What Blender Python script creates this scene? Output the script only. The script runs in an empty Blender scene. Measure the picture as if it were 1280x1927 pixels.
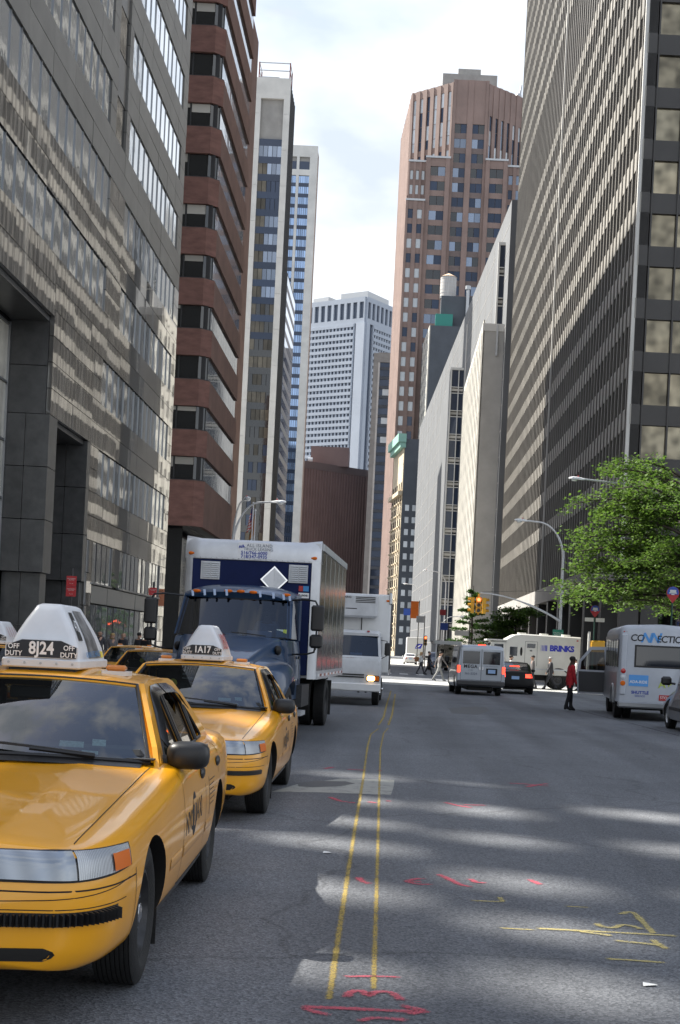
import bpy, bmesh, math, random
from mathutils import Vector, Matrix
from mathutils.bvhtree import BVHTree
from mathutils.geometry import tessellate_polygon

# ------------------------------------------------------------------ camera
SC = bpy.context.scene
COL = SC.collection
cam_data = bpy.data.cameras.new('camera')
cam = bpy.data.objects.new('camera', cam_data)
COL.objects.link(cam)
SC.camera = cam
FPX, IW, IH = 2600.0, 1280.0, 1927.0
cam_data.sensor_fit = 'VERTICAL'
cam_data.sensor_height = 36.0
cam_data.sensor_width = 24.0
cam_data.lens = 36.0 * FPX / IH
cam_data.shift_x = -(730 - IW / 2) / IH
cam_data.shift_y = (1224.5 - IH / 2) / IH
cam_data.clip_start = 0.1
cam_data.clip_end = 6000
cam.location = (0, 0, 1.65)
ROLL = math.radians(2.75)
cam.rotation_euler = (Matrix.Rotation(math.radians(90), 3, 'X') @ Matrix.Rotation(ROLL, 3, 'Z')).to_euler()
cam_data.dof.use_dof = False

# ------------------------------------------------------------------ sky, sun, exposure
SUN = Vector((-0.61, 0.305, 0.731)).normalized()
world = bpy.data.worlds.new('World')
SC.world = world
world.use_nodes = True
wn, wl = world.node_tree.nodes, world.node_tree.links
wn.clear()
w_out = wn.new('ShaderNodeOutputWorld')
w_bg = wn.new('ShaderNodeBackground')
w_bg.inputs['Strength'].default_value = 0.105
w_sky = wn.new('ShaderNodeTexSky')
w_sky.sky_type = 'NISHITA'
w_sky.sun_disc = False
w_sky.sun_elevation = math.asin(SUN.z)
w_sky.sun_rotation = math.atan2(SUN.x, SUN.y)
w_sky.air_density = 1.0
w_sky.dust_density = 2.0
w_tc = wn.new('ShaderNodeTexCoord')
w_map = wn.new('ShaderNodeMapping')
w_map.inputs['Scale'].default_value = (1.0, 1.0, 2.0)
w_map.inputs['Location'].default_value = (0.35, 0.1, 0.2)
w_no = wn.new('ShaderNodeTexNoise')
w_no.inputs['Scale'].default_value = 4.2
w_no.inputs['Detail'].default_value = 7.0
w_no.inputs['Roughness'].default_value = 0.55
w_rp = wn.new('ShaderNodeValToRGB')
w_rp.color_ramp.elements[0].position = 0.45
w_rp.color_ramp.elements[0].color = (0.04, 0.04, 0.04, 1)
w_rp.color_ramp.elements[1].position = 0.57
w_rp.color_ramp.elements[1].color = (0.95, 0.95, 0.95, 1)
w_no2 = wn.new('ShaderNodeTexNoise')
w_no2.inputs['Scale'].default_value = 6.0
w_no2.inputs['Detail'].default_value = 5.0
w_rp2 = wn.new('ShaderNodeValToRGB')
w_rp2.color_ramp.elements[0].position = 0.36
w_rp2.color_ramp.elements[0].color = (3.0, 3.3, 3.7, 1)
w_rp2.color_ramp.elements[1].position = 0.62
w_rp2.color_ramp.elements[1].color = (4.9, 5.0, 5.1, 1)
w_mix = wn.new('ShaderNodeMixRGB')
wl.new(w_tc.outputs['Generated'], w_map.inputs['Vector'])
wl.new(w_map.outputs['Vector'], w_no.inputs['Vector'])
wl.new(w_map.outputs['Vector'], w_no2.inputs['Vector'])
wl.new(w_no.outputs['Fac'], w_rp.inputs['Fac'])
wl.new(w_no2.outputs['Fac'], w_rp2.inputs['Fac'])
# cloud cover closes up towards the horizon
w_sep = wn.new('ShaderNodeSeparateXYZ'); wl.new(w_tc.outputs['Generated'], w_sep.inputs[0])
w_hz = wn.new('ShaderNodeMapRange'); w_hz.inputs['From Min'].default_value = 0.34; w_hz.inputs['From Max'].default_value = 0.80
w_hz.inputs['To Min'].default_value = 0.93; w_hz.inputs['To Max'].default_value = 0.0
wl.new(w_sep.outputs['Z'], w_hz.inputs['Value'])
w_cov = wn.new('ShaderNodeMath'); w_cov.operation = 'MAXIMUM'
wl.new(w_rp.outputs['Color'], w_cov.inputs[0]); wl.new(w_hz.outputs['Result'], w_cov.inputs[1])
wl.new(w_cov.outputs[0], w_mix.inputs['Fac'])
wl.new(w_sky.outputs['Color'], w_mix.inputs['Color1'])
wl.new(w_rp2.outputs['Color'], w_mix.inputs['Color2'])
wl.new(w_mix.outputs['Color'], w_bg.inputs['Color'])
wl.new(w_bg.outputs['Background'], w_out.inputs['Surface'])

sun_data = bpy.data.lights.new('sun', 'SUN')
sun_data.energy = 5.0
sun_data.angle = math.radians(0.8)
sun_data.color = (1.0, 0.955, 0.87)
sun = bpy.data.objects.new('sun', sun_data)
COL.objects.link(sun)
sun.location = (-60, 30, 90)
sun.rotation_euler = (-SUN).to_track_quat('-Z', 'Y').to_euler()

SC.view_settings.view_transform = 'Standard'
SC.view_settings.look = 'None'
SC.view_settings.gamma = 1.0
SC.view_settings.use_curve_mapping = False
SC.view_settings.exposure = 1.38
SC.cycles.max_bounces = 7
SC.cycles.diffuse_bounces = 3
SC.cycles.glossy_bounces = 4
SC.cycles.transparent_max_bounces = 10
SC.cycles.transmission_bounces = 4
SC.cycles.caustics_reflective = False
SC.cycles.caustics_refractive = False
SC.cycles.sample_clamp_indirect = 6.0
SC.cycles.use_denoising = True
SC.render.film_transparent = False

random.seed(7)
R = math.radians

# ------------------------------------------------------------------ photograph -> place (layout only)
_c, _s = math.cos(ROLL), math.sin(ROLL)
def _uv(px, py):
    a, b = px - 730.0, 1224.5 - py
    return a * _c - b * _s, a * _s + b * _c
def at_y(px, py, y):
    u, v = _uv(px, py)
    return (u * y / FPX, y, 1.65 + v * y / FPX)
def at_x(px, py, x):
    u, v = _uv(px, py)
    y = x * FPX / u
    return (x, y, 1.65 + v * y / FPX)
def on_ground(px, py, z=0.0):
    u, v = _uv(px, py)
    y = (z - 1.65) * FPX / v
    return (u * y / FPX, y, z)

# ------------------------------------------------------------------ materials
M = {}
def mat(name, col, rough=0.5, metal=0.0, spec=0.5, vary=0.0, vscale=3.0, vcol=None, bump=0.0, bscale=20.0,
        coat=0.0, emit=None, estr=0.0, rand=0.0, stretch=None, ior=None, bdist=0.02, detail=4.0, rvary=0.0, local=False):
    if name in M:
        return M[name]
    m = bpy.data.materials.new(name)
    m.use_nodes = True
    n, l = m.node_tree.nodes, m.node_tree.links
    b = n['Principled BSDF']
    b.inputs['Base Color'].default_value = (*col, 1)
    b.inputs['Roughness'].default_value = rough
    b.inputs['Metallic'].default_value = metal
    b.inputs['Specular IOR Level'].default_value = spec
    if ior:
        b.inputs['IOR'].default_value = ior
    if coat:
        b.inputs['Coat Weight'].default_value = coat
        b.inputs['Coat Roughness'].default_value = 0.04
    if emit:
        b.inputs['Emission Color'].default_value = (*emit, 1)
        b.inputs['Emission Strength'].default_value = estr
    vec = None
    if vary or bump or rvary:
        if local:
            g = n.new('ShaderNodeTexCoord'); vec = g.outputs['Object']
        else:
            g = n.new('ShaderNodeNewGeometry'); vec = g.outputs['Position']
        if stretch:
            mp = n.new('ShaderNodeMapping'); mp.inputs['Scale'].default_value = stretch
            l.new(vec, mp.inputs['Vector']); vec = mp.outputs['Vector']
    cur = None
    if vary:
        t = n.new('ShaderNodeTexNoise')
        t.inputs['Scale'].default_value = vscale
        t.inputs['Detail'].default_value = detail
        t.inputs['Roughness'].default_value = 0.6
        l.new(vec, t.inputs['Vector'])
        r = n.new('ShaderNodeValToRGB')
        r.color_ramp.elements[0].position = 0.33
        r.color_ramp.elements[1].position = 0.67
        a = vcol if vcol else tuple(c * (1 - vary) for c in col)
        r.color_ramp.elements[0].color = (*a, 1)
        r.color_ramp.elements[1].color = (*[min(1, c * (1 + vary * 0.6)) for c in col], 1)
        l.new(t.outputs['Fac'], r.inputs['Fac'])
        cur = r.outputs['Color']
    if rand:
        oi = n.new('ShaderNodeObjectInfo')
        mr = n.new('ShaderNodeMapRange')
        mr.inputs['To Min'].default_value = 1 - rand
        mr.inputs['To Max'].default_value = 1 + rand
        l.new(oi.outputs['Random'], mr.inputs['Value'])
        mx = n.new('ShaderNodeVectorMath'); mx.operation = 'SCALE'
        if cur:
            l.new(cur, mx.inputs[0])
        else:
            mx.inputs[0].default_value = col
        l.new(mr.outputs['Result'], mx.inputs['Scale'])
        cur = mx.outputs['Vector']
    if cur:
        l.new(cur, b.inputs['Base Color'])
    if rvary:
        t = n.new('ShaderNodeTexNoise'); t.inputs['Scale'].default_value = vscale * 1.7
        t.inputs['Detail'].default_value = 5
        l.new(vec, t.inputs['Vector'])
        mr = n.new('ShaderNodeMapRange')
        mr.inputs['From Min'].default_value = 0.3; mr.inputs['From Max'].default_value = 0.7
        mr.inputs['To Min'].default_value = max(0.0, rough - rvary); mr.inputs['To Max'].default_value = min(1, rough + rvary)
        l.new(t.outputs['Fac'], mr.inputs['Value'])
        l.new(mr.outputs['Result'], b.inputs['Roughness'])
    if bump:
        t = n.new('ShaderNodeTexNoise'); t.inputs['Scale'].default_value = bscale
        t.inputs['Detail'].default_value = 3
        l.new(vec, t.inputs['Vector'])
        bp = n.new('ShaderNodeBump'); bp.inputs['Strength'].default_value = bump
        bp.inputs['Distance'].default_value = bdist
        l.new(t.outputs['Fac'], bp.inputs['Height'])
        l.new(bp.outputs['Normal'], b.inputs['Normal'])
    M[name] = m
    return m

def glass_mat(name, tint=(0.5, 0.55, 0.55), refl=1.0, ior=1.5, wavy=0.0, wscale=1.0):
    """thin pane: tinted see-through plus mirror by Fresnel"""
    m = bpy.data.materials.new(name); m.use_nodes = True
    n, l = m.node_tree.nodes, m.node_tree.links
    n.clear()
    o = n.new('ShaderNodeOutputMaterial')
    tr = n.new('ShaderNodeBsdfTransparent'); tr.inputs['Color'].default_value = (*tint, 1)
    gl = n.new('ShaderNodeBsdfGlossy'); gl.inputs['Roughness'].default_value = 0.015
    gl.inputs['Color'].default_value = (refl, refl, refl, 1)
    fr = n.new('ShaderNodeFresnel')
    gb = n.new('ShaderNodeNewGeometry'); e1 = n.new('ShaderNodeMath'); e1.operation = 'MULTIPLY_ADD'
    e1.inputs[1].default_value = -2.0; e1.inputs[2].default_value = 1.0
    e2 = n.new('ShaderNodeMath'); e2.operation = 'POWER'; e2.inputs[0].default_value = ior
    l.new(gb.outputs['Backfacing'], e1.inputs[0]); l.new(e1.outputs[0], e2.inputs[1]); l.new(e2.outputs[0], fr.inputs['IOR'])
    mx = n.new('ShaderNodeMixShader')
    l.new(fr.outputs['Fac'], mx.inputs['Fac']); l.new(tr.outputs['BSDF'], mx.inputs[1]); l.new(gl.outputs['BSDF'], mx.inputs[2])
    l.new(mx.outputs['Shader'], o.inputs['Surface'])
    if wavy:
        g = n.new('ShaderNodeNewGeometry'); t = n.new('ShaderNodeTexNoise'); t.inputs['Scale'].default_value = wscale
        l.new(g.outputs['Position'], t.inputs['Vector'])
        bp = n.new('ShaderNodeBump'); bp.inputs['Strength'].default_value = wavy; bp.inputs['Distance'].default_value = 0.05
        l.new(t.outputs['Fac'], bp.inputs['Height']); l.new(bp.outputs['Normal'], gl.inputs['Normal'])
    M[name] = m
    return m

# ------------------------------------------------------------------ mesh collector
class MB:
    def __init__(self):
        self.v, self.f, self.fm, self.mats, self.cur = [], [], [], [], 0
    def use(self, m):
        m = M[m] if isinstance(m, str) else m
        if m not in self.mats:
            self.mats.append(m)
        self.cur = self.mats.index(m)
        return self
    def add(self, vs, fs):
        o = len(self.v)
        self.v += [tuple(p) for p in vs]
        for f in fs:
            self.f.append(tuple(i + o for i in f)); self.fm.append(self.cur)
        return self
    def box(self, x0, x1, y0, y1, z0, z1):
        vs = [(x0, y0, z0), (x1, y0, z0), (x1, y1, z0), (x0, y1, z0), (x0, y0, z1), (x1, y0, z1), (x1, y1, z1), (x0, y1, z1)]
        return self.add(vs, [(0, 3, 2, 1), (4, 5, 6, 7), (0, 1, 5, 4), (1, 2, 6, 5), (2, 3, 7, 6), (3, 0, 4, 7)])
    def obox(self, c, ax, ay, az, hx, hy, hz):
        c, ax, ay, az = Vector(c), Vector(ax).normalized() * hx, Vector(ay).normalized() * hy, Vector(az).normalized() * hz
        vs = [c + sx * ax + sy * ay + sz * az for sz in (-1, 1) for sx, sy in ((-1, -1), (1, -1), (1, 1), (-1, 1))]
        return self.add(vs, [(0, 3, 2, 1), (4, 5, 6, 7), (0, 1, 5, 4), (1, 2, 6, 5), (2, 3, 7, 6), (3, 0, 4, 7)])
    def bevbox(self, x0, x1, y0, y1, z0, z1, b, b2=None):
        """box with rounded vertical corners and softened top/bottom rims"""
        b2 = b if b2 is None else b2
        rings = []
        for zz, ins in ((z0, b2), (z0 + b2, 0), (z1 - b2, 0), (z1, b2)):
            ring = []
            for cx, cy, a0 in ((x1 - b, y1 - b, 0), (x0 + b, y1 - b, 90), (x0 + b, y0 + b, 180), (x1 - b, y0 + b, 270)):
                for k in range(4):
                    a = R(a0 + 30 * k)
                    r = max(b - ins, 0.0005)
                    ring.append((cx + r * math.cos(a), cy + r * math.sin(a), zz))
            rings.append(ring)
        return self.loft(rings, caps=True)
    def prism(self, poly, axis, a, b):
        """poly 2D, extruded along axis from a to b.  axis x: (y,z); y: (x,z); z: (x,y)"""
        def p3(p, t):
            return (t, p[0], p[1]) if axis == 'x' else (p[0], t, p[1]) if axis == 'y' else (p[0], p[1], t)
        n = len(poly)
        vs = [p3(p, a) for p in poly] + [p3(p, b) for p in poly]
        tris = tessellate_polygon([[Vector((p[0], p[1], 0)) for p in poly]])
        fs = [tuple(t) for t in tris] + [tuple(i + n for i in reversed(t)) for t in tris]
        fs += [(i, (i + 1) % n, n + (i + 1) % n, n + i) for i in range(n)]
        return self.add(vs, fs)
    def loft(self, rings, caps=True, closed=True):
        n = len(rings[0]); vs = [p for r in rings for p in r]; fs = []
        m = n if closed else n - 1
        for i in range(len(rings) - 1):
            for j in range(m):
                k = (j + 1) % n
                fs.append((i * n + j, i * n + k, (i + 1) * n + k, (i + 1) * n + j))
        if caps and closed:
            fs.append(tuple(reversed(range(n))))
            fs.append(tuple(range((len(rings) - 1) * n, len(rings) * n)))
        return self.add(vs, fs)
    def tube(self, path, r, n=8, caps=True):
        path = [Vector(p) for p in path]
        rs = r if isinstance(r, (list, tuple)) else [r] * len(path)
        rings = []; up = None
        for i, p in enumerate(path):
            t = (path[min(i + 1, len(path) - 1)] - path[max(i - 1, 0)])
            if t.length < 1e-9: t = Vector((0, 0, 1))
            t.normalize()
            if up is None:
                up = Vector((0, 0, 1)) if abs(t.z) < 0.9 else Vector((1, 0, 0))
            sx = t.cross(up).normalized(); up = sx.cross(t).normalized()
            rings.append([p + (sx * math.cos(2 * math.pi * k / n) + up * math.sin(2 * math.pi * k / n)) * rs[i] for k in range(n)])
        return self.loft(rings, caps)
    def cyl(self, p0, p1, r0, r1=None, n=12, caps=True):
        return self.tube([p0, p1], [r0, r0 if r1 is None else r1], n, caps)
    def lathe(self, prof, axis, c, n=24, caps=False):
        """prof: (along axis, radius); axis 'x','y','z'"""
        rings = []
        for a, r in prof:
            ring = []
            for k in range(n):
                t = 2 * math.pi * k / n; q, w = r * math.cos(t), r * math.sin(t)
                ring.append((c[0] + a, c[1] + q, c[2] + w) if axis == 'x' else (c[0] + w, c[1] + a, c[2] + q) if axis == 'y' else (c[0] + q, c[1] + w, c[2] + a))
            rings.append(ring)
        return self.loft(rings, caps)
    def ball(self, c, rx, ry=None, rz=None, n=12, m=8):
        ry = rx if ry is None else ry; rz = rx if rz is None else rz
        rings = [[(c[0] + rx * math.sin(math.pi * i / m) * math.cos(2 * math.pi * k / n), c[1] + ry * math.sin(math.pi * i / m) * math.sin(2 * math.pi * k / n),
                   c[2] - rz * math.cos(math.pi * i / m)) for k in range(n)] for i in range(1, m)]
        return self.loft(rings, True)
    def grid(self, pts, thick=None):
        """pts[i][j] surface; thick = offset vector"""
        a, b = len(pts), len(pts[0])
        vs = [p for row in pts for p in row]
        fs = [(i * b + j, i * b + j + 1, (i + 1) * b + j + 1, (i + 1) * b + j) for i in range(a - 1) for j in range(b - 1)]
        if thick is not None:
            t = Vector(thick); n = a * b
            vs += [Vector(p) + t for p in vs]
            fs += [tuple(i + n for i in reversed(f)) for f in fs]
            rim = [(0, j) for j in range(b)] + [(i, b - 1) for i in range(1, a)] + [(a - 1, j) for j in range(b - 2, -1, -1)] + [(i, 0) for i in range(a - 2, 0, -1)]
            q = [i * b + j for i, j in rim]
            fs += [(q[k], q[(k + 1) % len(q)], q[(k + 1) % len(q)] + n, q[k] + n) for k in range(len(q))]
        return self.add(vs, fs)
    def mesh(self, name, smooth=None):
        me = bpy.data.meshes.new(name)
        me.from_pydata(self.v, [], self.f)
        for m in self.mats:
            me.materials.append(m)
        if len(self.mats) > 1:
            me.polygons.foreach_set('material_index', self.fm)
        me.validate(clean_customdata=False)
        bm = bmesh.new(); bm.from_mesh(me)
        bmesh.ops.recalc_face_normals(bm, faces=bm.faces)
        bm.to_mesh(me); bm.free()
        if smooth is not None:
            me.polygons.foreach_set('use_smooth', [True] * len(me.polygons))
            me.set_sharp_from_angle(angle=R(smooth))
        me.update()
        return me
    def build(self, name, parent=None, smooth=None, loc=None):
        return link(name, self.mesh(name, smooth), parent, loc)

def link(name, data, parent=None, loc=None):
    o = bpy.data.objects.new(name, data)
    COL.objects.link(o)
    if parent is not None:
        o.parent = parent
    if loc is not None:
        o.location = loc
    return o
def tag(o, label=None, cat=None, group=None, kind=None):
    if label: o['label'] = label
    if cat: o['category'] = cat
    if group: o['group'] = group
    if kind: o['kind'] = kind
    return o
def empty(name, loc=(0, 0, 0), rz=0.0, label=None, cat=None, group=None, kind=None):
    o = bpy.data.objects.new(name, None)
    COL.objects.link(o)
    o.empty_display_size = 0.2
    o.location = loc
    o.rotation_euler = (0, 0, rz)
    return tag(o, label, cat, group, kind)
def copy_tree(o, parent=None):
    c = o.copy(); COL.objects.link(c); c.parent = parent
    for ch in list(o.children):
        copy_tree(ch, c)
    return c

_unit = {}
def unit(m):
    m = M[m] if isinstance(m, str) else m
    if m.name not in _unit:
        b = MB().use(m); b.box(0, 1, 0, 1, 0, 1)
        _unit[m.name] = b.mesh('block_' + m.name)
    return _unit[m.name]
def piece(name, parent, m, x0, x1, y0, y1, z0, z1, origin=(0, 0, 0), jig=0.0):
    """a block in world coordinates sharing one unit mesh per material, a child of parent (whose base is origin)"""
    o = bpy.data.objects.new(name, unit(m))
    COL.objects.link(o)
    o.parent = parent
    o.location = (min(x0, x1) - origin[0], min(y0, y1) - origin[1], min(z0, z1) - origin[2])
    o.scale = (abs(x1 - x0), abs(y1 - y0), abs(z1 - z0))
    if jig:
        o.rotation_euler = (0, R(random.uniform(-jig, jig)), R(random.uniform(-jig, jig)))
    return o

BENCH = bpy.data.scenes.new('bench')          # small side scene where modifiers and lettering are evaluated, removed at the end
def evaluated(o, others=None):
    for q in [o] + list(others or []): BENCH.collection.objects.link(q)
    with bpy.context.temp_override(scene=BENCH, view_layer=BENCH.view_layers[0]):
        dg = bpy.context.evaluated_depsgraph_get(); dg.update()
        me = bpy.data.meshes.new_from_object(o.evaluated_get(dg), preserve_all_data_layers=False, depsgraph=dg)
    for q in [o] + list(others or []): BENCH.collection.objects.unlink(q)
    return me
def text_mesh(s, size, m, name='lettering', extrude=0.0, bold=0.0, spacing=1.0, align='CENTER', shear=0.0, sx=1.0):
    """lettering as a mesh in the xy plane, origin at its centre"""
    cu = bpy.data.curves.new('lettering_curve', 'FONT')
    cu.body = s; cu.size = size; cu.align_x = align; cu.align_y = 'CENTER'
    cu.extrude = extrude; cu.offset = bold; cu.space_character = spacing; cu.shear = shear
    cu.resolution_u = 3
    o = bpy.data.objects.new('lettering_tmp', cu); me = evaluated(o)
    bpy.data.objects.remove(o); bpy.data.curves.remove(cu)
    me.materials.clear(); me.materials.append(M[m] if isinstance(m, str) else m)
    if sx != 1.0:
        for v in me.vertices: v.co.x *= sx
    me.name = name
    return me
def text_on(name, parent, s, size, m, c, right, up, **k):
    """lettering lying in the plane spanned by right and up, centred at c (parent space)"""
    me = text_mesh(s, size, m, name, **k)
    r, u = Vector(right).normalized(), Vector(up).normalized()
    o = link(name, me, parent)
    mt = Matrix((( r.x, u.x, r.cross(u).x, c[0]), (r.y, u.y, r.cross(u).y, c[1]), (r.z, u.z, r.cross(u).z, c[2]), (0, 0, 0, 1)))
    o.matrix_local = mt
    return o
def pch(xs, ys, x):
    """smooth monotone interpolation through a table"""
    n = len(xs)
    if x <= xs[0]: return ys[0]
    if x >= xs[-1]: return ys[-1]
    d = [(ys[i + 1] - ys[i]) / (xs[i + 1] - xs[i]) for i in range(n - 1)]
    t = [d[0]] + [0 if d[i - 1] * d[i] <= 0 else 2 * d[i - 1] * d[i] / (d[i - 1] + d[i]) for i in range(1, n - 1)] + [d[-1]]
    i = 0
    while x > xs[i + 1]: i += 1
    h = xs[i + 1] - xs[i]; s = (x - xs[i]) / h
    return ys[i] * (2 * s**3 - 3 * s**2 + 1) + h * t[i] * (s**3 - 2 * s**2 + s) + ys[i + 1] * (-2 * s**3 + 3 * s**2) + h * t[i + 1] * (s**3 - s**2)
def bake(o, mods):
    """evaluate modifiers on object o and give it the plain resulting mesh"""
    me = evaluated(o, mods)
    o.modifiers.clear()
    o.data = me
    return o
# ------------------------------------------------------------------ ground, road, pavements
def road_mat():
    m = bpy.data.materials.new('asphalt'); m.use_nodes = True
    n, l = m.node_tree.nodes, m.node_tree.links
    b = n['Principled BSDF']
    g = n.new('ShaderNodeNewGeometry')
    def noise(scale, detail=3, rough=0.6, vec=None):
        t = n.new('ShaderNodeTexNoise'); t.inputs['Scale'].default_value = scale; t.inputs['Detail'].default_value = detail
        t.inputs['Roughness'].default_value = rough
        l.new(vec or g.outputs['Position'], t.inputs['Vector']); return t.outputs['Fac']
    def ramp(fac, p0, c0, p1, c1):
        r = n.new('ShaderNodeValToRGB'); e = r.color_ramp.elements
        e[0].position, e[0].color, e[1].position, e[1].color = p0, (*c0, 1), p1, (*c1, 1)
        l.new(fac, r.inputs['Fac']); return r.outputs['Color']
    def mixc(a, c, fac, kind='MIX'):
        x = n.new('ShaderNodeMixRGB'); x.blend_type = kind
        l.new(a, x.inputs['Color1']); l.new(c, x.inputs['Color2'])
        if isinstance(fac, float): x.inputs['Fac'].default_value = fac
        else: l.new(fac, x.inputs['Fac'])
        return x.outputs['Color']
    base = ramp(noise(0.35, 5), 0.32, (0.104, 0.111, 0.126), 0.68, (0.142, 0.149, 0.165))
    # long wheel tracks and oil along the lanes
    mp = n.new('ShaderNodeMapping'); mp.inputs['Scale'].default_value = (0.9, 0.05, 1)
    l.new(g.outputs['Position'], mp.inputs['Vector'])
    tracks = ramp(noise(1.0, 3, 0.5, mp.outputs['Vector']), 0.35, (0.74, 0.74, 0.74), 0.62, (1.08, 1.08, 1.07))
    base = mixc(base, tracks, 1.0, 'MULTIPLY')
    # aggregate
    vo = n.new('ShaderNodeTexVoronoi'); vo.inputs['Scale'].default_value = 75
    l.new(g.outputs['Position'], vo.inputs['Vector'])
    speck = ramp(vo.outputs['Color'], 0.10, (0.55, 0.55, 0.55), 0.97, (1.95, 1.92, 1.85))
    base = mixc(base, speck, 0.85, 'MULTIPLY')
    fine = ramp(noise(180, 2), 0.35, (0.6, 0.6, 0.6), 0.7, (1.5, 1.5, 1.5))
    base = mixc(base, fine, 0.7, 'MULTIPLY')
    # fine cracks
    v2 = n.new('ShaderNodeTexVoronoi'); v2.feature = 'DISTANCE_TO_EDGE'; v2.inputs['Scale'].default_value = 0.22
    wv = n.new('ShaderNodeVectorMath'); wv.operation = 'ADD'
    ds = n.new('ShaderNodeTexNoise'); ds.inputs['Scale'].default_value = 0.8; ds.inputs['Detail'].default_value = 6
    l.new(g.outputs['Position'], ds.inputs['Vector']); l.new(g.outputs['Position'], wv.inputs[0]); l.new(ds.outputs['Color'], wv.inputs[1])
    l.new(wv.outputs['Vector'], v2.inputs['Vector'])
    cr = ramp(v2.outputs['Distance'], 0.0, (0.5, 0.5, 0.5), 0.006, (1, 1, 1))
    base = mixc(base, cr, 0.7, 'MULTIPLY')
    # pale scuffs
    sc = ramp(noise(4.5, 6, 0.7), 0.70, (0, 0, 0), 0.80, (1, 1, 1))
    lite = n.new('ShaderNodeRGB'); lite.outputs[0].default_value = (0.16, 0.16, 0.165, 1)
    scf = n.new('ShaderNodeMath'); scf.operation = 'MULTIPLY'; scf.inputs[1].default_value = 0.35
    l.new(sc, scf.inputs[0])
    base = mixc(base, lite.outputs[0], scf.outputs[0])
    l.new(base, b.inputs['Base Color'])
    b.inputs['Roughness'].default_value = 0.72
    b.inputs['Specular IOR Level'].default_value = 0.35
    bp = n.new('ShaderNodeBump'); bp.inputs['Strength'].default_value = 0.5; bp.inputs['Distance'].default_value = 0.006
    l.new(vo.outputs['Distance'], bp.inputs['Height']); l.new(bp.outputs['Normal'], b.inputs['Normal'])
    M['asphalt'] = m
road_mat()
mat('concrete_walk', (0.27, 0.265, 0.25), 0.85, vary=0.25, vscale=1.2, bump=0.2, bscale=60, rand=0.08)
mat('kerb_stone', (0.33, 0.32, 0.31), 0.8, vary=0.25, vscale=3, rand=0.1)
mat('iron', (0.035, 0.034, 0.033), 0.55, metal=0.6, vary=0.3, vscale=30)

road = MB().use('asphalt').add([(-2500, -300, 0), (2500, -300, 0), (2500, 4200, 0), (-2500, 4200, 0)], [(0, 1, 2, 3)]).build('road')
tag(road, kind='structure', label='grey asphalt street running between the office towers')

def pavement(x0, x1, y0, y1, kerbs, label):
    e = MB().use('concrete_walk'); e.box(x0, x1, y0, y1, -0.2, 0.146)
    o = e.build('pavement'); tag(o, label, kind='structure')
    k = 0
    for side in kerbs:
        a, b = (y0, y1) if side in 'lr' else (x0, x1)
        t = a
        while t < b - 0.01 and t < a + 240:
            u = min(t + 6.0, b)
            if side == 'l': piece('kerb', o, 'kerb_stone', x0 - 0.16, x0 - 0.003, t + 0.01, u - 0.01, -0.1, 0.15)
            if side == 'r': piece('kerb', o, 'kerb_stone', x1 + 0.003, x1 + 0.16, t + 0.01, u - 0.01, -0.1, 0.15)
            if side == 'n': piece('kerb', o, 'kerb_stone', t + 0.01, u - 0.01, y0 - 0.16, y0 - 0.003, -0.1, 0.15)
            if side == 'f': piece('kerb', o, 'kerb_stone', t + 0.01, u - 0.01, y1 + 0.003, y1 + 0.16, -0.1, 0.15)
            t = u; k += 1
    return o
pavement(-60, -8.6, -20, 80.5, 'r', 'concrete pavement with kerb below the granite tower')
pavement(-120, -8.6, 99, 300, 'r', 'concrete pavement with kerb below the brick tower')
pavement(10.6, 60, -20, 63, 'l', 'concrete pavement with kerb under the street trees')
pavement(13.2, 60, 63.4, 85.6, 'ln', 'paved plaza with street trees beside the crossing')
pavement(10.6, 90, 86, 217, 'ln', 'concrete pavement with kerb below the dark ribbed tower')
pavement(9.4, 60, 226, 420, 'l', 'concrete pavement with kerb below the white building')

# worn paint: mixes into the asphalt colour so that the aggregate shows
def paint_mat(name, col, keep=0.55, scale=22.0, soft=0.12):
    m = bpy.data.materials.new(name); m.use_nodes = True
    n, l = m.node_tree.nodes, m.node_tree.links
    b = n['Principled BSDF']; b.inputs['Roughness'].default_value = 0.75
    g = n.new('ShaderNodeNewGeometry')
    t = n.new('ShaderNodeTexNoise'); t.inputs['Scale'].default_value = scale; t.inputs['Detail'].default_value = 6
    t.inputs['Roughness'].default_value = 0.75
    l.new(g.outputs['Position'], t.inputs['Vector'])
    r = n.new('ShaderNodeValToRGB'); r.color_ramp.elements[0].position = keep - soft; r.color_ramp.elements[1].position = keep + soft
    l.new(t.outputs['Fac'], r.inputs['Fac'])
    x = n.new('ShaderNodeMixRGB'); x.inputs['Color1'].default_value = (*col, 1); x.inputs['Color2'].default_value = (0.10, 0.103, 0.11, 1)
    l.new(r.outputs['Color'], x.inputs['Fac']); l.new(x.outputs['Color'], b.inputs['Base Color'])
    b.inputs['Specular IOR Level'].default_value = 0.3
    M[name] = m
paint_mat('paint_yellow', (0.46, 0.33, 0.08), 0.50, 26)
paint_mat('paint_pink', (0.52, 0.13, 0.16), 0.50, 16)
paint_mat('paint_pale_yellow', (0.46, 0.38, 0.16), 0.47, 16)
paint_mat('paint_white', (0.66, 0.66, 0.64), 0.60, 14)
paint_mat('patch_concrete', (0.36, 0.36, 0.33), 0.62, 6)
paint_mat('patch_asphalt', (0.125, 0.125, 0.125), 0.62, 5)

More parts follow.
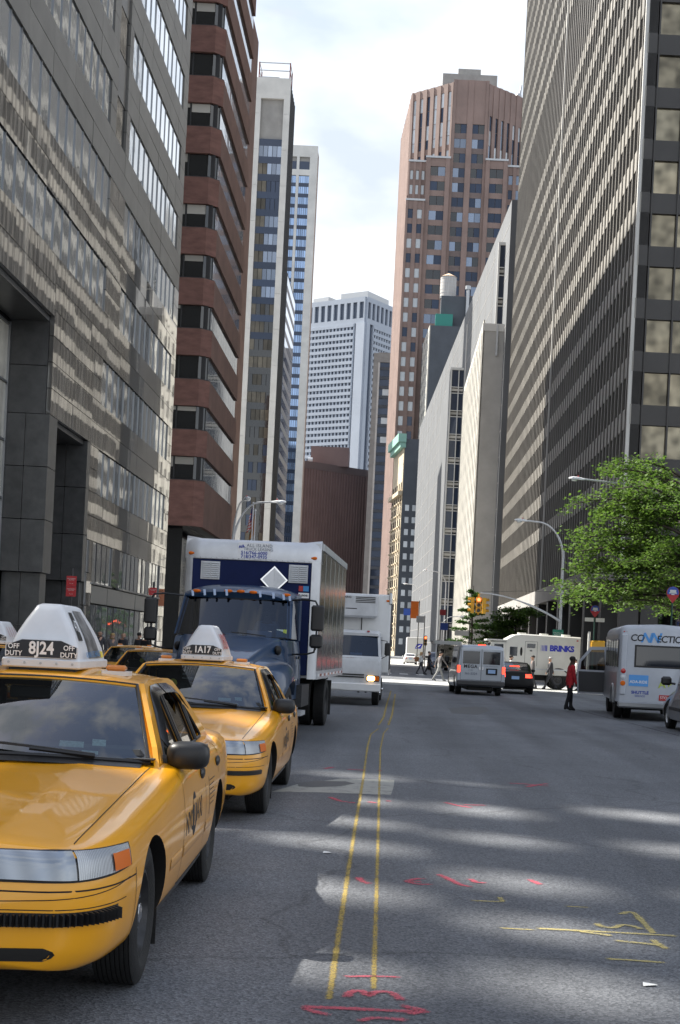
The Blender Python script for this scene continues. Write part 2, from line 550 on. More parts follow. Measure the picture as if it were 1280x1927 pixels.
def spray_mat(name, col, body=0.62):
    """sprayed paint: dense in the middle of the stroke, speckled and thin at its rim"""
    m = bpy.data.materials.new(name); m.use_nodes = True
    n, l = m.node_tree.nodes, m.node_tree.links
    b = n['Principled BSDF']; b.inputs['Roughness'].default_value = 0.8; b.inputs['Base Color'].default_value = (*col, 1); b.inputs['Specular IOR Level'].default_value = 0.2
    at = n.new('ShaderNodeAttribute'); at.attribute_name = 'edge'
    g = n.new('ShaderNodeNewGeometry'); f = []
    for sc, w in ((70, 1.5), (5, 0.9)):
        t = n.new('ShaderNodeTexNoise'); t.inputs['Scale'].default_value = sc; t.inputs['Detail'].default_value = 5; l.new(g.outputs['Position'], t.inputs['Vector'])
        x = n.new('ShaderNodeMath'); x.operation = 'MULTIPLY_ADD'; x.inputs[1].default_value = w; x.inputs[2].default_value = -0.5 * w; l.new(t.outputs['Fac'], x.inputs[0]); f.append(x.outputs[0])
    s1 = n.new('ShaderNodeMath'); s1.operation = 'ADD'; l.new(f[0], s1.inputs[0]); l.new(f[1], s1.inputs[1])
    s2 = n.new('ShaderNodeMath'); s2.operation = 'ADD'; l.new(s1.outputs[0], s2.inputs[0]); l.new(at.outputs['Fac'], s2.inputs[1])
    r = n.new('ShaderNodeMapRange'); r.inputs['From Min'].default_value = 0.15; r.inputs['From Max'].default_value = 0.85; r.inputs['To Max'].default_value = body; l.new(s2.outputs[0], r.inputs['Value'])
    tr = n.new('ShaderNodeBsdfTransparent'); mx = n.new('ShaderNodeMixShader'); l.new(r.outputs['Result'], mx.inputs['Fac']); l.new(tr.outputs['BSDF'], mx.inputs[1]); l.new(b.outputs['BSDF'], mx.inputs[2])
    l.new(mx.outputs['Shader'], n['Material Output'].inputs['Surface']); M[name] = m
spray_mat('spray_yellow', (0.52, 0.38, 0.10), 0.66)
spray_mat('spray_pale', (0.60, 0.50, 0.20), 0.72)
spray_mat('spray_pink', (0.62, 0.12, 0.16), 0.75)
spray_mat('tar', (0.018, 0.018, 0.02), 0.8)
def ribbon(mb, edge, pts, w, z=0.004):
    """flat sprayed stroke along pts (x, y)"""
    P = [Vector((p[0], p[1], 0)) for p in pts]; Q = [P[0]]
    for a, b in zip(P, P[1:]):
        k = min(max(1, int((b - a).length / 0.035)), 160); Q += [a + (b - a) * (i / k) for i in range(1, k + 1)]
    Q = [Q[0]] + [(Q[i - 1] + Q[i] * 2 + Q[i + 1]) / 4 for i in range(1, len(Q) - 1)] + [Q[-1]]
    o = len(mb.v); n = len(Q)
    for i, p in enumerate(Q):
        t = (Q[min(i + 1, n - 1)] - Q[max(i - 1, 0)]).normalized(); s = Vector((-t.y, t.x, 0)); h = w * random.uniform(0.58, 0.74); e = 0.0 if i in (0, n - 1) else 0.75
        for c, ed in ((1, 0), (.4, e), (-.4, e), (-1, 0)):
            q = p + s * h * c; mb.v.append((q.x, q.y, z)); edge.append(ed)
    for i in range(n - 1):
        for c in range(3): mb.f.append((o + 4 * i + c, o + 4 * i + c + 1, o + 4 * i + c + 5, o + 4 * i + c + 4)); mb.fm.append(mb.cur)
def mark(name, m, strokes, w, label, cat='road marking', z=0.004, group=None):
    """strokes drawn as pixel polylines on the photographed road, laid on the real road"""
    mb = MB().use({'paint_yellow': 'spray_yellow', 'paint_pink': 'spray_pink', 'paint_pale_yellow': 'spray_pale'}.get(m, m)); edge = []
    for j, st in enumerate(strokes):
        ribbon(mb, edge, [on_ground(*p)[:2] for p in st], w, z + .0006 * j)
    me = bpy.data.meshes.new(name); me.from_pydata(mb.v, [], mb.f); me.materials.append(mb.mats[0])
    me.attributes.new('edge', 'FLOAT', 'POINT').data.foreach_set('value', edge)
    return tag(link(name, me), label, cat, group)
mark('painted_line', 'paint_yellow', [[(619, 1884), (636, 1770), (654, 1650), (668, 1560), (683, 1470), (692, 1404), (698, 1382), (713, 1371)]], 0.036,
     'long thin yellow sprayed line on the asphalt, the one nearer the taxis', group=None)
mark('painted_line', 'paint_yellow', [[(703, 1864), (708, 1700), (711, 1600), (714, 1480), (716, 1410), (722, 1380), (731, 1370)]], 0.030,
     'long thin yellow sprayed line on the asphalt, the one farther from the taxis')
mark('painted_line', 'paint_yellow', [[(712, 1365), (722, 1350), (729, 1322), (736, 1300)]], 0.06, 'short yellow sprayed line running towards the white refrigerated truck, nearer the truck')
mark('painted_line', 'paint_yellow', [[(731, 1365), (738, 1345), (741, 1325), (744, 1306)]], 0.06, 'short faint yellow sprayed line running towards the white refrigerated truck, farther from it')
mark('sprayed_mark', 'paint_pink', [[(562, 1896), (640, 1898), (735, 1903), (808, 1905)], [(562, 1896), (590, 1905), (624, 1913)], [(749, 1893), (780, 1899), (811, 1906), (785, 1907), (758, 1910)],
     [(654, 1880), (657, 1868), (680, 1865), (691, 1870), (693, 1878), (707, 1867), (735, 1868), (758, 1885)], [(677, 1926), (691, 1918), (724, 1918), (774, 1923)]], 0.052,
     'pink sprayed double arrow with the figure 3 on the asphalt')
mark('sprayed_mark', 'paint_pink', [[(645, 1839), (700, 1838), (760, 1840)]], 0.04, 'thin pink sprayed dash across the two yellow lines')
mark('sprayed_mark', 'paint_pink', [[(674, 1651), (680, 1659), (699, 1665)]], 0.06, 'small pink sprayed hook between the yellow lines')
mark('sprayed_mark', 'paint_pink', [[(802, 1654), (785, 1654), (763, 1659), (785, 1665), (819, 1665)], [(768, 1660), (800, 1660)]], 0.055, 'pink sprayed letter e on the asphalt')
mark('sprayed_mark', 'paint_pink', [[(822, 1645), (841, 1653), (869, 1667), (894, 1670)], [(883, 1654), (897, 1662), (919, 1662)]], 0.06, 'pink sprayed letters ly on the asphalt beside the letter e')
mark('sprayed_mark', 'paint_pink', [[(994, 1655), (1018, 1666)]], 0.06, 'lone short pink sprayed tick on the open asphalt')
mark('sprayed_mark', 'paint_pink', [[(620, 1500), (640, 1508), (672, 1512)], [(690, 1509), (712, 1512)], [(725, 1507), (738, 1509)]], 0.07, 'faint pink sprayed squiggle crossing the yellow lines below the pale concrete patch')
mark('sprayed_mark', 'paint_pink', [[(835, 1510), (860, 1516), (890, 1521)], [(870, 1515), (916, 1516)]], 0.07, 'faint pink sprayed squiggle in the middle of the street')
mark('sprayed_mark', 'paint_pink', [[(955, 1474), (990, 1476), (1035, 1480)], [(990, 1481), (1030, 1475)]], 0.08, 'faint pink sprayed smear farther up the middle of the street')
mark('sprayed_mark', 'paint_pink', [[(610, 1447), (628, 1444)], [(650, 1448), (690, 1450)], [(708, 1450), (722, 1451)]], 0.08, 'faint pink sprayed dashes above the pale concrete patch')
mark('sprayed_mark', 'paint_pale_yellow', [[(880, 1695), (947, 1698), (939, 1688)]], 0.045, 'small pale yellow sprayed corner mark on the asphalt')
mark('sprayed_mark', 'paint_pale_yellow', [[(1167, 1722), (1182, 1716), (1193, 1718), (1212, 1738), (1231, 1758)], [(1226, 1768), (1240, 1778), (1256, 1788)], [(1006, 1748), (1082, 1752), (1180, 1757), (1279, 1763)],
     [(1120, 1738), (1133, 1746), (1154, 1748), (1171, 1741), (1193, 1744), (1210, 1751)], [(1082, 1753), (1157, 1763)], [(1150, 1771), (1239, 1780), (1252, 1783)]], 0.05, 'pale yellow sprayed arrow and letters M J on the asphalt')
mark('sprayed_mark', 'paint_pale_yellow', [[(1137, 1805), (1190, 1808), (1258, 1813)]], 0.045, 'lone pale yellow sprayed dash below the yellow arrow')
mark('sprayed_mark', 'paint_pale_yellow', [[(935, 1747), (1010, 1751)]], 0.03, 'very faint pale yellow sprayed dash leading into the yellow arrow')
mark('sprayed_mark', 'paint_pale_yellow', [[(1060, 1706), (1115, 1709)]], 0.03, 'very faint pale yellow sprayed dash above the yellow arrow')
def flat_patch(name, m, poly, label, z):
    p = [on_ground(*q)[:2] for q in poly]
    mb = MB().use(m)
    mb.prism(p, 'z', 0.0005, z)
    return tag(mb.build(name), label, 'road patch')
flat_patch('road_patch', 'patch_concrete', [(512, 1490), (560, 1476), (640, 1466), (742, 1468), (741, 1480), (736, 1496), (600, 1491)], 'pale concrete patch in the asphalt beside the second taxi', 0.003)
flat_patch('road_patch', 'patch_asphalt', [(560, 1474), (600, 1470), (650, 1471), (668, 1475), (640, 1480), (590, 1482), (562, 1480)], 'dark asphalt oval inside the pale concrete patch', 0.005)
flat_patch('road_patch', 'patch_asphalt', [(845, 1333), (880, 1330), (915, 1331), (922, 1338), (900, 1345), (850, 1342)], 'light grey patch in the asphalt behind the white van', 0.003)

mark('tar_seam', 'tar', [[(1060, 1328), (1120, 1345), (1190, 1362), (1279, 1385)]], .05, 'dark crack line in the asphalt behind the shuttle bus', 'road seam', .002)
# litter
mat('paper_scrap', (0.75, 0.75, 0.73), 0.8)
for (px, py, lb) in ((616, 1606, 'scrap of white paper on the asphalt beside the yellow lines'), (1222, 1856, 'tiny scrap of white paper on the asphalt in the near corner')):
    p = on_ground(px, py)
    mb = MB().use('paper_scrap'); mb.add([(-0.035, -0.02, 0.004), (0.04, -0.015, 0.012), (0.035, 0.025, 0.006), (-0.03, 0.02, 0.015)], [(0, 1, 2), (0, 2, 3)])
    tag(mb.build('paper_scrap', loc=(p[0], p[1], 0.001)), lb, 'litter')

mat('sun_glare', (0.40, 0.40, 0.385), 0.85, vary=0.22, vscale=0.8, bump=0.2, bscale=40)  # blown-out sunlight on the asphalt, put into a pale colour
for (y0, y1, lb) in ((69.6, 80.0, 'pale strip across the street, sun glare painted into its colour'), (150, 330, 'pale strip far down the street, sun glare painted into its colour')):
    tag(MB().use('sun_glare').add([(-8.4, y0, .002), (10.4 if y0 < 100 else 9, y0, .002), (10.4 if y0 < 100 else 9, y1, .002), (-8.4, y1, .002)], [(0, 1, 2, 3)]).build('pavement'), lb, kind='structure')
# crosswalks and stop line at the crossing
def bars(x0, x1, y0, y1, step, w, label, group):
    x = x0; k = 0
    while x < x1:
        o = MB().use('paint_white').add([(0, 0, 0), (w, 0, 0), (w, y1 - y0, 0), (0, y1 - y0, 0)], [(0, 1, 2, 3)]).build('crosswalk_bar', cw_root[0], loc=(x, y0, 0.004))
        x += step; k += 1
cw_root = [None]
cw_root[0] = empty('crosswalk', (0, 0, 0), label='white bar crosswalk nearer the stopped traffic', cat='crosswalk')
bars(-7.6, 10.0, 73.0, 77.0, 1.22, 0.62, '', '')
cw_root[0] = empty('crosswalk', (0, 0, 0), label='white bar crosswalk on the far side of the crossing', cat='crosswalk')
bars(-7.6, 10.0, 99.5, 103.5, 1.22, 0.62, '', '')
tag(MB().use('paint_white').add([(-0.2, 68.2, 0.004), (10.2, 68.2, 0.004), (10.2, 68.8, 0.004), (-0.2, 68.8, 0.004)], [(0, 1, 2, 3)]).build('stop_line'),
    'white stop line before the nearer crosswalk', 'road marking')
# ------------------------------------------------------------------ buildings
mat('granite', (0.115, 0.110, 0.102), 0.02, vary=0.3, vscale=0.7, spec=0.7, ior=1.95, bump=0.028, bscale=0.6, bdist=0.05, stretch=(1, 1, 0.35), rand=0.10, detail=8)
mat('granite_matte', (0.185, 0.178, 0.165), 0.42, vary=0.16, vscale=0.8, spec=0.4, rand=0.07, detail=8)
mat('glass_sky_glare', (0.66, 0.70, 0.74), 0.03, metal=0.9, bump=0.08, bscale=0.9, bdist=0.05, rand=0.08)  # brighter copy of the mirror glass: white sky reflection put into the colour
mat('glass_tan_reflection', (0.10, 0.088, 0.068), 0.06, metal=0.4, rand=0.5, vary=0.4, vscale=0.3)  # tan reflections put into the pane colour
mat('lobby_glass_glare', (0.55, 0.52, 0.45), 0.12, metal=0.2, rand=0.25, vary=0.4, vscale=0.6)  # cream colour stands in for bright light reflected in the panes
mat('granite_dull', (0.078, 0.078, 0.078), 0.30, vary=0.25, vscale=2.5, rand=0.10, detail=8)
mat('granite_gap', (0.02, 0.02, 0.02), 0.8)
mat('glass_mirror', (0.34, 0.37, 0.40), 0.03, metal=0.7, bump=0.06, bscale=1.1, bdist=0.05, rand=0.10)
mat('glass_dark', (0.018, 0.02, 0.022), 0.04, ior=1.65, spec=0.6, bump=0.05, bscale=0.9, bdist=0.05)
mat('glass_navy', (0.035, 0.05, 0.085), 0.05, metal=0.3, rand=0.2)
mat('glass_sky', (0.26, 0.36, 0.54), 0.05, metal=0.9, rand=0.25)
mat('glass_gold_reflection', (0.27, 0.235, 0.165), 0.05, metal=0.5, vary=0.55, vscale=0.9, detail=1, bump=0.10, bscale=0.7, bdist=0.05, rand=0.3)  # reflected sunlit buildings painted in as a blotchy gold tint
mat('glass_brown', (0.05, 0.046, 0.042), 0.12, ior=1.5)
mat('concrete_end', (0.42, 0.41, 0.385), 0.85, vary=0.14, vscale=0.25)
mat('frame_dark', (0.03, 0.03, 0.032), 0.5)
mat('frame_steel', (0.32, 0.33, 0.34), 0.35, metal=0.8)
mat('blind', (0.42, 0.40, 0.36), 0.8, rand=0.25)
mat('brick_red', (0.188, 0.094, 0.076), 0.85, vary=0.30, vscale=0.9, bump=0.3, bscale=14, detail=9, stretch=(1, 1, 3))
mat('brick_side', (0.165, 0.092, 0.075), 0.85, vary=0.2, vscale=0.6)
mat('precast_white', (0.60, 0.59, 0.56), 0.7, vary=0.12, vscale=0.25)
mat('precast_grey', (0.30, 0.29, 0.275), 0.8, vary=0.16, vscale=0.3)
mat('bronze_fin', (0.14, 0.13, 0.115), 0.5, vary=0.2, vscale=0.3)
mat('spandrel_pale', (0.31, 0.295, 0.265), 0.45, rand=0.16, vary=0.1, vscale=0.2)
mat('tower_dark', (0.055, 0.052, 0.05), 0.55, vary=0.15, vscale=0.4)
mat('slab_grey', (0.125, 0.130, 0.137), 0.75, vary=0.12, vscale=0.12, rand=0.03)
mat('limestone', (0.40, 0.385, 0.345), 0.85, vary=0.10, vscale=0.3)
mat('glass_steel', (0.22, 0.26, 0.33), 0.06, metal=0.7, rand=0.3)
mat('silver_dull', (0.22, 0.23, 0.25), 0.4, metal=0.4)
mat('brown_stone', (0.255, 0.180, 0.155), 0.75, vary=0.14, vscale=0.15, rand=0.04)
mat('brown_dark', (0.16, 0.122, 0.112), 0.7, rand=0.1)
mat('brown_block', (0.215, 0.150, 0.140), 0.85, vary=0.12, vscale=0.1)
mat('grid_haze', (0.38, 0.42, 0.48), 0.75, vary=0.06, vscale=0.1)  # white grid turned blue-grey: distance haze put into the colour
mat('grid_glass', (0.07, 0.09, 0.13), 0.3)
mat('copper_green', (0.22, 0.40, 0.33), 0.7)
mat('beige_stone', (0.50, 0.42, 0.30), 0.85, vary=0.2, vscale=0.5)
mat('slate_blue', (0.075, 0.085, 0.10), 0.7, vary=0.15, vscale=0.2)
mat('teal_panel', (0.03, 0.22, 0.18), 0.6)
mat('tank_wood', (0.46, 0.44, 0.42), 0.7, vary=0.25, vscale=0.8, stretch=(3, 3, 0.2))
mat('tank_cap', (0.55, 0.40, 0.28), 0.7)
mat('white_window', (0.52, 0.55, 0.57), 0.12, metal=0.2, rand=0.25)
mat('metal_grey', (0.45, 0.46, 0.47), 0.4, metal=0.6)
mat('rust_rail', (0.20, 0.06, 0.05), 0.7)

class Fac:
    """a wall face: s runs along it from p0 to p1 (left to right seen from outside), d goes inward, z up"""
    def __init__(self, root, p0, p1):
        self.root, self.o = root, Vector(root.location)
        self.p0 = Vector((p0[0], p0[1])); e = Vector((p1[0] - p0[0], p1[1] - p0[1]))
        self.L = e.length; self.e = e / self.L; self.ang = math.atan2(e.y, e.x)
        self.n = Vector((-self.e.y, self.e.x))      # inward
    def pc(self, name, m, s0, s1, d0, d1, z0, z1):
        o = bpy.data.objects.new(name, unit(m)); COL.objects.link(o); o.parent = self.root
        q = self.p0 + self.e * s0 + self.n * d0
        o.location = (q.x - self.o.x, q.y - self.o.y, z0 - self.o.z)
        o.rotation_euler = (0, 0, self.ang)
        o.scale = (s1 - s0, d1 - d0, z1 - z0)
        return o
    def add(self, mb, s0, s1, d0, d1, z0, z1):
        vs = []
        for z in (z0, z1):
            for s, d in ((s0, d0), (s1, d0), (s1, d1), (s0, d1)):
                q = self.p0 + self.e * s + self.n * d
                vs.append((q.x - self.o.x, q.y - self.o.y, z - self.o.z))
        mb.add(vs, [(0, 3, 2, 1), (4, 5, 6, 7), (0, 1, 5, 4), (1, 2, 6, 5), (2, 3, 7, 6), (3, 0, 4, 7)])

def block(root, poly, z0, z1, m, name='wall'):
    o = Vector(root.location)
    mb = MB().use(m); mb.prism([(p[0] - o.x, p[1] - o.y) for p in poly], 'z', z0, z1)
    return mb.build(name, root)
def rect(x0, x1, y0, y1):
    return [(x0, y0), (x1, y0), (x1, y1), (x0, y1)]

# ---- the polished granite tower on the left
def granite_tower():
    X, H = -13.0, 70.0
    g = empty('granite_tower', (X, 43, 0), label='polished grey granite office tower with mirror window bands and deep portals', cat='building')
    org = Vector(g.location)
    def pc(name, m, x0, x1, y0, y1, z0, z1): return piece(name, g, m, x0, x1, y0, y1, z0, z1, org)
    def panels(y0, y1, z0, z1, ny, nz, x=X, m='granite', t=0.16, name='granite_panel'):
        for i in range(ny):
            for k in range(nz):
                a, b = y0 + (y1 - y0) * i / ny, y0 + (y1 - y0) * (i + 1) / ny
                c, d = z0 + (z1 - z0) * k / nz, z0 + (z1 - z0) * (k + 1) / nz
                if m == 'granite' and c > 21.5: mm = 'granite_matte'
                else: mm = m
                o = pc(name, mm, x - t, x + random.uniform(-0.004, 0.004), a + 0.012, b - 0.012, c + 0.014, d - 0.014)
                o.rotation_euler = (0, R(random.uniform(-0.05, 0.05)), R(random.uniform(-0.14, 0.14)))
    # body behind the cladding
    block(g, rect(-50, X - 0.17, 58.6, 79.42), 0, H, 'granite_gap')
    block(g, rect(-50, X - 0.17, 43, 58.6), 13.5, H - 0.01, 'granite_gap')
    block(g, rect(-50, X - 0.17, 51.5, 58.6), 9.85, 13.5, 'granite_gap')
    block(g, rect(-50, X - 1.75, 43, 58.6), 0.01, 13.5, 'granite_gap')
    # window bands
    fl, wh = 3.95, 1.95
    def band(z, y0, y1, name='window_pane', pitch=1.3):
        n = max(1, round((y1 - y0) / pitch)); w = (y1 - y0) / n
        for i in range(n):
            o = pc(name, 'glass_sky_glare' if z > 26 and y0 + w * i > 66 else 'glass_mirror', X - 0.15, X - 0.06, y0 + w * i + 0.02, y0 + w * (i + 1) - 0.02, z + 0.03, z + wh - 0.03)
            o.rotation_euler = (0, R(random.uniform(-0.15, 0.15)), R(random.uniform(-0.3, 0.3)))
            pc('mullion', 'frame_steel', X - 0.14, X - 0.02, y0 + w * i - 0.018, y0 + w * i + 0.018, z + 0.02, z + wh - 0.02)
    k = 0
    z = 7.85
    while z < H - 6:
        if k < 2:
            band(z, 60.2, 78.0); panels(58.6, 60.2, z, z + wh, 1, 2); panels(78.0, 79.5, z, z + wh, 1, 2)
        elif k < 4:
            band(z, 43, 60.0); band(z, 63.3, 78.0); panels(60.0, 63.3, z, z + wh, 1, 2); panels(78.0, 79.5, z, z + wh, 1, 2)
        else:
            band(z, 43.1, 59.4); band(z, 63.6, 78.0); panels(59.4, 60.6, z, z + wh, 1, 2); panels(62.8, 63.6, z, z + wh, 1, 2); panels(78.0, 79.5, z, z + wh, 1, 2)
            pc('recess_window', 'glass_dark', X - 0.16, X - 0.10, 60.62, 62.78, z + 0.05, z + wh - 0.05)
            pc('recess_panel', 'granite_dull', X - 0.16, X - 0.08, 60.62, 62.78, z + wh, z + fl - 0.06)
        # the stone below the next band
        za, zb = z + wh, min(z + fl, H)
        if k == 0:
            panels(58.6, 79.5, za, zb, 8, 2)
        elif k == 1:
            panels(51.5, 79.5, za, zb, 9, 2)
        else:
            if k >= 4:
                panels(43, 60.6, za, zb, 5, 2); panels(62.8, 79.5, za, zb, 6, 2)
            else:
                panels(43, 79.5, za, zb, 11, 2)
        z += fl; k += 1
    panels(43, 51.5, 13.5, 15.75, 3, 2)
    panels(51.5, 58.6, 9.85, 13.75, 2, 4)
    # first floor windows and shopfront
    panels(58.6, 79.5, 5.78, 7.85, 7, 2)
    def shop(y0, y1, z0, z1, n):
        w = (y1 - y0) / n
        for i in range(n):
            o = pc('window_pane', 'glass_mirror', X - 0.14, X - 0.07, y0 + w * i + 0.03, y0 + w * (i + 1) - 0.03, z0, z1)
            o.rotation_euler = (0, R(random.uniform(-0.3, 0.3)), R(random.uniform(-0.5, 0.5)))
            pc('mullion', 'frame_dark', X - 0.14, X - 0.055, y0 + w * i - 0.05, y0 + w * i + 0.05, z0, z1)
        pc('mullion', 'frame_dark', X - 0.14, X - 0.055, y1 - 0.05, y1 + 0.05, z0, z1)
        pc('window_sill', 'frame_steel', X - 0.14, X + 0.06, y0, y1, z0 - 0.07, z0)
    panels(58.6, 60.0, 0.15, 5.78, 1, 4); panels(64.2, 66.0, 3.98, 5.78, 1, 1); panels(77.6, 79.5, 0.15, 5.78, 1, 4)
    shop(60.0, 64.2, 4.0, 5.78, 4); shop(66.0, 77.6, 4.0, 5.78, 11)
    for i in range(5):
        a = 60.0 + 17.6 * i / 5
        o = pc('sign_panel', 'frame_steel', X - 0.14, X - 0.01, a + 0.04, a + 3.44, 3.12, 3.88)
        o.rotation_euler = (0, R(random.uniform(-0.5, 0.5)), R(random.uniform(-0.5, 0.5)))
    shop(60.0, 77.6, 0.25, 3.05, 13)
    # portals: piers, side walls, soffits, glass screen
    def pier(y0, y1, ztop):
        n = int(ztop / 1.85)
        for i in range(n):
            c, d = ztop * i / n, ztop * (i + 1) / n
            inset = 0.32 if d < 5.9 else 0.0
            pc('granite_panel', 'granite_dull', X - 1.6, X - 0.9, y0 + 0.02 + inset, y1 - 0.02, c + 0.014, d - 0.014)
            o = pc('granite_panel', 'granite_dull', X - 0.88, X - inset * 0.5, y0 + 0.01 + inset, y1 - 0.01, c + 0.014, d - 0.014)
    pier(51.45, 52.7, 9.85)
    pier(58.0, 58.6, 9.85)
    for i in range(2): 
        pc('granite_panel', 'granite_dull', X - 1.6, X - 0.18, 51.46, 52.69, 9.86 + 1.8 * i, 11.63 + 1.8 * i)
    for k in range(5):
        pc('granite_panel', 'granite_dull', X - 1.75, X - 1.6, 52.7, 57.98, 0.15 + 1.94 * k, 2.07 + 1.94 * k)
    pc('soffit', 'granite_dull', X - 1.6, X - 0.18, 43, 51.49, 13.3, 13.49)
    pc('soffit', 'granite_dull', X - 1.6, X - 0.18, 52.71, 57.99, 9.66, 9.84)
    # glass screen at the back of the large portal
    for i in range(4, 9):
        for k in range(6):
            pc('window_pane', 'lobby_glass_glare', X - 1.72, X - 1.66, 37 + 1.6 * i + 0.04, 38.6 + 1.6 * i - 0.04, 0.2 + 2.15 * k + 0.05, 0.2 + 2.15 * (k + 1) - 0.05)
    for i in range(4, 10):
        pc('mullion', 'frame_steel', X - 1.70, X - 1.58, 37 + 1.6 * i - 0.04, 37 + 1.6 * i + 0.04, 0.2, 13.2)
    for k in range(7):
        pc('transom', 'frame_steel', X - 1.70, X - 1.60, 43.4, 51.4, 0.2 + 2.15 * k - 0.04, 0.2 + 2.15 * k + 0.04)
    return g
granite_tower()

# ---- brick tower with ribbon windows
def brick_tower():
    X0, Y0, Y1, H = -13.9, 100.0, 118.2, 67.4
    g = empty('brick_tower', (X0, Y0, 0), label='red brick tower with dark ribbon windows beyond the granite tower', cat='building')
    block(g, rect(-21, X0 - 0.35, Y0 + 0.35, Y1), 10.3, H, 'frame_dark')
    block(g, rect(-21, X0 - 1.6, Y0 + 1.6, Y1 + 3), 0, 10.3, 'glass_dark', 'ground_floor')
    # unseen taller wing added to shade the ribbed tower and the street
    block(g, rect(-42, -20.6, Y1 + 0.01, 180), 0, 80, 'brick_side', 'shade_wing')
    front = Fac(g, (-21, Y0), (X0 - 0.7, Y0)); cham = Fac(g, (X0 - 0.7, Y0), (X0, Y0 + 0.7)); side = Fac(g, (X0, Y0 + 0.7), (X0, Y1))
    zb, fl, bh = 13.3, 3.66, 1.92
    for f, m, nm in ((front, 'brick_red', 1), (cham, 'brick_red', 1), (side, 'brick_side', 1)):
        f.pc('brick_band', m, 0.003, f.L - 0.003, 0, 0.34, 10.0, zb)
    k = 0; z = zb
    while z < H - 2:
        wz = z + fl - bh
        for f, m in ((front, 'brick_red'), (cham, 'brick_red'), (side, 'brick_side')):
            f.pc('brick_band', m, 0.003, f.L - 0.003, 0, 0.34, wz, z + fl)
            f.pc('coping', 'frame_dark', 0.003, f.L - 0.003, 0.02, 0.3, z - 0.001, z + 0.06)
        # front panes: only those near the street are in view
        for i in range(4):
            s1 = front.L - 0.05 - 1.5 * i; s0 = s1 - 1.5
            front.pc('window_pane', 'glass_dark', s0 + 0.05, s1 - 0.05, 0.26, 0.30, z + 0.1, wz - 0.03)
            front.pc('mullion', 'frame_dark', s0 - 0.05, s0 + 0.05, 0.2, 0.3, z + 0.06, wz)
            if random.random() < 0.6:
                h = random.uniform(0.2, 0.75)
                front.pc('blind', 'blind', s0 + 0.07, s1 - 0.07, 0.225, 0.255, wz - 0.05 - h, wz - 0.05)
        cham.pc('window_pane', 'glass_dark', 0.05, cham.L - 0.05, 0.2, 0.24, z + 0.1, wz - 0.03)
        n = 11; w = side.L / n
        for i in range(n):
            side.pc('window_pane', 'glass_mirror', w * i + 0.03, w * (i + 1) - 0.03, 0.16, 0.2, z + 0.1, wz - 0.03)
        z += fl; k += 1
    return g
brick_tower()

# ---- unseen block added on the near left: its gapped screen dapples the road
def dapple_blocker():
    x = -30.0
    g = empty('dapple_block', (x, -10, 0), label='unseen block with a gapped screen, added to dapple the road with light', cat='building')
    block(g, rect(-70, x, -30, 34), 0, 31, 'precast_grey')
    rnd = random.Random(21); mb = MB().use('precast_grey'); z = 31.0
    while z < 50:
        h = rnd.uniform(0.7, 1.5); y = -30.0
        while y < 66:
            op = rnd.uniform(0.4, 0.95); sol = rnd.uniform(0.9, 2.6)
            mb.box(-0.12, 0.0, y + 10, y + 10 + sol, z, z + h); y += sol + op
        g2 = rnd.uniform(0.6, 1.3); mb.box(-0.12, 0.0, -20, 76, z + h, z + h + g2); z += h + g2
    mb.box(-0.12, 0.0, -20, 76, z, 72)
    tag(mb.build('dapple_screen', g), kind='stuff')
dapple_blocker()

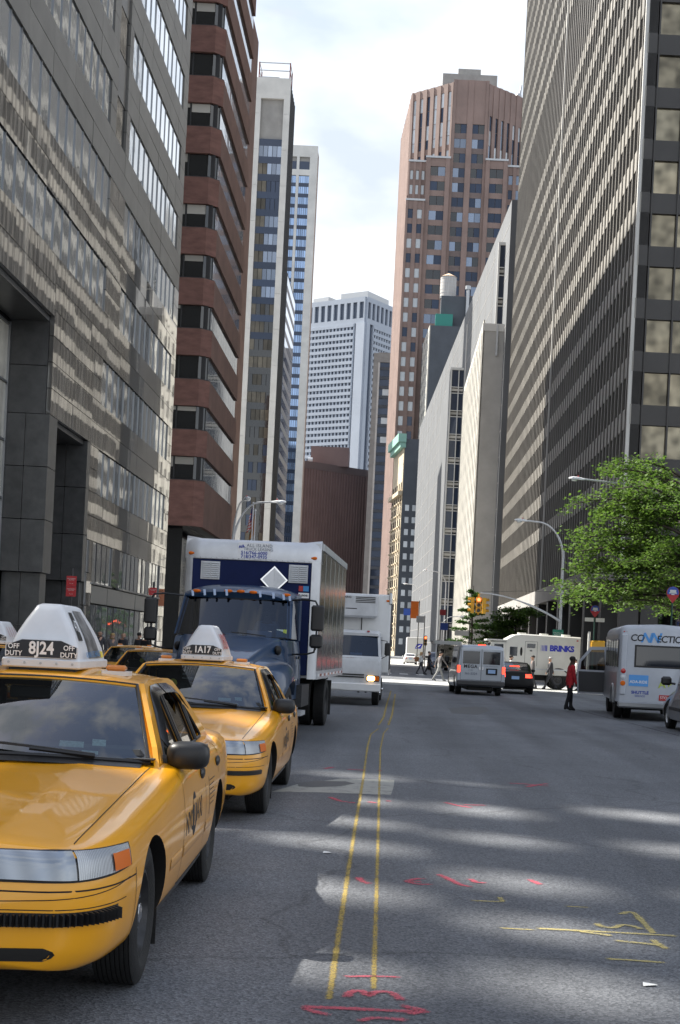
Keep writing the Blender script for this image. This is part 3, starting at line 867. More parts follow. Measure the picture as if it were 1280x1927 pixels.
# ---- dark ribbed tower on the right
def ribbed_tower():
    X, Y0, Y1, H = 17.0, 102.0, 216.0, 122.0
    g = empty('ribbed_tower', (X, Y0, 0), label='huge dark tower with close vertical ribs and pale spandrel rows', cat='building')
    block(g, rect(X + 0.75, 60, Y0 + 0.75, Y1), 9.2, H, 'tower_dark')
    block(g, rect(X + 6, 60, Y0 + 5, Y1 - 3), 0, 9.2, 'glass_dark', 'lobby')
    side = Fac(g, (X, Y1), (X, Y0)); front = Fac(g, (X, Y0), (60, Y0))
    fl, wb, wh = 3.92, 16.8 - 3.92 * 1, 2.43
    # pale band over the arcade, arcade columns
    side.pc('arcade_band', 'precast_grey', 0, side.L, -0.15, 0.7, 7.8, 9.4)
    front.pc('arcade_band', 'tower_dark', 0.72, front.L, -0.1, 0.7, 7.8, 9.4)
    i = 0
    y = 0.0
    while y < side.L:
        side.pc('column', 'tower_dark', y, y + 1.3, 0.0, 1.3, 0.1, 7.8); y += 9.4
    for k in range(4):
        front.pc('column', 'tower_dark', 1.5 + k * 9.4, 2.8 + k * 9.4, 0.0, 1.3, 0.1, 7.8)
    z = wb; k = 0
    while z < H - 4:
        mech = k in (13, 14)
        if not mech:
            # one spandrel per bay pair so that the row is not one even strip
            seg = 10
            for j in range(seg):
                side.pc('spandrel', 'spandrel_pale', side.L * j / seg + 0.01, side.L * (j + 1) / seg - 0.01, -0.01, 0.72, z + wh, z + fl)
            side.pc('window_band', 'glass_brown', 0, side.L, 0.06, 0.73, z, z + wh)
        else:
            side.pc('louvre_band', 'tower_dark', 0, side.L, 0.03, 0.73, z, z + fl)
        front.pc('spandrel', 'tower_dark', 0.7, front.L, 0.2, 0.73, z + wh, z + fl)
        for j in range(6):
            s0 = 0.9 + 1.93 * j
            front.pc('window_pane', 'glass_gold_reflection', s0 + 0.06, s0 + 1.87, 0.42, 0.5, z + 0.02, z + wh - 0.02)
        z += fl; k += 1
    for j in range(7):
        s0 = 0.9 + 1.93 * j
        front.pc('mullion', 'tower_dark', s0 - 0.06, s0 + 0.06, 0.1, 0.72, 9.4, H)
    front.pc('corner_pier', 'tower_dark', 0.1, 0.72, 0.0, 0.73, 9.4, H)
    n = 66
    for j in range(n + 1):
        s = side.L * j / n
        side.pc('rib', 'bronze_fin', max(0, s - 0.17), s + 0.17 if j < n else s - 0.25, -0.09, 0.45, 9.4, H)
    for s in (side.L - 0.32, 59.6):
        side.pc('pale_strip', 'precast_white', s, s + 0.30, -0.2, 0.4, 9.4, H)
    return g
ribbed_tower()

# ---- white building with slit windows beyond the ribbed tower
def white_slit_building():
    Yn, Yf, X = 224.0, 284.0, 12.9
    g = empty('white_office_building', (X, Yn, 0), label='white office building with slit windows and a blank grey end wall', cat='building')
    H = at_y(905, 622, Yn)[2]
    Xf = 12.9
    block(g, [(X + 0.3, Yn), (40, Yn), (40, Yf), (Xf + 0.3, Yf)], 0, H, 'concrete_end')
    f = Fac(g, (Xf, Yf), (X, Yn))
    n = 13; w = f.L / n
    for i in range(n + 1):
        f.pc('pier', 'limestone', max(0, w * i - w * 0.27), min(f.L, w * i + w * 0.27), 0, 0.29, 3.5, H + 0.4)
    z = 3.5; fl = 3.6
    while z < H:
        f.pc('spandrel', 'limestone', 0, f.L, 0.10, 0.28, z + 2.1, min(z + fl, H))
        f.pc('window_strip', 'glass_dark', 0, f.L, 0.2, 0.29, z, z + 2.1)
        z += fl
    for i in range(5):
        f.pc('column', 'limestone', f.L * i / 4 - 0.5 if i else 0, f.L * i / 4 + 0.5 if i < 4 else f.L, 0, 0.29, 0.1, 3.5)
    e = Fac(g, (X, Yn), (40, Yn))
    e.pc('parapet', 'precast_white', -0.02, 8, -0.1, 0.2, H, H + 1.2)
    for s in (2.2, 4.4): e.pc('downpipe', 'metal_grey', s, s + 0.3, -0.25, -0.02, H - 4, H + 1)
    # taller lit block behind
    z0, z1 = H - 2, at_y(955, 500, 243)[2]
    xa, xb = at_y(925, 560, 262)[0], at_y(964, 490, 240)[0]
    block(g, [(xb + 0.3, 240), (40, 240), (40, 262), (xa + 0.3, 262)], z0, z1, 'limestone', 'upper_block')
    f2 = Fac(g, (xa, 262), (xb, 240))
    for i in range(6): f2.pc('pier', 'limestone', f2.L * i / 6, f2.L * i / 6 + 2.6, 0, 0.29, z0, z1 + 0.3)
    f2.pc('window_strip', 'glass_dark', 0, f2.L, 0.15, 0.29, z0, z1 - 3)
    f2.pc('spandrel', 'limestone', 0, f2.L, 0.05, 0.29, z1 - 3, z1)
    return g
white_slit_building()

# ---- grey slab with glazed end volumes
def grey_slab():
    H = 75.0
    A, B = (16.45, 222.0), (6.95, 453.0)
    g = empty('grey_slab_building', (A[0], A[1], 0), label='long pale grey windowless slab wall with glazed end bays', cat='building')
    block(g, [A, (34, 222), (34, 445), (16, 453), B], 0, H, 'slab_grey')
    def bay(pxl, pyt, y, depth, w):
        p = at_y(pxl, pyt, y)
        x, zt = p[0], p[2]
        block(g, [(x, y + 0.5), (x + w, y + 0.5), (x + w, y + depth), (x - 0.02, y + depth)], 4.5, zt, 'slab_grey', 'bay')
        f = Fac(g, (x, y), (x + w, y))
        f.pc('frame', 'precast_white', 0, 0.3, 0, 0.5, 4.5, zt); f.pc('frame', 'precast_white', 0.3, w, 0, 0.5, zt - 0.5, zt)
        z = zt - 0.5; 
        while z > 8:
            f.pc('window_pane', 'glass_navy', 0.3, w, 0.3, 0.48, z - 3.6, z)
            f.pc('transom', 'precast_white', 0.3, w, 0.1, 0.46, z - 3.75, z - 3.6)
            f.pc('window_pane', 'glass_dark', 0.3, w, 0.3, 0.48, z - 4.9, z - 3.75)
            f.pc('transom', 'precast_white', 0.3, w, 0.1, 0.46, z - 5.05, z - 4.9)
            f.pc('blind', 'blind', 0.3, w, 0.26, 0.3, z - 4.5, z - 4.0)
            z -= 5.05
        for s in (w * 0.42, w * 0.8): f.pc('mullion', 'precast_white', s, s + 0.2, 0.05, 0.46, 4.5, zt - 0.5)
        f.pc('base_wall', 'frame_dark', 0, w, 1.0, 1.4, 0, 4.5)
    bay(849, 691, 296, 60, 4.0)
    bay(879, 610, 292, 40, 6.0)
    bay(939, 455, 228, 6, 8.0)
    f = Fac(g, B, A)
    # panel joints of the long wall
    for k in range(1, 18):
        f.pc('joint', 'precast_grey', 0, f.L, -0.03, 0.05, 4.2 * k, 4.2 * k + 0.12)
    for k in range(1, 20):
        f.pc('joint', 'precast_grey', f.L * k / 20, f.L * k / 20 + 0.25, -0.03, 0.05, 4, H - 0.2)
    return g
grey_slab()

# ---- slate-blue block with a water tank
def slate_block():
    Y = 470.0
    a, b = at_y(811, 612, Y), at_y(872, 603, Y)
    c = at_y(796, 640, Y + 32)
    g = empty('slate_block', (a[0], Y, 0), label='blank slate blue block with a narrow lit white flank', cat='building')
    block(g, [(a[0], Y), (b[0] + 3, Y), (b[0] + 3, Y + 32), (c[0] + 0.4, Y + 32)], 0, a[2], 'slate_blue')
    f = Fac(g, (c[0], Y + 32), (a[0] - 0.4, Y + 0.1))
    f.pc('flank', 'limestone', 0, f.L, 0, 0.38, 0, a[2] + 0.1)
    for k in range(26):
        for j in range(4): f.pc('window_pane', 'white_window', f.L * (j + 0.3) / 4, f.L * (j + 0.7) / 4, -0.04, 0.02, a[2] - 4.2 * k - 3.6, a[2] - 4.2 * k - 1.6)
    p, q = at_y(831, 556, Y + 4), at_y(879, 600, Y + 4)
    ph = block(g, rect(p[0], q[0] + 1.5, Y + 4, Y + 14), a[2] - 0.5, p[2], 'slate_blue', 'plant_room')
    t0, t1 = at_y(820, 590, Y + 1), at_y(852, 603, Y + 1)
    block(g, rect(t0[0], t1[0], Y + 1, Y + 3.5), a[2] - 0.3, t0[2], 'teal_panel', 'plant_screen')
    s = at_y(881, 545, Y + 3); mb = MB().use('metal_grey')
    mb.cyl((s[0] - a[0], 3, a[2] - 1), (s[0] - a[0], 3, s[2]), 0.55); mb.cyl((s[0] - a[0], 3, s[2]), (s[0] - a[0], 3, s[2] + 1.2), 0.95)
    mb.build('flue', g, 40)
    # tank, a thing of its own on the plant room
    c0 = at_y(843, 556, Y + 8); r = (at_y(858, 556, Y + 8)[0] - at_y(828, 556, Y + 8)[0]) / 2
    h = at_y(843, 516, Y + 8)[2] - c0[2]
    t = empty('water_tank', (c0[0], Y + 8, p[2]), label='round pale rooftop water tank with a conical cap', cat='water tank')
    MB().use('tank_wood').lathe([(0, r * 0.98), (h * 0.5, r * 1.02), (h, r)], 'z', (0, 0, 0), 20, True).build('barrel', t, 40)
    MB().use('tank_cap').lathe([(h, r * 1.08), (h + 1.5, 0.05)], 'z', (0, 0, 0), 20, True).build('cap', t, 40)
    for k in range(6):
        MB().use('metal_grey').lathe([(h * (k + .3) / 6, r * 1.025), (h * (k + .3) / 6 + .12, r * 1.025)], 'z', (0, 0, 0), 20, True).build('hoop', t, 40)
slate_block()

# ---- ornate beige building with green cornice
def ornate_building():
    Y = 466.0
    a = at_y(762, 850, Y); c = at_y(743, 836, Y + 26)
    zt = at_y(748, 836, Y + 20)[2]
    xr = at_y(788, 1000, Y)[0]
    g = empty('ornate_building', (a[0], Y, 0), label='narrow old beige stone building with a green copper cornice', cat='building')
    block(g, [(a[0], Y), (xr, Y), (xr, Y + 26), (c[0] + 0.5, Y + 26)], 0, zt - 1, 'slate_blue')
    f = Fac(g, (c[0], Y + 26), (a[0] - 0.3, Y + 0.3))
    f.pc('street_front', 'beige_stone', 0, f.L, 0, 0.4, 0, zt - 1)
    f.pc('cornice', 'copper_green', -1, f.L + 1.2, -2.2, 0.5, zt - 2.2, zt + 0.6)
    f.pc('cornice', 'copper_green', -0.6, f.L + 0.8, -1.4, 0.5, zt - 4.0, zt - 2.2)
    f.pc('string_course', 'beige_stone', -0.3, f.L + 0.6, -1.4, 0, zt - 20, zt - 18.6)
    for k in range(14):
        for j in range(5):
            s = f.L * (j + 0.25) / 5
            f.pc('window_pane', 'glass_dark', s, s + 2.6, -0.03, 0.05, 3 + 4.1 * k, 5.6 + 4.1 * k)
            f.pc('window_sill', 'beige_stone', s - 0.3, s + 2.9, -0.7, 0, 2.5 + 4.1 * k, 2.95 + 4.1 * k)
    e = Fac(g, (a[0], Y), (xr, Y))
    for k in range(12):
        for j in range(2):
            e.pc('window_pane', 'white_window', 1.0 + 2.4 * j, 2.3 + 2.4 * j, -0.05, 0.05, 4 + 4.1 * k, 6 + 4.1 * k)
ornate_building()

# ---- brown octagonal tower
def brown_tower():
    Y = 505.0; K = Y / 440.0
    P = lambda x, y: (x * K, y * K)
    H = at_y(888, 151, Y)[2]
    cl, cr = P(12.4, 440), P(23.7, 440)
    lc, rc = P(-0.78, 450.6), P(35.6, 450)
    lf = P(-3.9, 490)
    g = empty('brown_tower', (cl[0], cl[1], 0), label='tall brown stone tower with angled faces and stepped shoulders', cat='building')
    core = [(cl[0], cl[1] + 0.6), (cr[0], cr[1] + 0.6), (rc[0], rc[1] + 0.6), P(37, 500), P(-3.9, 500), (lf[0] + 0.6, lf[1]), (lc[0] + 0.5, lc[1] + 0.6)]
    block(g, core, 0, H - 1.5, 'brown_dark')
    fl = 4.7 * K
    def face(p0, p1, zt, zb, ncol, wfrac, glass, pier='brown_stone', bays=1, spand='brown_stone', top=2.6, tall=False):
        f = Fac(g, p0, p1); w = f.L / ncol
        f.pc('parapet', 'brown_stone', 0, f.L, 0, 0.7, zt - top * K, zt)
        for i in range(ncol + 1):
            pw = w * (1 - wfrac)
            f.pc('pier', pier, max(0, w * i - pw / 2), min(f.L, w * i + pw / 2), -0.25, 0.6, zb, zt - 0.01)
        z = zt - top * K; k = 0
        while z - fl > zb:
            for i in range(ncol):
                s0, s1 = w * i + w * (1 - wfrac) / 2, w * (i + 1) - w * (1 - wfrac) / 2
                for b in range(bays):
                    a, c = s0 + (s1 - s0) * b / bays, s0 + (s1 - s0) * (b + 1) / bays
                    f.pc('window_pane', random.choice(glass), a + 0.08, c - 0.08, 0.32, 0.5, z - fl * (0.62 if not (tall and k < 3) else 0.98), z)
            f.pc('spandrel', spand, 0.02, f.L - 0.02, 0.2, 0.6, z - fl, z - fl * (0.62 if not (tall and k < 3) else 0.98))
            z -= fl; k += 1
    face(cl, cr, H, 4, 2, 0.68, ['glass_navy', 'glass_steel', 'glass_navy', 'glass_dark'], bays=2, spand='brown_dark', top=14)
    face(lc, cl, H - 1.0, 150 * K, 6, 0.5, ['white_window', 'white_window', 'glass_navy'], tall=True)
    face(cr, rc, H - 1.0, 150 * K, 6, 0.5, ['glass_steel', 'glass_navy', 'white_window'], tall=True, top=10)
    face(lf, lc, H - 1.5, 4, 9, 0.35, ['brown_dark', 'brown_dark', 'glass_navy'])
    # shoulders
    def shoulder(x0, x1, y, zt, ncol, glass, frac=0.55, bays=1):
        p0, p1 = P(x0, y), P(x1, y)
        block(g, [(p0[0], p0[1] + 0.6), (p1[0], p1[1] + 0.6), (p1[0], 452 * K), (p0[0], 452 * K)], 0, zt - 1, 'brown_dark', 'shoulder')
        face(p0, p1, zt, 4, ncol, frac, glass, bays=bays, spand='brown_stone')
        fs = Fac(g, (p0[0] - 0.05, 451 * K), (p0[0] - 0.05, p0[1] + 0.3)); fs.pc('shoulder_flank', 'brown_stone', 0, fs.L, 0, 0.4, 0, zt - 0.5)
        fs = Fac(g, (p1[0] + 0.05, p1[1] + 0.3), (p1[0] + 0.05, 451 * K)); fs.pc('shoulder_flank', 'brown_stone', 0, fs.L, 0, 0.4, 0, zt - 0.5)
        Fac(g, p0, p1).pc('coping', 'metal_grey', -0.2, (x1 - x0) * K + 0.2, -0.4, 1.2, zt, zt + 0.7)
    shoulder(-1.0, 4.8, 438.0, at_y(790, 378, 438 * K)[2], 2, ['white_window', 'white_window', 'glass_navy'])
    shoulder(4.82, 12.38, 439.0, at_y(835, 298, 439 * K)[2], 1, ['glass_navy', 'glass_dark', 'glass_steel'], 0.62, 2)
    shoulder(-0.6, 4.85, 441.0, at_y(790, 305, 441 * K)[2], 3, ['white_window'])
    shoulder(23.72, 30.68, 439.0, at_y(940, 303, 439 * K)[2], 1, ['glass_navy', 'glass_dark'], 0.62, 2)
    shoulder(30.7, 38, 441.0, at_y(965, 315, 441 * K)[2], 3, ['glass_steel', 'glass_navy'])
    # roof plant
    a, b = at_y(834, 137, Y + 8), at_y(936, 150, Y + 8)
    block(g, rect(a[0], b[0], Y + 8, Y + 26), H - 2, at_y(885, 140, Y + 8)[2], 'precast_grey', 'plant_room')
    a, b = at_y(863, 130, Y + 10), at_y(905, 140, Y + 10)
    block(g, rect(a[0], b[0], Y + 10, Y + 20), H, at_y(885, 130, Y + 10)[2], 'precast_grey', 'plant_room')
    a = at_y(976, 175, Y + 14); o = Vector(g.location)
    mb = MB().use('metal_grey'); mb.cyl((a[0] - o.x, a[1] - o.y, H - 2), (a[0] - o.x + 1.0, a[1] - o.y, a[2] + 3), 0.8, 0.3); mb.ball((a[0] - o.x, a[1] - o.y, H + 0.5), 1.3)
    mb.build('antenna', g, 40)
brown_tower()

# ---- slim grey glass tower beside the brown one
def slim_tower():
    Y = 610.0
    a = at_y(704, 664, Y); b = at_y(745, 664, Y)
    g = empty('slim_tower', (a[0], Y, 0), label='slim grey tower with dark glass seen beside the brown tower', cat='building')
    block(g, rect(a[0], b[0], Y + 0.5, Y + 40), 0, a[2] - 0.2, 'glass_navy')
    f = Fac(g, (a[0], Y), (b[0], Y))
    f.pc('column', 'precast_grey', 0, 2.1, -0.2, 0.5, 0, a[2]); f.pc('column', 'precast_white', 2.1, 2.9, -0.1, 0.5, 0, a[2] - 4)
    f.pc('top_beam', 'precast_grey', 2.1, f.L, -0.2, 0.5, a[2] - 4, a[2] + 0.3)
    for k in range(28):
        z = a[2] - 6 - 4.2 * k
        if z > 4:
            f.pc('spandrel', 'slate_blue', 2.9, f.L, 0.1, 0.5, z - 1.3, z)
            f.pc('window_pane', 'white_window' if k in (2, 5, 7) else 'glass_navy', 4.5, f.L, 0.3, 0.5, z - 4.1, z - 1.35)
slim_tower()

# ---- white column tower on the left
def column_tower():
    Y = 306.0
    xl, xr = at_y(482, 145, Y)[0], at_y(548, 145, Y)[0]
    H = at_y(515, 146, Y)[2]
    g = empty('white_column_tower', (xl, Y, 0), label='slender white framed tower with dark glass bands behind the brick tower', cat='building')
    block(g, rect(xl + 0.2, xr - 0.15, Y + 0.8, Y + 15), 0, H - 0.5, 'frame_dark')
    f = Fac(g, (xl, Y), (xr, Y))
    cw = 1.35
    n = 16
    for k in range(n):
        z0, z1 = H * k / n, H * (k + 1) / n
        f.pc('column_segment', 'precast_white', 0, cw, 0, 0.8, z0, z1 - 0.04); f.pc('column_segment', 'precast_white', f.L - cw, f.L, 0, 0.8, z0, z1 - 0.04)
    f.pc('top_beam', 'precast_white', cw, f.L - cw, 0, 0.8, H - 4.6, H - 0.04)
    f.pc('top_wall', 'precast_grey', cw, f.L - cw, 0.75, 1.0, H - 13.5, H - 4.6)
    z = H - 13.5; w = (f.L - 2 * cw) / 5
    kinds = ['glass_sky', 'glass_sky', 'glass_navy', 'glass_tan_reflection', 'glass_dark']
    k = 0
    while z > 6:
        f.pc('spandrel', 'glass_navy' if k < 12 else 'glass_dark', cw, f.L - cw, 0.35, 0.75, z - 1.5, z)
        for i in range(5):
            if k < 9: m = 'glass_tan_reflection' if i < 2 and k > 0 else ('glass_steel' if k not in (2, 3) else 'glass_navy')
            elif k < 16: m = random.choice(['glass_tan_reflection', 'glass_tan_reflection', 'glass_dark'])
            else: m = random.choice(['glass_dark', 'glass_dark', 'glass_tan_reflection', 'glass_navy'])
            f.pc('window_pane', m, cw + w * i + 0.05, cw + w * (i + 1) - 0.05, 0.4, 0.74, z - 3.9, z - 1.52)
        z -= 3.9; k += 1
    sd = Fac(g, (xr - 0.12, Y + 0.82), (xr - 0.12, Y + 15))
    sd.pc('side_wall', 'tower_dark', 0, sd.L, 0, 0.1, 0, H - 0.4)
    for k in range(6): sd.pc('rib', 'frame_dark', 1 + 2.2 * k, 1.5 + 2.2 * k, -0.2, 0, 0, H - 1)
    # roof scaffold
    mb = MB().use('rust_rail')
    for s in (0.6, f.L - 0.3):
        for d in (0.6, 6): mb.box(s - 0.12, s + 0.12, d - 0.12, d + 0.12, H, H + 3.6)
    mb.use('metal_grey')
    for zz in (H + 1.7, H + 3.4): mb.box(0.6, f.L - 0.3, 0.55, 0.7, zz, zz + 0.2); mb.box(0.55, 0.7, 0.6, 6, zz, zz + 0.2); mb.box(f.L - 0.37, f.L - 0.22, 0.6, 6, zz, zz + 0.2)
    mb.box(0.6, 5.0, 2, 5, H, H + 1.0)
    mb.build('roof_rail', g)
column_tower()

def silver_block():
    X, Y0, Y1 = -29.6, 346.0, 374.0
    g = empty('silver_block', (X, Y0, 0), label='silvery banded office flank just past the white framed tower', cat='building')
    H = at_x(547, 560, X)[2] + 3
    block(g, rect(-60, X, Y0, Y1), 0, H, 'slate_blue')
    f = Fac(g, (X, Y0), (X, Y1))
    k = 0; z = 3.0
    while z < H - 1:
        f.pc('spandrel', 'silver_dull', 0, f.L, -0.08, 0.0, z, z + 1.5); f.pc('window_band', 'glass_sky', 0, f.L, -0.05, 0.0, z + 1.5, z + 3.8); z += 3.8
silver_block()

def blue_tower():
    Y = 507.0
    xr = at_y(599, 276, Y)[0]; H = at_y(580, 274, Y)[2]; xl = xr - 22
    g = empty('blue_glass_tower', (xr, Y, 0), label='white framed tower with bright blue glass strips', cat='building')
    block(g, rect(xl, xr - 0.3, Y + 0.8, Y + 12), 0, H, 'precast_grey')
    f = Fac(g, (xl, Y), (xr, Y))
    def cx(px): return at_y(px, 300, Y)[0] - xl
    f.pc('column', 'precast_white', cx(583.5), f.L, 0, 0.8, 0, H); f.pc('column', 'precast_white', cx(559), cx(564), 0, 0.8, 0, H)
    f.pc('top_beam', 'precast_white', 0, cx(583.5), 0.003, 0.8, at_y(575, 295, Y)[2], H - 0.003)
    f.pc('crossbeam', 'precast_white', 0, cx(583.5), 0.003, 0.8, at_y(575, 330, Y)[2], at_y(575, 319, Y)[2])
    z = at_y(575, 331, Y)[2]
    f.pc('louvre', 'glass_navy', 0, cx(583.5), 0.5, 0.79, z + 2, at_y(575, 303, Y)[2])
    k = 0
    while z > 34:
        for (s0, s1, n) in ((cx(540), cx(559), 3), (cx(564), cx(583.5), 5)):
            w = (s1 - s0) / n
            for i in range(n):
                f.pc('window_pane', 'glass_sky' if k < 32 else 'glass_navy', s0 + w * i + 0.06, s0 + w * (i + 1) - 0.06, 0.4, 0.75, z - 2.5, z)
            f.pc('spandrel', 'glass_navy', s0, s1, 0.36, 0.75, z - 3.9, z - 2.5)
        z -= 3.9; k += 1
    while z > 2:
        f.pc('crossbeam', 'precast_white', 0, cx(583.5), 0.1, 0.8, z - 2.2, z); f.pc('window_pane', 'glass_navy', 0, cx(583.5), 0.5, 0.75, z - 6, z - 2.2); z -= 6.2
blue_tower()

def brown_hall():
    Y = 625.0
    a, b = at_y(560, 866, Y), at_y(692, 888, Y)
    g = empty('brown_ribbed_block', (a[0], Y, 0), label='wide brown brick block with vertical ribs behind the trucks', cat='building')
    p0, p1 = (a[0], Y), (b[0], Y + 26)
    H = a[2]
    block(g, [p0, p1, (b[0] + 2, Y + 60), (a[0], Y + 60)], 0, H, 'brown_block')
    f = Fac(g, p0, p1)
    f.pc('parapet', 'brown_dark', 0, f.L, -0.3, 0.5, H - 3, H + 0.3)
    n = 26
    for i in range(n):
        s = f.L * i / n
        f.pc('rib', 'brown_block', s, s + 0.6, -0.45, 0, 0.1, H - 3)
        if i % 2 == 0: f.pc('rib', 'brown_dark', s + 0.7, s + 1.3, -0.2, 0, 0.1, H * 0.36)
    c = at_y(585, 846, Y + 12); d = at_y(656, 862, Y + 12)
    block(g, rect(c[0], d[0], Y + 14, Y + 30), H, c[2] + 2, 'brown_block', 'plant_room')
    e = at_y(580, 856, Y + 8); o = Vector(g.location)
    MB().use('metal_grey').cyl((e[0] - o.x, 8, H + 1.2), (e[0] - o.x + 2.2, 8, H + 1.2), 1.4, n=14).build('roof_fan', g, 40)
brown_hall()

def grid_tower():
    c0 = (-23.4, 844.0); l = (-64, 870.6); r = (2.5, 882.8); H = 217.0
    g = empty('white_grid_tower', (c0[0], c0[1], 0), label='pale white grid fronted tower closing the street', cat='building')
    block(g, [c0, r, (-38, 909), l], 0, H - 0.4, 'grid_glass')
    o = Vector(g.location)
    for (p0, p1, n, cz) in ((l, c0, 15, 1), (c0, r, 14, 1)):
        f = Fac(g, p0, p1); mb = MB().use('grid_haze')
        m0, m1 = (1.0, f.L - 7.5) if p1 == c0 else (7.5, f.L - 1.0)
        f.add(mb, 0, f.L, -1.2, 0.3, H - 16, H - 13); f.add(mb, 0, f.L, -1.2, 0.3, H - 3, H)
        k = 0
        while k <= 10:
            s = f.L * k / 10; f.add(mb, max(0, s - 0.9), min(f.L, s + 0.9), -1.2, 0.3, H - 13, H - 3); k += 1
        w = (m1 - m0) / n
        for i in range(n + 1): f.add(mb, m0 + w * i - 0.55, m0 + w * i + 0.55, -1.2, 0.3, 0, H - 16)
        z = H - 16
        while z > 2:
            f.add(mb, m0, m1, -1.5, 0.3, z - 1.9, z); z -= 3.8
        tag(mb.build('window_grid', g), kind='stuff')
    f = Fac(g, (c0[0] - 6, c0[1] - 0.1 + 3.9), (c0[0], c0[1] - 0.6)); f.pc('corner_column', 'grid_haze', 1.5, f.L + 0.6, -1.5, 1, 0, H - 16)
    f = Fac(g, (c0[0], c0[1] - 0.6), (c0[0] + 3.6, c0[1] + 4.8)); f.pc('corner_column', 'grid_haze', 0, 3.2, -1.5, 1, 0, H - 16)
    block(g, [(-40, 868), (-23, 857), (-10, 878), (-28, 890)], H - 1, H + 7, 'metal_grey', 'plant_room')
    block(g, [(-58, 880), (-48, 872), (-40, 884), (-50, 892)], H - 1, H + 6, 'metal_grey', 'plant_room')
grid_tower()
# ------------------------------------------------------------------ vehicle materials
mat('taxi_yellow', (0.92, 0.405, 0.006), 0.34, coat=0.7, spec=0.5, vary=0.05, vscale=2.0)
mat('black_trim', (0.012, 0.012, 0.013), 0.42)
mat('black_gloss', (0.008, 0.008, 0.009), 0.15)
mat('gap_dark', (0.006, 0.005, 0.004), 0.7)
mat('rubber', (0.013, 0.013, 0.013), 0.75, vary=0.3, vscale=8, bump=0.2, bscale=90)
mat('steel_rim', (0.055, 0.055, 0.057), 0.45, metal=0.5, vary=0.3, vscale=15)
mat('chrome', (0.75, 0.76, 0.78), 0.12, metal=1.0)
mat('alu', (0.55, 0.56, 0.57), 0.32, metal=0.9, vary=0.1, vscale=3)
mat('lamp_lens', (0.55, 0.58, 0.61), 0.12, spec=0.7, coat=1.0, bump=0.10, bscale=26, stretch=(3, 3, 0.10), vary=0.22, vscale=4)
mat('lamp_clear', (0.40, 0.43, 0.46), 0.10, spec=0.7, coat=1.0, bump=0.25, bscale=45, stretch=(3, 3, 0.05), vary=0.22, vscale=8)
mat('amber', (0.70, 0.15, 0.008), 0.45, spec=0.2)
mat('amber_dim', (0.62, 0.20, 0.02), 0.3, coat=0.4)
mat('red_lens', (0.45, 0.012, 0.01), 0.2, coat=0.6)
mat('tail_lit', (0.8, 0.05, 0.02), 0.3, emit=(1.0, 0.045, 0.02), estr=1.6)
mat('white_plastic', (0.70, 0.71, 0.73), 0.35, vary=0.07, vscale=4)
mat('white_paint', (0.72, 0.72, 0.71), 0.4, coat=0.4, vary=0.06, vscale=1.5)
mat('letter_white', (0.85, 0.85, 0.85), 0.6)
mat('letter_black', (0.015, 0.015, 0.017), 0.6)
mat('plate_black', (0.012, 0.013, 0.018), 0.35)
mat('interior_dark', (0.020, 0.021, 0.023), 0.8)
mat('interior_seat', (0.055, 0.058, 0.065), 0.75, vary=0.2, vscale=20)
mat('sticker', (0.50, 0.62, 0.60), 0.6, vary=0.3, vscale=60)
mat('ad_dark', (0.035, 0.033, 0.035), 0.5, vary=0.9, vscale=9, vcol=(0.25, 0.25, 0.25))
mat('ad_red', (0.45, 0.03, 0.03), 0.5)
mat('ad_blue', (0.05, 0.25, 0.55), 0.5)
mat('ad_yellow', (0.75, 0.65, 0.10), 0.5)
glass_mat('glass_windscreen', (0.30, 0.36, 0.37), 1.0, 2.0)
glass_mat('lamp_cover', (0.86, 0.88, 0.90), 1.0, 1.6)

def lamp_mat(name, scale, depth, col):
    """moulded reflector: upright flutes"""
    m = bpy.data.materials.new(name); m.use_nodes = True; n, l = m.node_tree.nodes, m.node_tree.links; b = n['Principled BSDF']
    b.inputs['Metallic'].default_value = 0.55; b.inputs['Roughness'].default_value = 0.24
    tc = n.new('ShaderNodeTexCoord'); w = n.new('ShaderNodeTexWave'); w.wave_type = 'BANDS'; w.bands_direction = 'DIAGONAL'
    mp = n.new('ShaderNodeMapping'); mp.inputs['Scale'].default_value = (1, 1, 0); l.new(tc.outputs['Object'], mp.inputs['Vector']); l.new(mp.outputs['Vector'], w.inputs['Vector'])
    w.inputs['Scale'].default_value = scale; w.inputs['Distortion'].default_value = 0.6; w.inputs['Detail'].default_value = 1
    r = n.new('ShaderNodeValToRGB'); r.color_ramp.elements[0].color = (*[c * .72 for c in col], 1); r.color_ramp.elements[1].color = (*col, 1); l.new(w.outputs['Fac'], r.inputs['Fac']); l.new(r.outputs['Color'], b.inputs['Base Color'])
    bp = n.new('ShaderNodeBump'); bp.inputs['Strength'].default_value = depth; bp.inputs['Distance'].default_value = 0.01; l.new(w.outputs['Fac'], bp.inputs['Height']); l.new(bp.outputs['Normal'], b.inputs['Normal']); M[name] = m
lamp_mat('reflector', 5.0, 0.12, (0.50, 0.52, 0.54)); lamp_mat('reflector_fine', 45.0, 0.35, (0.52, 0.54, 0.56))
glass_mat('glass_side', (0.16, 0.17, 0.17), 1.0, 1.5)

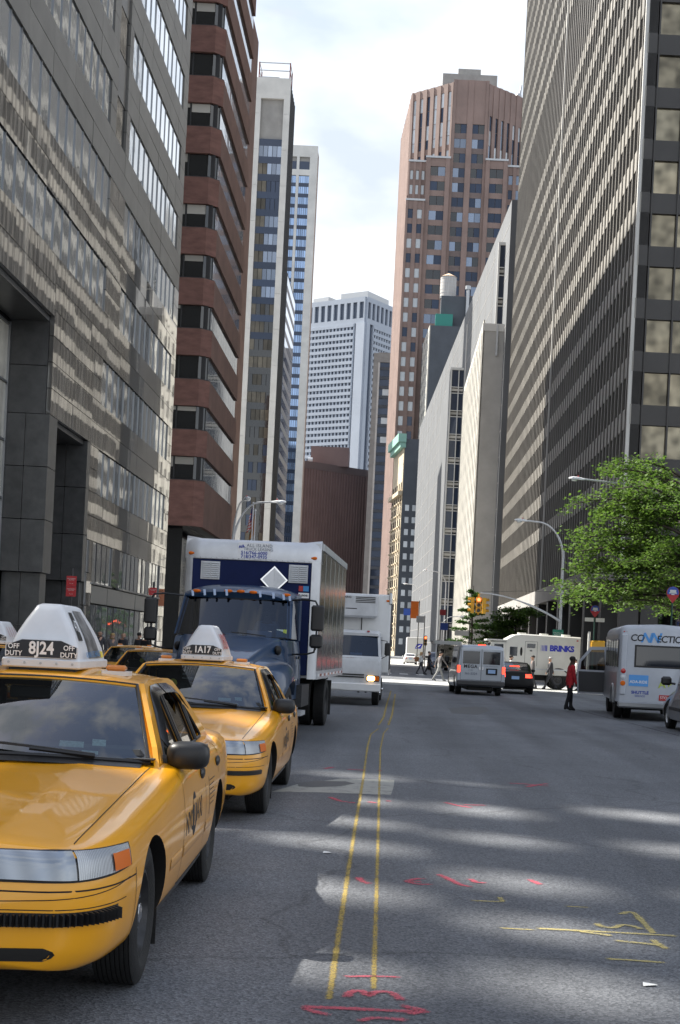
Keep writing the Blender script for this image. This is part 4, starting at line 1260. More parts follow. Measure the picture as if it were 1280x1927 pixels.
def make_wheel(name, r, w, rim='steel', dual=False, seg=36):
    """wheel on the x axis, outer face at +w/2"""
    e = bpy.data.objects.new(name, None); e.empty_display_size = 0.1; COL.objects.link(e)
    h = w / 2; s = r * 0.62
    mb = MB().use('rubber')
    prof = [(-h * 0.75, s), (-h * 0.98, s + 0.04), (-h, r - 0.07), (-h * 0.86, r - 0.012)]
    for k in range(9):
        a = -h * 0.80 + 1.60 * h * k / 8
        prof.append((a - 0.004 if k else a, r if k % 2 == 0 else r))
        if k < 8: prof += [(a + w * 0.055, r), (a + w * 0.062, r - 0.009), (a + w * 0.085, r - 0.009)]
    prof += [(h * 0.86, r - 0.012), (h, r - 0.07), (h * 0.98, s + 0.04), (h * 0.75, s)]
    mb.lathe(prof, 'x', (0, 0, 0), seg)
    mb.build('tyre', e, 30)
    mb = MB()
    if rim == 'steel':
        mb.use('steel_rim')
        mb.lathe([(h * 0.76, s + 0.006), (h * 0.80, s - 0.015), (h * 0.45, s - 0.03), (h * 0.30, s * 0.80), (h * 0.42, s * 0.60), (h * 0.52, s * 0.42), (h * 0.52, 0.002)], 'x', (0, 0, 0), seg)
        mb.use('gap_dark')
        for k in range(14):
            t = 2 * math.pi * k / 14
            mb.ball((h * 0.36, s * 0.72 * math.cos(t), s * 0.72 * math.sin(t)), 0.014, 0.017, 0.017, 8, 5)
        mb.use('chrome')
        mb.lathe([(h * 0.5, 0.055), (h * 0.72, 0.048), (h * 0.80, 0.02), (h * 0.80, 0.001)], 'x', (0, 0, 0), 16)
        for k in range(5):
            t = 2 * math.pi * k / 5; mb.cyl((h * 0.5, s * 0.40 * math.cos(t), s * 0.40 * math.sin(t)), (h * 0.66, s * 0.40 * math.cos(t), s * 0.40 * math.sin(t)), 0.012, n=6)
    elif rim == 'truck':
        mb.use('white_paint')
        mb.lathe([(h * 0.76, s + 0.006), (h * 0.86, s - 0.02), (h * 0.3, s - 0.05), (h * 0.15, s * 0.72), (h * 0.75, s * 0.55), (h * 0.80, s * 0.35)], 'x', (0, 0, 0), seg)
        mb.use('chrome').lathe([(h * 0.78, s * 0.36), (h * 1.25, s * 0.30), (h * 1.35, 0.05), (h * 1.35, 0.001)], 'x', (0, 0, 0), 20)
        for k in range(10):
            t = 2 * math.pi * k / 10; mb.cyl((h * 0.7, s * 0.48 * math.cos(t), s * 0.48 * math.sin(t)), (h * 1.0, s * 0.48 * math.cos(t), s * 0.48 * math.sin(t)), 0.02, n=6)
    elif rim == 'truck_dark':
        mb.use('steel_rim')
        mb.lathe([(h * 0.76, s + 0.006), (h * 0.80, s - 0.02), (-h * 0.1, s - 0.05), (-h * 0.3, s * 0.6), (-h * 0.2, 0.1), (h * 0.3, 0.09), (h * 0.3, 0.001)], 'x', (0, 0, 0), seg)
    else:
        mb.use('alu')
        mb.lathe([(h * 0.76, s + 0.006), (h * 0.84, s - 0.012), (h * 0.5, s - 0.03), (h * 0.45, s * 0.9)], 'x', (0, 0, 0), seg)
        for k in range(7):
            t = 2 * math.pi * k / 7; d = Vector((0, math.cos(t), math.sin(t))); q = Vector((0, -math.sin(t), math.cos(t)))
            mb.obox(Vector((h * 0.55, 0, 0)) + d * s * 0.5, (1, 0, 0), d, q, 0.02, s * 0.48, 0.028)
        mb.lathe([(h * 0.5, 0.07), (h * 0.72, 0.055), (h * 0.74, 0.001)], 'x', (0, 0, 0), 16)
        mb.use('gap_dark').lathe([(h * 0.1, s * 0.95), (h * 0.1, 0.001)], 'x', (0, 0, 0), 20)
    mb.build('rim', e, 35)
    return e
def put_wheel(proto, parent, x, y, z, flip=False, first=None):
    c = copy_tree(proto, parent); c.location = (x, y, z)
    if flip: c.rotation_euler = (0, 0, math.pi)
    return c
def drop(root):
    for ch in list(root.children): drop(ch)
    bpy.data.objects.remove(root)

class Hull:
    """a lofted vehicle body (x across, y from nose to tail, z up) that flat marks can be laid on"""
    def __init__(self, ys, W, ZB, ZT, crown, sect, arch, mats, n_st=84):
        self.W, self.ZB, self.ZT = W, ZB, ZT
        y0, y1 = ys
        st = []
        for i in range(n_st + 1):
            t = i / n_st
            st.append(y0 + (y1 - y0) * (t * 0.55 + 0.45 * (0.5 - 0.5 * math.cos(math.pi * t))))
        rings = []
        for y in st:
            w, zb, zt, cr = pch(*W, y), pch(*ZB, y), pch(*ZT, y), pch(*crown, y)
            hp = sect(y, w, zb, zt, cr); half = []
            for i in range(len(hp) - 1):           # round the section through its points
                q0, q1, q2, q3 = hp[max(i - 1, 0)], hp[i], hp[i + 1], hp[min(i + 2, len(hp) - 1)]
                for s_ in (0, .34, .67):
                    half.append(tuple(max(0 if j == 0 else -9, .5 * (2 * q1[j] + (q2[j] - q0[j]) * s_ + (2 * q0[j] - 5 * q1[j] + 4 * q2[j] - q3[j]) * s_ ** 2 + (3 * q1[j] - q0[j] - 3 * q2[j] + q3[j]) * s_ ** 3)) for j in (0, 1)))
            half.append(hp[-1]); half[0] = hp[0]
            rings.append([(x, y, z) for x, z in half] + [(-x, y, z) for x, z in reversed(half[1:-1])])
        mb = MB().use(mats[0])
        mb.loft(rings, True)
        self.mb = mb
        o = bpy.data.objects.new('hull_tmp', mb.mesh('body')); COL.objects.link(o)
        o.data.materials.append(M[mats[1]])
        # wheel arches
        cut = MB().use(mats[1])
        for (yc, zc, r, xin, xout) in arch:
            for s in (1, -1):
                ring = []
                for xx in (xin, xout):
                    ring.append([(s * xx, yc + r * math.cos(2 * math.pi * k / 40), zc + r * math.sin(2 * math.pi * k / 40)) for k in range(40)])
                cut.loft(ring, True)
        co = bpy.data.objects.new('cut_tmp', cut.mesh('cut')); COL.objects.link(co)
        md = o.modifiers.new('b', 'BOOLEAN'); md.operation = 'DIFFERENCE'; md.object = co; md.solver = 'EXACT'; md.material_mode = 'TRANSFER'
        bake(o, [co])
        bpy.data.objects.remove(co)
        o.data.polygons.foreach_set('use_smooth', [True] * len(o.data.polygons)); o.data.set_sharp_from_angle(angle=R(38))
        self.o = o
        bm = bmesh.new(); bm.from_mesh(o.data)
        self.bvh = BVHTree.FromBMesh(bm); bm.free()
    def hit(self, o, d, off=0.003):
        d = Vector(d).normalized()
        loc, nor, _, _ = self.bvh.ray_cast(Vector(o), d, 40.0)
        if loc is None: return None
        if nor.dot(d) > 0: nor = -nor
        return loc + nor * off
    def patch(self, mb, rays, off=0.004):
        """rays[i][j] = (origin, direction): a sheet laid on the body"""
        pts = []
        for row in rays:
            r = [self.hit(a, b, off) for a, b in row]
            if any(q is None for q in r): continue
            pts.append(r)
        if len(pts) > 1: mb.grid(pts)
    def line(self, mb, rays, w, off=0.002):
        """thin strip along a projected line"""
        P = [self.hit(a, b, off) for a, b in rays]; D = [Vector(b).normalized() for a, b in rays]
        Q = [(p, d) for p, d in zip(P, D) if p is not None]
        if len(Q) < 2: return
        rows = []
        for i, (p, d) in enumerate(Q):
            t = (Q[min(i + 1, len(Q) - 1)][0] - Q[max(i - 1, 0)][0]).normalized()
            s = t.cross(d).normalized() * w / 2
            rows.append((p + s, p - s))
        mb.add([q for ab in rows for q in ab], [(2 * i, 2 * i + 1, 2 * i + 3, 2 * i + 2) for i in range(len(rows) - 1)])
    def wrap(self, me, c, right, up, d, off=0.004):
        """lay a flat mesh on the body: its xy plane at c, pushed along d"""
        r, u = Vector(right), Vector(up)
        bm = bmesh.new(); bm.from_mesh(me); bmesh.ops.triangulate(bm, faces=bm.faces)
        for _ in range(2): bmesh.ops.subdivide_edges(bm, edges=[e for e in bm.edges if e.calc_length() > .02], cuts=1, use_grid_fill=True); bmesh.ops.triangulate(bm, faces=bm.faces)
        bm.to_mesh(me); bm.free()
        for v in me.vertices:
            p = Vector(c) + r * v.co.x + u * v.co.y
            h = self.hit(p - Vector(d).normalized() * 1.5, d, off)
            v.co = h if h is not None else p
        return me

# ------------------------------------------------------------------ the taxi
def taxi_section(y, w, zb, zt, cr):
    h = zt - zb
    ze = zt - cr
    return [(0, zb), (w * 0.78, zb), (w * 0.90, zb + 0.008), (w * 0.955, zb + min(0.05, h * 0.12)), (w * 0.982, zb + h * 0.20), (w * 0.995, zb + h * 0.34), (w, zb + h * 0.48), (w * 0.996, zb + h * 0.62),
            (w * 0.985, zb + h * 0.74), (w * 0.968, zb + h * 0.84), (w * 0.945, ze - h * 0.055), (w * 0.918, ze - h * 0.018), (w * 0.88, ze), (w * 0.80, ze + cr * 0.32), (w * 0.62, ze + cr * 0.66),
            (w * 0.46, ze + cr * 0.90 + 0.004), (w * 0.41, ze + cr * 0.93 + 0.003), (w * 0.30, ze + cr * 0.95), (w * 0.15, ze + cr * 0.99), (0, zt)]
TX_W = ([0, .012, .04, .09, .18, .32, .55, .9, 1.5, 2.7, 3.9, 4.6, 5.0, 5.2, 5.32, 5.38], [.40, .60, .72, .80, .865, .915, .945, .965, .983, .99, .985, .965, .93, .89, .80, .60])
TX_ZB = ([0, .05, .2, .6, 1.5, 3.9, 4.8, 5.38], [.32, .27, .25, .245, .25, .26, .31, .40])
TX_ZT = ([0, .012, .028, .045, .07, .10, .15, .25, .5, .8, 1.4, 1.9, 2.2, 4.2, 4.45, 5.0, 5.2, 5.3, 5.36, 5.38], [.53, .575, .61, .665, .725, .762, .783, .803, .840, .876, .935, .976, .985, .985, 1.02, 1.02, .995, .92, .74, .60])
TX_CR = ([0, .1, .4, 1.0, 1.9, 2.2, 4.2, 4.6, 5.2, 5.38], [.010, .020, .034, .044, .048, .03, .03, .05, .05, .02])

def taxi_proto():
    H = Hull((0, 5.38), TX_W, TX_ZB, TX_ZT, TX_CR, taxi_section, [(1.02, .335, .375, .60, 1.4), (3.93, .335, .375, .60, 1.4)], ('taxi_yellow', 'gap_dark'))
    t = empty('taxi', (0, 0, 0))
    body = H.o; body.name = 'body'; body.data.name = 'body'; body.parent = t
    def fr(phi, z, cx=0.2, cy=0.75):       # ray from outside the nose, turned by phi from straight ahead
        a = R(phi); d = Vector((math.sin(a), -math.cos(a), 0)); c = Vector((cx if phi > 0 else -cx, cy, z))
        return (c + d * 2.0, -d)
    def side(y, z, s=1): return (Vector((s * 3, y, z)), Vector((-s, 0, 0)))
    def top(x, y): return (Vector((x, y, 3)), Vector((0, 0, -1)))
    def lin(a, b, n): return [a + (b - a) * i / n for i in range(n + 1)]
    for s in (1, -1):
        # surround, lamp, corner lamp
        mb = MB().use('gap_dark')
        H.patch(mb, [[fr(s * p, pch([10, 40, 72], [.630, .631, .648], p) + (pch([10, 40, 72], [.757, .756, .748], p) - pch([10, 40, 72], [.630, .631, .648], p)) * k / 4) for p in lin(17.5, 72.5, 22)] for k in range(5)], 0.003)
        mb.build('lamp_surround', body, 40)
        hl = MB().use('reflector')
        H.patch(hl, [[fr(s * p, .640 + (.750 - .640) * k / 5) for p in lin(19, 41.2, 12)] for k in range(6)], 0.006)
        hh = hl.build('headlight', t, 40)
        hl = MB().use('lamp_cover'); H.patch(hl, [[fr(s * p, .640 + (.750 - .640) * k / 5) for p in lin(19, 41.2, 12)] for k in range(6)], 0.016); hl.build('lens', hh, 40)
        cl = MB().use('reflector_fine')
        H.patch(cl, [[fr(s * p, pch([40, 72], [.638, .656], p) + (pch([40, 72], [.752, .744], p) - pch([40, 72], [.638, .656], p)) * k / 5) for p in lin(41.8, 71, 14)] for k in range(6)], 0.006)
        c = cl.build('corner_lamp', t, 40)
        am = MB().use('amber')
        H.patch(am, [[fr(s * p, .652 + (.722 - .652) * k / 3) for p in lin(56, 69, 6)] for k in range(4)], 0.014)
        am.build('amber_lens', c, 40)
    # grille
    mb = MB().use('black_trim')
    H.patch(mb, [[(Vector((x, -2, z)), Vector((0, 1, 0))) for x in lin(-.30, .30, 12)] for z in lin(.60, .745, 5)], 0.006)
    g = mb.build('grille', t, 40)
    mb = MB().use('chrome')
    for z in lin(.62, .73, 5):
        H.line(mb, [(Vector((x, -2, z)), Vector((0, 1, 0))) for x in lin(-.28, .28, 12)], 0.009, 0.012)
    mb.build('grille_bar', g)
    # bumper seams, lower intake
    mb = MB().use('gap_dark')
    H.line(mb, [fr(p, .596) for p in lin(-78, 78, 60)], 0.007)
    for s in (1, -1):
        H.line(mb, [fr(s * p, .552 + .00005 * p * p * .2) for p in lin(8, 70, 30)], 0.004)
        H.line(mb, [fr(s * p, .522) for p in lin(6, 66, 30)], 0.004)
        H.line(mb, [(Vector((s * 3, .62 - (z - .3) * .10, z)), Vector((-s, 0, 0))) for z in lin(.30, .625, 6)], 0.007)   # bumper to wing
    mb.build('bumper_seam', body)
    mb = MB().use('gap_dark')
    for s in (1, -1):
        rows = []
        for k in range(5):
            z = .312 + .055 * k / 4; ins = .05 * abs(k - 2) ** 2 / 4
            rows.append([fr(s * p, z) for p in lin(15 + ins * 20, 36 - ins * 60, 10)])
        H.patch(mb, rows, 0.003)
    H.patch(mb, [[(Vector((x, -2, z)), Vector((0, 1, 0))) for x in lin(-.235, .235, 8)] for z in lin(.312, .367, 3)], 0.003)
    mb.build('air_intake', t)
    # hood and shut lines
    mb = MB().use('gap_dark')
    for s in (1, -1):
        H.line(mb, [top(s * x, y) for x, y in [(pch([.14, .6, 1.2, 1.9], [.735, .76, .775, .785], y), y) for y in lin(.14, 1.95, 24)]], 0.006, 0.001)
    H.line(mb, [top(x, .085 + .055 * (x / .73) ** 4) for x in lin(-.735, .735, 24)], 0.008, 0.0015)
    mb.build('hood_gap', body)
    mb = MB().use('gap_dark')
    for s in (1, -1):
        for pts in ([(2.03, .92), (2.0, .75), (1.97, .55), (1.98, .30)], [(3.02, .95), (3.03, .30)], [(4.02, .95), (3.98, .85), (3.86, .76)]):
            P = []
            for a, b in zip(pts, pts[1:]): P += [(a[0] + (b[0] - a[0]) * k / 6, a[1] + (b[1] - a[1]) * k / 6) for k in range(6)]
            P.append(pts[-1])
            H.line(mb, [side(y, z, s) for y, z in P], 0.008, 0.0015)
        H.line(mb, [side(y, .315, s) for y in lin(1.98, 3.5, 10)], 0.007, 0.0015)
    mb.build('door_gap', body)
    # side mouldings
    for s in (1, -1):
        mb = MB().use('taxi_yellow')
        for (a, b) in ((1.52, 1.94), (2.02, 2.98), (3.07, 3.50)):
            rows = []
            for z, off in ((.455, .0005), (.460, .0028), (.517, .0030), (.522, .0005)):
                rows.append([H.hit(*side(y, z, s), off) for y in lin(a, b, 12)])
            if not any(q is None for r in rows for q in r): mb.grid(rows)
        mb.build('side_moulding', t, 50)
        for y in (2.90, 3.84):
            p = H.hit(*side(y, .842, s), .006); mb = MB().use('black_trim')
            mb.ball((p.x, p.y, p.z), .016, .085, .036, 12, 7); mb.build('door_handle', t, 60)
        # sill
        mb = MB().use('black_trim')
        H.line(mb, [side(y, .275, s) for y in lin(1.45, 3.5, 16)], 0.05, 0.003)
        mb.build('sill', t)
        # mud flap
        MB().use('rubber').box(s * .68, s * .93, 1.42, 1.435, .10, .36).build('mud_flap', t)
    # lettering on the doors
    for s in (1, -1):
        rt = (0, s, 0)
        def put(txt, size, y, z, m='letter_black', bold=0.004, spacing=0.95, sx=1.0):
            me = text_mesh(txt, size, m, 'lettering', bold=bold, spacing=spacing, sx=sx)
            H.wrap(me, (s * 1.0, y, z), rt, (0, 0, 1), (-s, 0, 0), 0.0010)
            return me
        y0 = 2.43
        link('door_lettering', put('NYC', .165, y0 - s * .215, .62, bold=0.004), t)
        disc = MB().use('letter_black'); 
        me = MB().use('letter_black')
        for (yy, zz) in [(0, 0)]:
            me.grid([[(.092 * q * math.cos(2 * math.pi * k / 28), .128 * q * math.sin(2 * math.pi * k / 28), 0) for k in range(29)] for q in (.02, .25, .5, .75, 1)])
        mm = me.mesh('lettering'); H.wrap(mm, (s * 1.0, y0, .65), rt, (0, 0, 1), (-s, 0, 0), 0.0010)
        link('door_badge', mm, t)
        link('door_lettering', put('T', .21, y0, .65, m='taxi_yellow', bold=0.006), t).data
        for o in t.children:
            pass
        link('door_lettering', put('AXI', .175, y0 + s * .235, .65, bold=0.002), t)
        # fare panel on the rear door
        me = MB().use('letter_black')
        for a in range(6):
            z = .78 - .03 * a
            me.add([(-.16 if a else -.16, z - .78, 0), (.16 - .05 * (a % 3), z - .78, 0), (.16 - .05 * (a % 3), z - .774, 0), (-.16, z - .774, 0)], [(0, 1, 2, 3)])
        me.add([(-.20, -.21, 0), (-.18, -.21, 0), (-.18, .03, 0), (-.20, .03, 0)], [(0, 1, 2, 3)])
        mm = me.mesh('lettering'); H.wrap(mm, (s * 1.0, 3.42, .76), rt, (0, 0, 1), (-s, 0, 0), 0.0010)
        link('fare_panel', mm, t)
    # lift the T above its badge
    for o in t.children:
        if o.name.startswith('door_lettering') and o.data.materials[0] == M['taxi_yellow']:
            o.location.x = 0
            for v in o.data.vertices: v.co.x += 0.0006 if v.co.x > 0 else -0.0006
    # ---- greenhouse
    def sx(z): return .835 - .205 * max(0.0, (z - .95) / .44) ** 1.15
    def roofz(y): return pch([2.45, 2.6, 3.1, 3.6, 3.85], [1.395, 1.425, 1.455, 1.44, 1.40], y)
    # windscreen and rear window
    def pane(name, b, tp, m, n=12, k=6, bulge=0.02):
        rows = []
        for j in range(k + 1):
            v = j / k; row = []
            for i in range(n + 1):
                u = -1 + 2 * i / n
                p, q = Vector(b(u)), Vector(tp(u)); w = p + (q - p) * v
                w += Vector((0, -1 if name == 'windscreen' else 1, 1)).normalized() * bulge * 4 * v * (1 - v) * (1 - u * u * .6)
                row.append(w)
            rows.append(row)
        mb = MB().use(m); mb.grid(rows); return mb.build(name, t, 60), rows
    wb = lambda u: (.775 * u, 1.80 + .21 * u * u, 1.000 - .035 * u * u)
    wt = lambda u: (.600 * u, 2.46 + .11 * u * u, 1.402 - .030 * u * u)
    ws, wrows = pane('windscreen', wb, wt, 'glass_windscreen')
    rb = lambda u: (.70 * u, 4.42 - .12 * u * u, 1.015 - .02 * u * u)
    rt_ = lambda u: (.585 * u, 3.85 - .08 * u * u, 1.395 - .025 * u * u)
    pane('rear_window', rb, rt_, 'glass_side')
    # roof
    rows = []
    for i in range(15):
        v = i / 14; row = []
        for j in range(-10, 11):
            u = j / 10
            f, r_ = Vector(wt(u)), Vector(rt_(u)); f.y -= .015; r_.y += .02
            y = f.y + (r_.y - f.y) * v
            zc = roofz(y); e = pch([0, .12, .5, .88, 1], [f.z, 1.392, 1.400, 1.388, r_.z], v)
            z = e + (zc - e) * (1 - abs(u) ** 2.4) if 0 < i < 14 else (f.z if i == 0 else r_.z)
            x = (.605 + .03 * math.sin(math.pi * v)) * u
            row.append((x, y, z))
        rows.append(row)
    mb = MB().use('taxi_yellow'); mb.grid(rows, (0, 0, -.02)); roof = mb.build('roof', t, 50)
    # sides: frame sheet with window openings
    def smooth(poly, n=3): return poly
    outer = [(1.99, .93), (2.10, 1.05), (2.30, 1.205), (2.50, 1.33), (2.60, 1.385), (2.8, 1.40), (3.1, 1.405), (3.4, 1.402), (3.65, 1.395), (3.80, 1.375), (3.98, 1.28), (4.18, 1.14), (4.36, 1.03), (4.44, .96), (3.6, .93), (2.8, .93)]
    w1 = [(2.20, .975), (2.34, 1.10), (2.50, 1.22), (2.64, 1.315), (2.74, 1.345), (2.98, 1.352), (2.99, .975)]
    w2 = [(3.07, .975), (3.06, 1.352), (3.40, 1.345), (3.56, 1.325), (3.70, 1.24), (3.70, .985)]
    w3 = [(3.75, .99), (3.75, 1.215), (3.86, 1.14), (4.00, 1.02), (3.98, .995)]
    for s in (1, -1):
        polys = [outer, w1, w2, w3]
        flat = [p for q in polys for p in q]
        tris = tessellate_polygon([[Vector((a, b, 0)) for a, b in q] for q in polys])
        mb = MB().use('taxi_yellow')
        n = len(flat)
        vs = [(s * sx(b), a, b) for a, b in flat] + [(s * (sx(b) - .03), a, b) for a, b in flat]
        fs = [tuple(x) for x in tris] + [tuple(i + n for i in reversed(x)) for x in tris]
        o = 0
        for q in polys:
            k = len(q); fs += [(o + i, o + (i + 1) % k, n + o + (i + 1) % k, n + o + i) for i in range(k)]; o += k
        mb.add(vs, fs); mb.build('side_frame', t)
        for nm, q, m in (('side_window', w1, 'glass_side'), ('side_window', w2, 'glass_side'), ('quarter_window', w3, 'glass_side')):
            mb = MB().use(m); mb.add([(s * (sx(b) - .012), a, b) for a, b in q], [tuple(range(len(q)))]); mb.build(nm, t)
        # black frame round the openings, rain visor
        mb = MB().use('black_trim')
        for q in (w1, w2, w3):
            mb.tube([(s * (sx(b) + .001), a, b) for a, b in q + q[:1]], .010, 5)
        mb.build('window_trim', t)
        mb = MB().use('black_gloss')
        for q in ([(2.30, 1.07), (2.50, 1.225), (2.64, 1.325), (2.74, 1.358), (3.00, 1.366)], [(3.05, 1.366), (3.40, 1.36), (3.58, 1.335), (3.72, 1.24)]):
            a = [(s * (sx(z) + .004), y, z + .012) for y, z in q]; b = [(s * (sx(z - .05) + .035), y + .01, z - .045) for y, z in q]
            mb.grid([a, b], (s * -.004, 0, 0))
        mb.build('rain_visor', t, 50)
        # A pillar strip
        mb = MB().use('taxi_yellow'); up = [wrows[j][12 if s > 0 else 0] for j in range(7)]
        inn = [p + Vector((-s * .012, .0, .0)) for p in up]; out = [Vector((s * sx(p.z), p.y + .055, p.z - .002)) for p in up]
        mb.grid([[p + Vector((0, -.004, .006)) for p in inn], [p + Vector((s * .012, .012, .004)) for p in up], out]); mb.build('pillar', t, 60)
        mb = MB().use('black_trim'); mb.tube([p + Vector((-s * .004, -.004, .004)) for p in up], .011, 6); mb.build('windscreen_trim', t)
        # C pillar to roof seam cover
        # mirror
        mb = MB().use('black_trim')
        c = Vector((s * .965, 2.16, 1.0))
        rings = []
        for yy, f in ((-.075, .55), (-.055, .85), (-.01, 1.0), (.05, 1.0), (.075, .93)):
            ring = []
            for k in range(20):
                a = 2 * math.pi * k / 20; q, r_ = math.cos(a), math.sin(a)
                ring.append((c.x + .118 * f * math.copysign(abs(q) ** .6, q), c.y + yy, c.z + .078 * f * math.copysign(abs(r_) ** .6, r_) + .006))
            rings.append(ring)
        mb.loft(rings); mb.tube([(s * .82, 2.20, .955), (s * .87, 2.18, .968), (s * .93, 2.16, .985)], [.05, .034, .03], 10)
        mi = mb.build('mirror', t, 45)
        MB().use('chrome').box(c.x - .10, c.x + .10, c.y + .076, c.y + .078, c.z - .06, c.z + .07).build('mirror_glass', mi)
    mb = MB().use('black_trim'); mb.tube([Vector(wb(u / 10)) + Vector((0, -.004, .003)) for u in range(-10, 11)], .014, 6); mb.tube([Vector(wt(u / 10)) + Vector((0, .0, .004)) for u in range(-10, 11)], .009, 6)
    mb.build('windscreen_trim', t)
    # cowl and wipers
    mb = MB().use('black_trim')
    mb.grid([[(x, 1.70 + .21 * (x / .78) ** 2 + .002, pch(*TX_ZT, 1.72) + .012 - .03 * (x / .78) ** 2) for x in lin(-.74, .74, 14)], [(x, 1.81 + .21 * (x / .78) ** 2, 1.003 - .035 * (x / .78) ** 2) for x in lin(-.74, .74, 14)]])
    mb.build('cowl', t)
    for (x0, x1) in ((.50, -.12), (-.10, -.66)):
        mb = MB().use('black_trim'); w = lambda u, k: Vector(wb(u / .775)) + (Vector(wt(u / .775)) - Vector(wb(u / .775))) * k + Vector((0, -.03, .02))
        P = [w(x0 + (x1 - x0) * k / 6, .02 + .09 * k / 6) for k in range(7)]
        mb.tube(P, .008, 5); mb.tube([w(x0, .0), w(x0 + (x1 - x0) * .55, .045)], .012, 6)
        mb.build('wiper', t)
    # cabin
    MB().use('interior_dark').box(-.80, .80, 1.97, 4.25, .985, .992).build('cabin_floor', t)
    mb = MB().use('interior_dark'); mb.bevbox(-.74, .74, 2.02, 2.34, .94, 1.035, .03); mb.build('dashboard', t, 40)
    mb = MB().use('interior_dark'); mb.tube([(.36 + .185 * math.cos(a), 2.46 - .06 * math.sin(a), 1.02 + .165 * math.sin(a)) for a in [2 * math.pi * k / 24 for k in range(25)]], .014, 6); mb.build('steering_wheel', t, 60)
    for x in (-.38, .38):
        mb = MB().use('interior_seat'); mb.bevbox(x - .25, x + .25, 2.78, 2.92, .90, 1.21, .05, .03); mb.bevbox(x - .14, x + .14, 2.81, 2.90, 1.20, 1.345, .035, .03); mb.build('seat', t, 40)
    mb = MB().use('interior_seat'); mb.bevbox(-.66, .66, 3.72, 3.88, .9, 1.2, .05, .03); mb.build('rear_seat', t, 40)
    mb = MB().use('interior_dark'); mb.box(-.60, .60, 3.0, 3.03, .98, 1.05); mb.box(-.62, -.56, 3.0, 3.03, .98, 1.36); mb.box(.56, .62, 3.0, 3.03, .98, 1.36); mb.box(-.02, .02, 3.0, 3.03, .98, 1.37); mb.box(-.6, .6, 3.0, 3.03, 1.33, 1.375); mb.build('partition', t)
    mb = MB().use('black_trim'); mb.bevbox(-.14, .14, 2.52, 2.55, 1.27, 1.345, .01); mb.build('rear_view_mirror', t)
    # windscreen stickers
    for (u, v, w, h) in ((.47, .16, .13, .055), (.66, .20, .075, .06), (.60, .075, .09, .03)):
        p = Vector(wb(u)) + (Vector(wt(u)) - Vector(wb(u))) * v; p += Vector((0, .012, 0))
        e2 = (Vector(wt(u)) - Vector(wb(u))).normalized(); e1 = (Vector(wb(u + .05)) - Vector(wb(u - .05))).normalized()
        mb = MB().use('sticker'); mb.add([p - e1 * w / 2 - e2 * h / 2, p + e1 * w / 2 - e2 * h / 2, p + e1 * w / 2 + e2 * h / 2, p - e1 * w / 2 + e2 * h / 2], [(0, 1, 2, 3)])
        mb.build('windscreen_sticker', t)
    p = Vector(wb(-.35)) + (Vector(wt(-.35)) - Vector(wb(-.35))) * .50 + Vector((0, .09, 0))
    MB().use('ad_yellow').lathe([(0, .045), (.004, .045)], 'y', p, 18, True).build('air_freshener', t)
    # wheels
    wp = make_wheel('wheel', .335, .215)
    for y in (1.02, 3.93):
        put_wheel(wp, t, .83, y, .335); put_wheel(wp, t, -.83, y, .335, True)
    drop(wp)
    # underbody
    MB().use('gap_dark').box(-.60, .60, .5, 5.0, .17, .26).build('underbody', t)
    # rear lamps
    for s in (1, -1):
        mb = MB().use('red_lens')
        H.patch(mb, [[(Vector((s * x, 8, z)), Vector((0, -1, 0))) for x in lin(.45, .80, 6)] for z in lin(.70, .88, 4)], .006)
        mb.build('tail_lamp', t, 40)
    # roof marker lamps
    for s in (1, -1):
        mb = MB().use('white_plastic'); mb.box(s * .34, s * .50, 2.80, 2.96, 1.418, 1.446)
        b = mb.build('roof_marker_base', t)
        mb = MB().use('amber_dim'); mb.bevbox(min(s * .36, s * .48), max(s * .36, s * .48), 2.82, 2.90, 1.446, 1.482, .012); mb.build('roof_marker', t, 40)
    return t, H

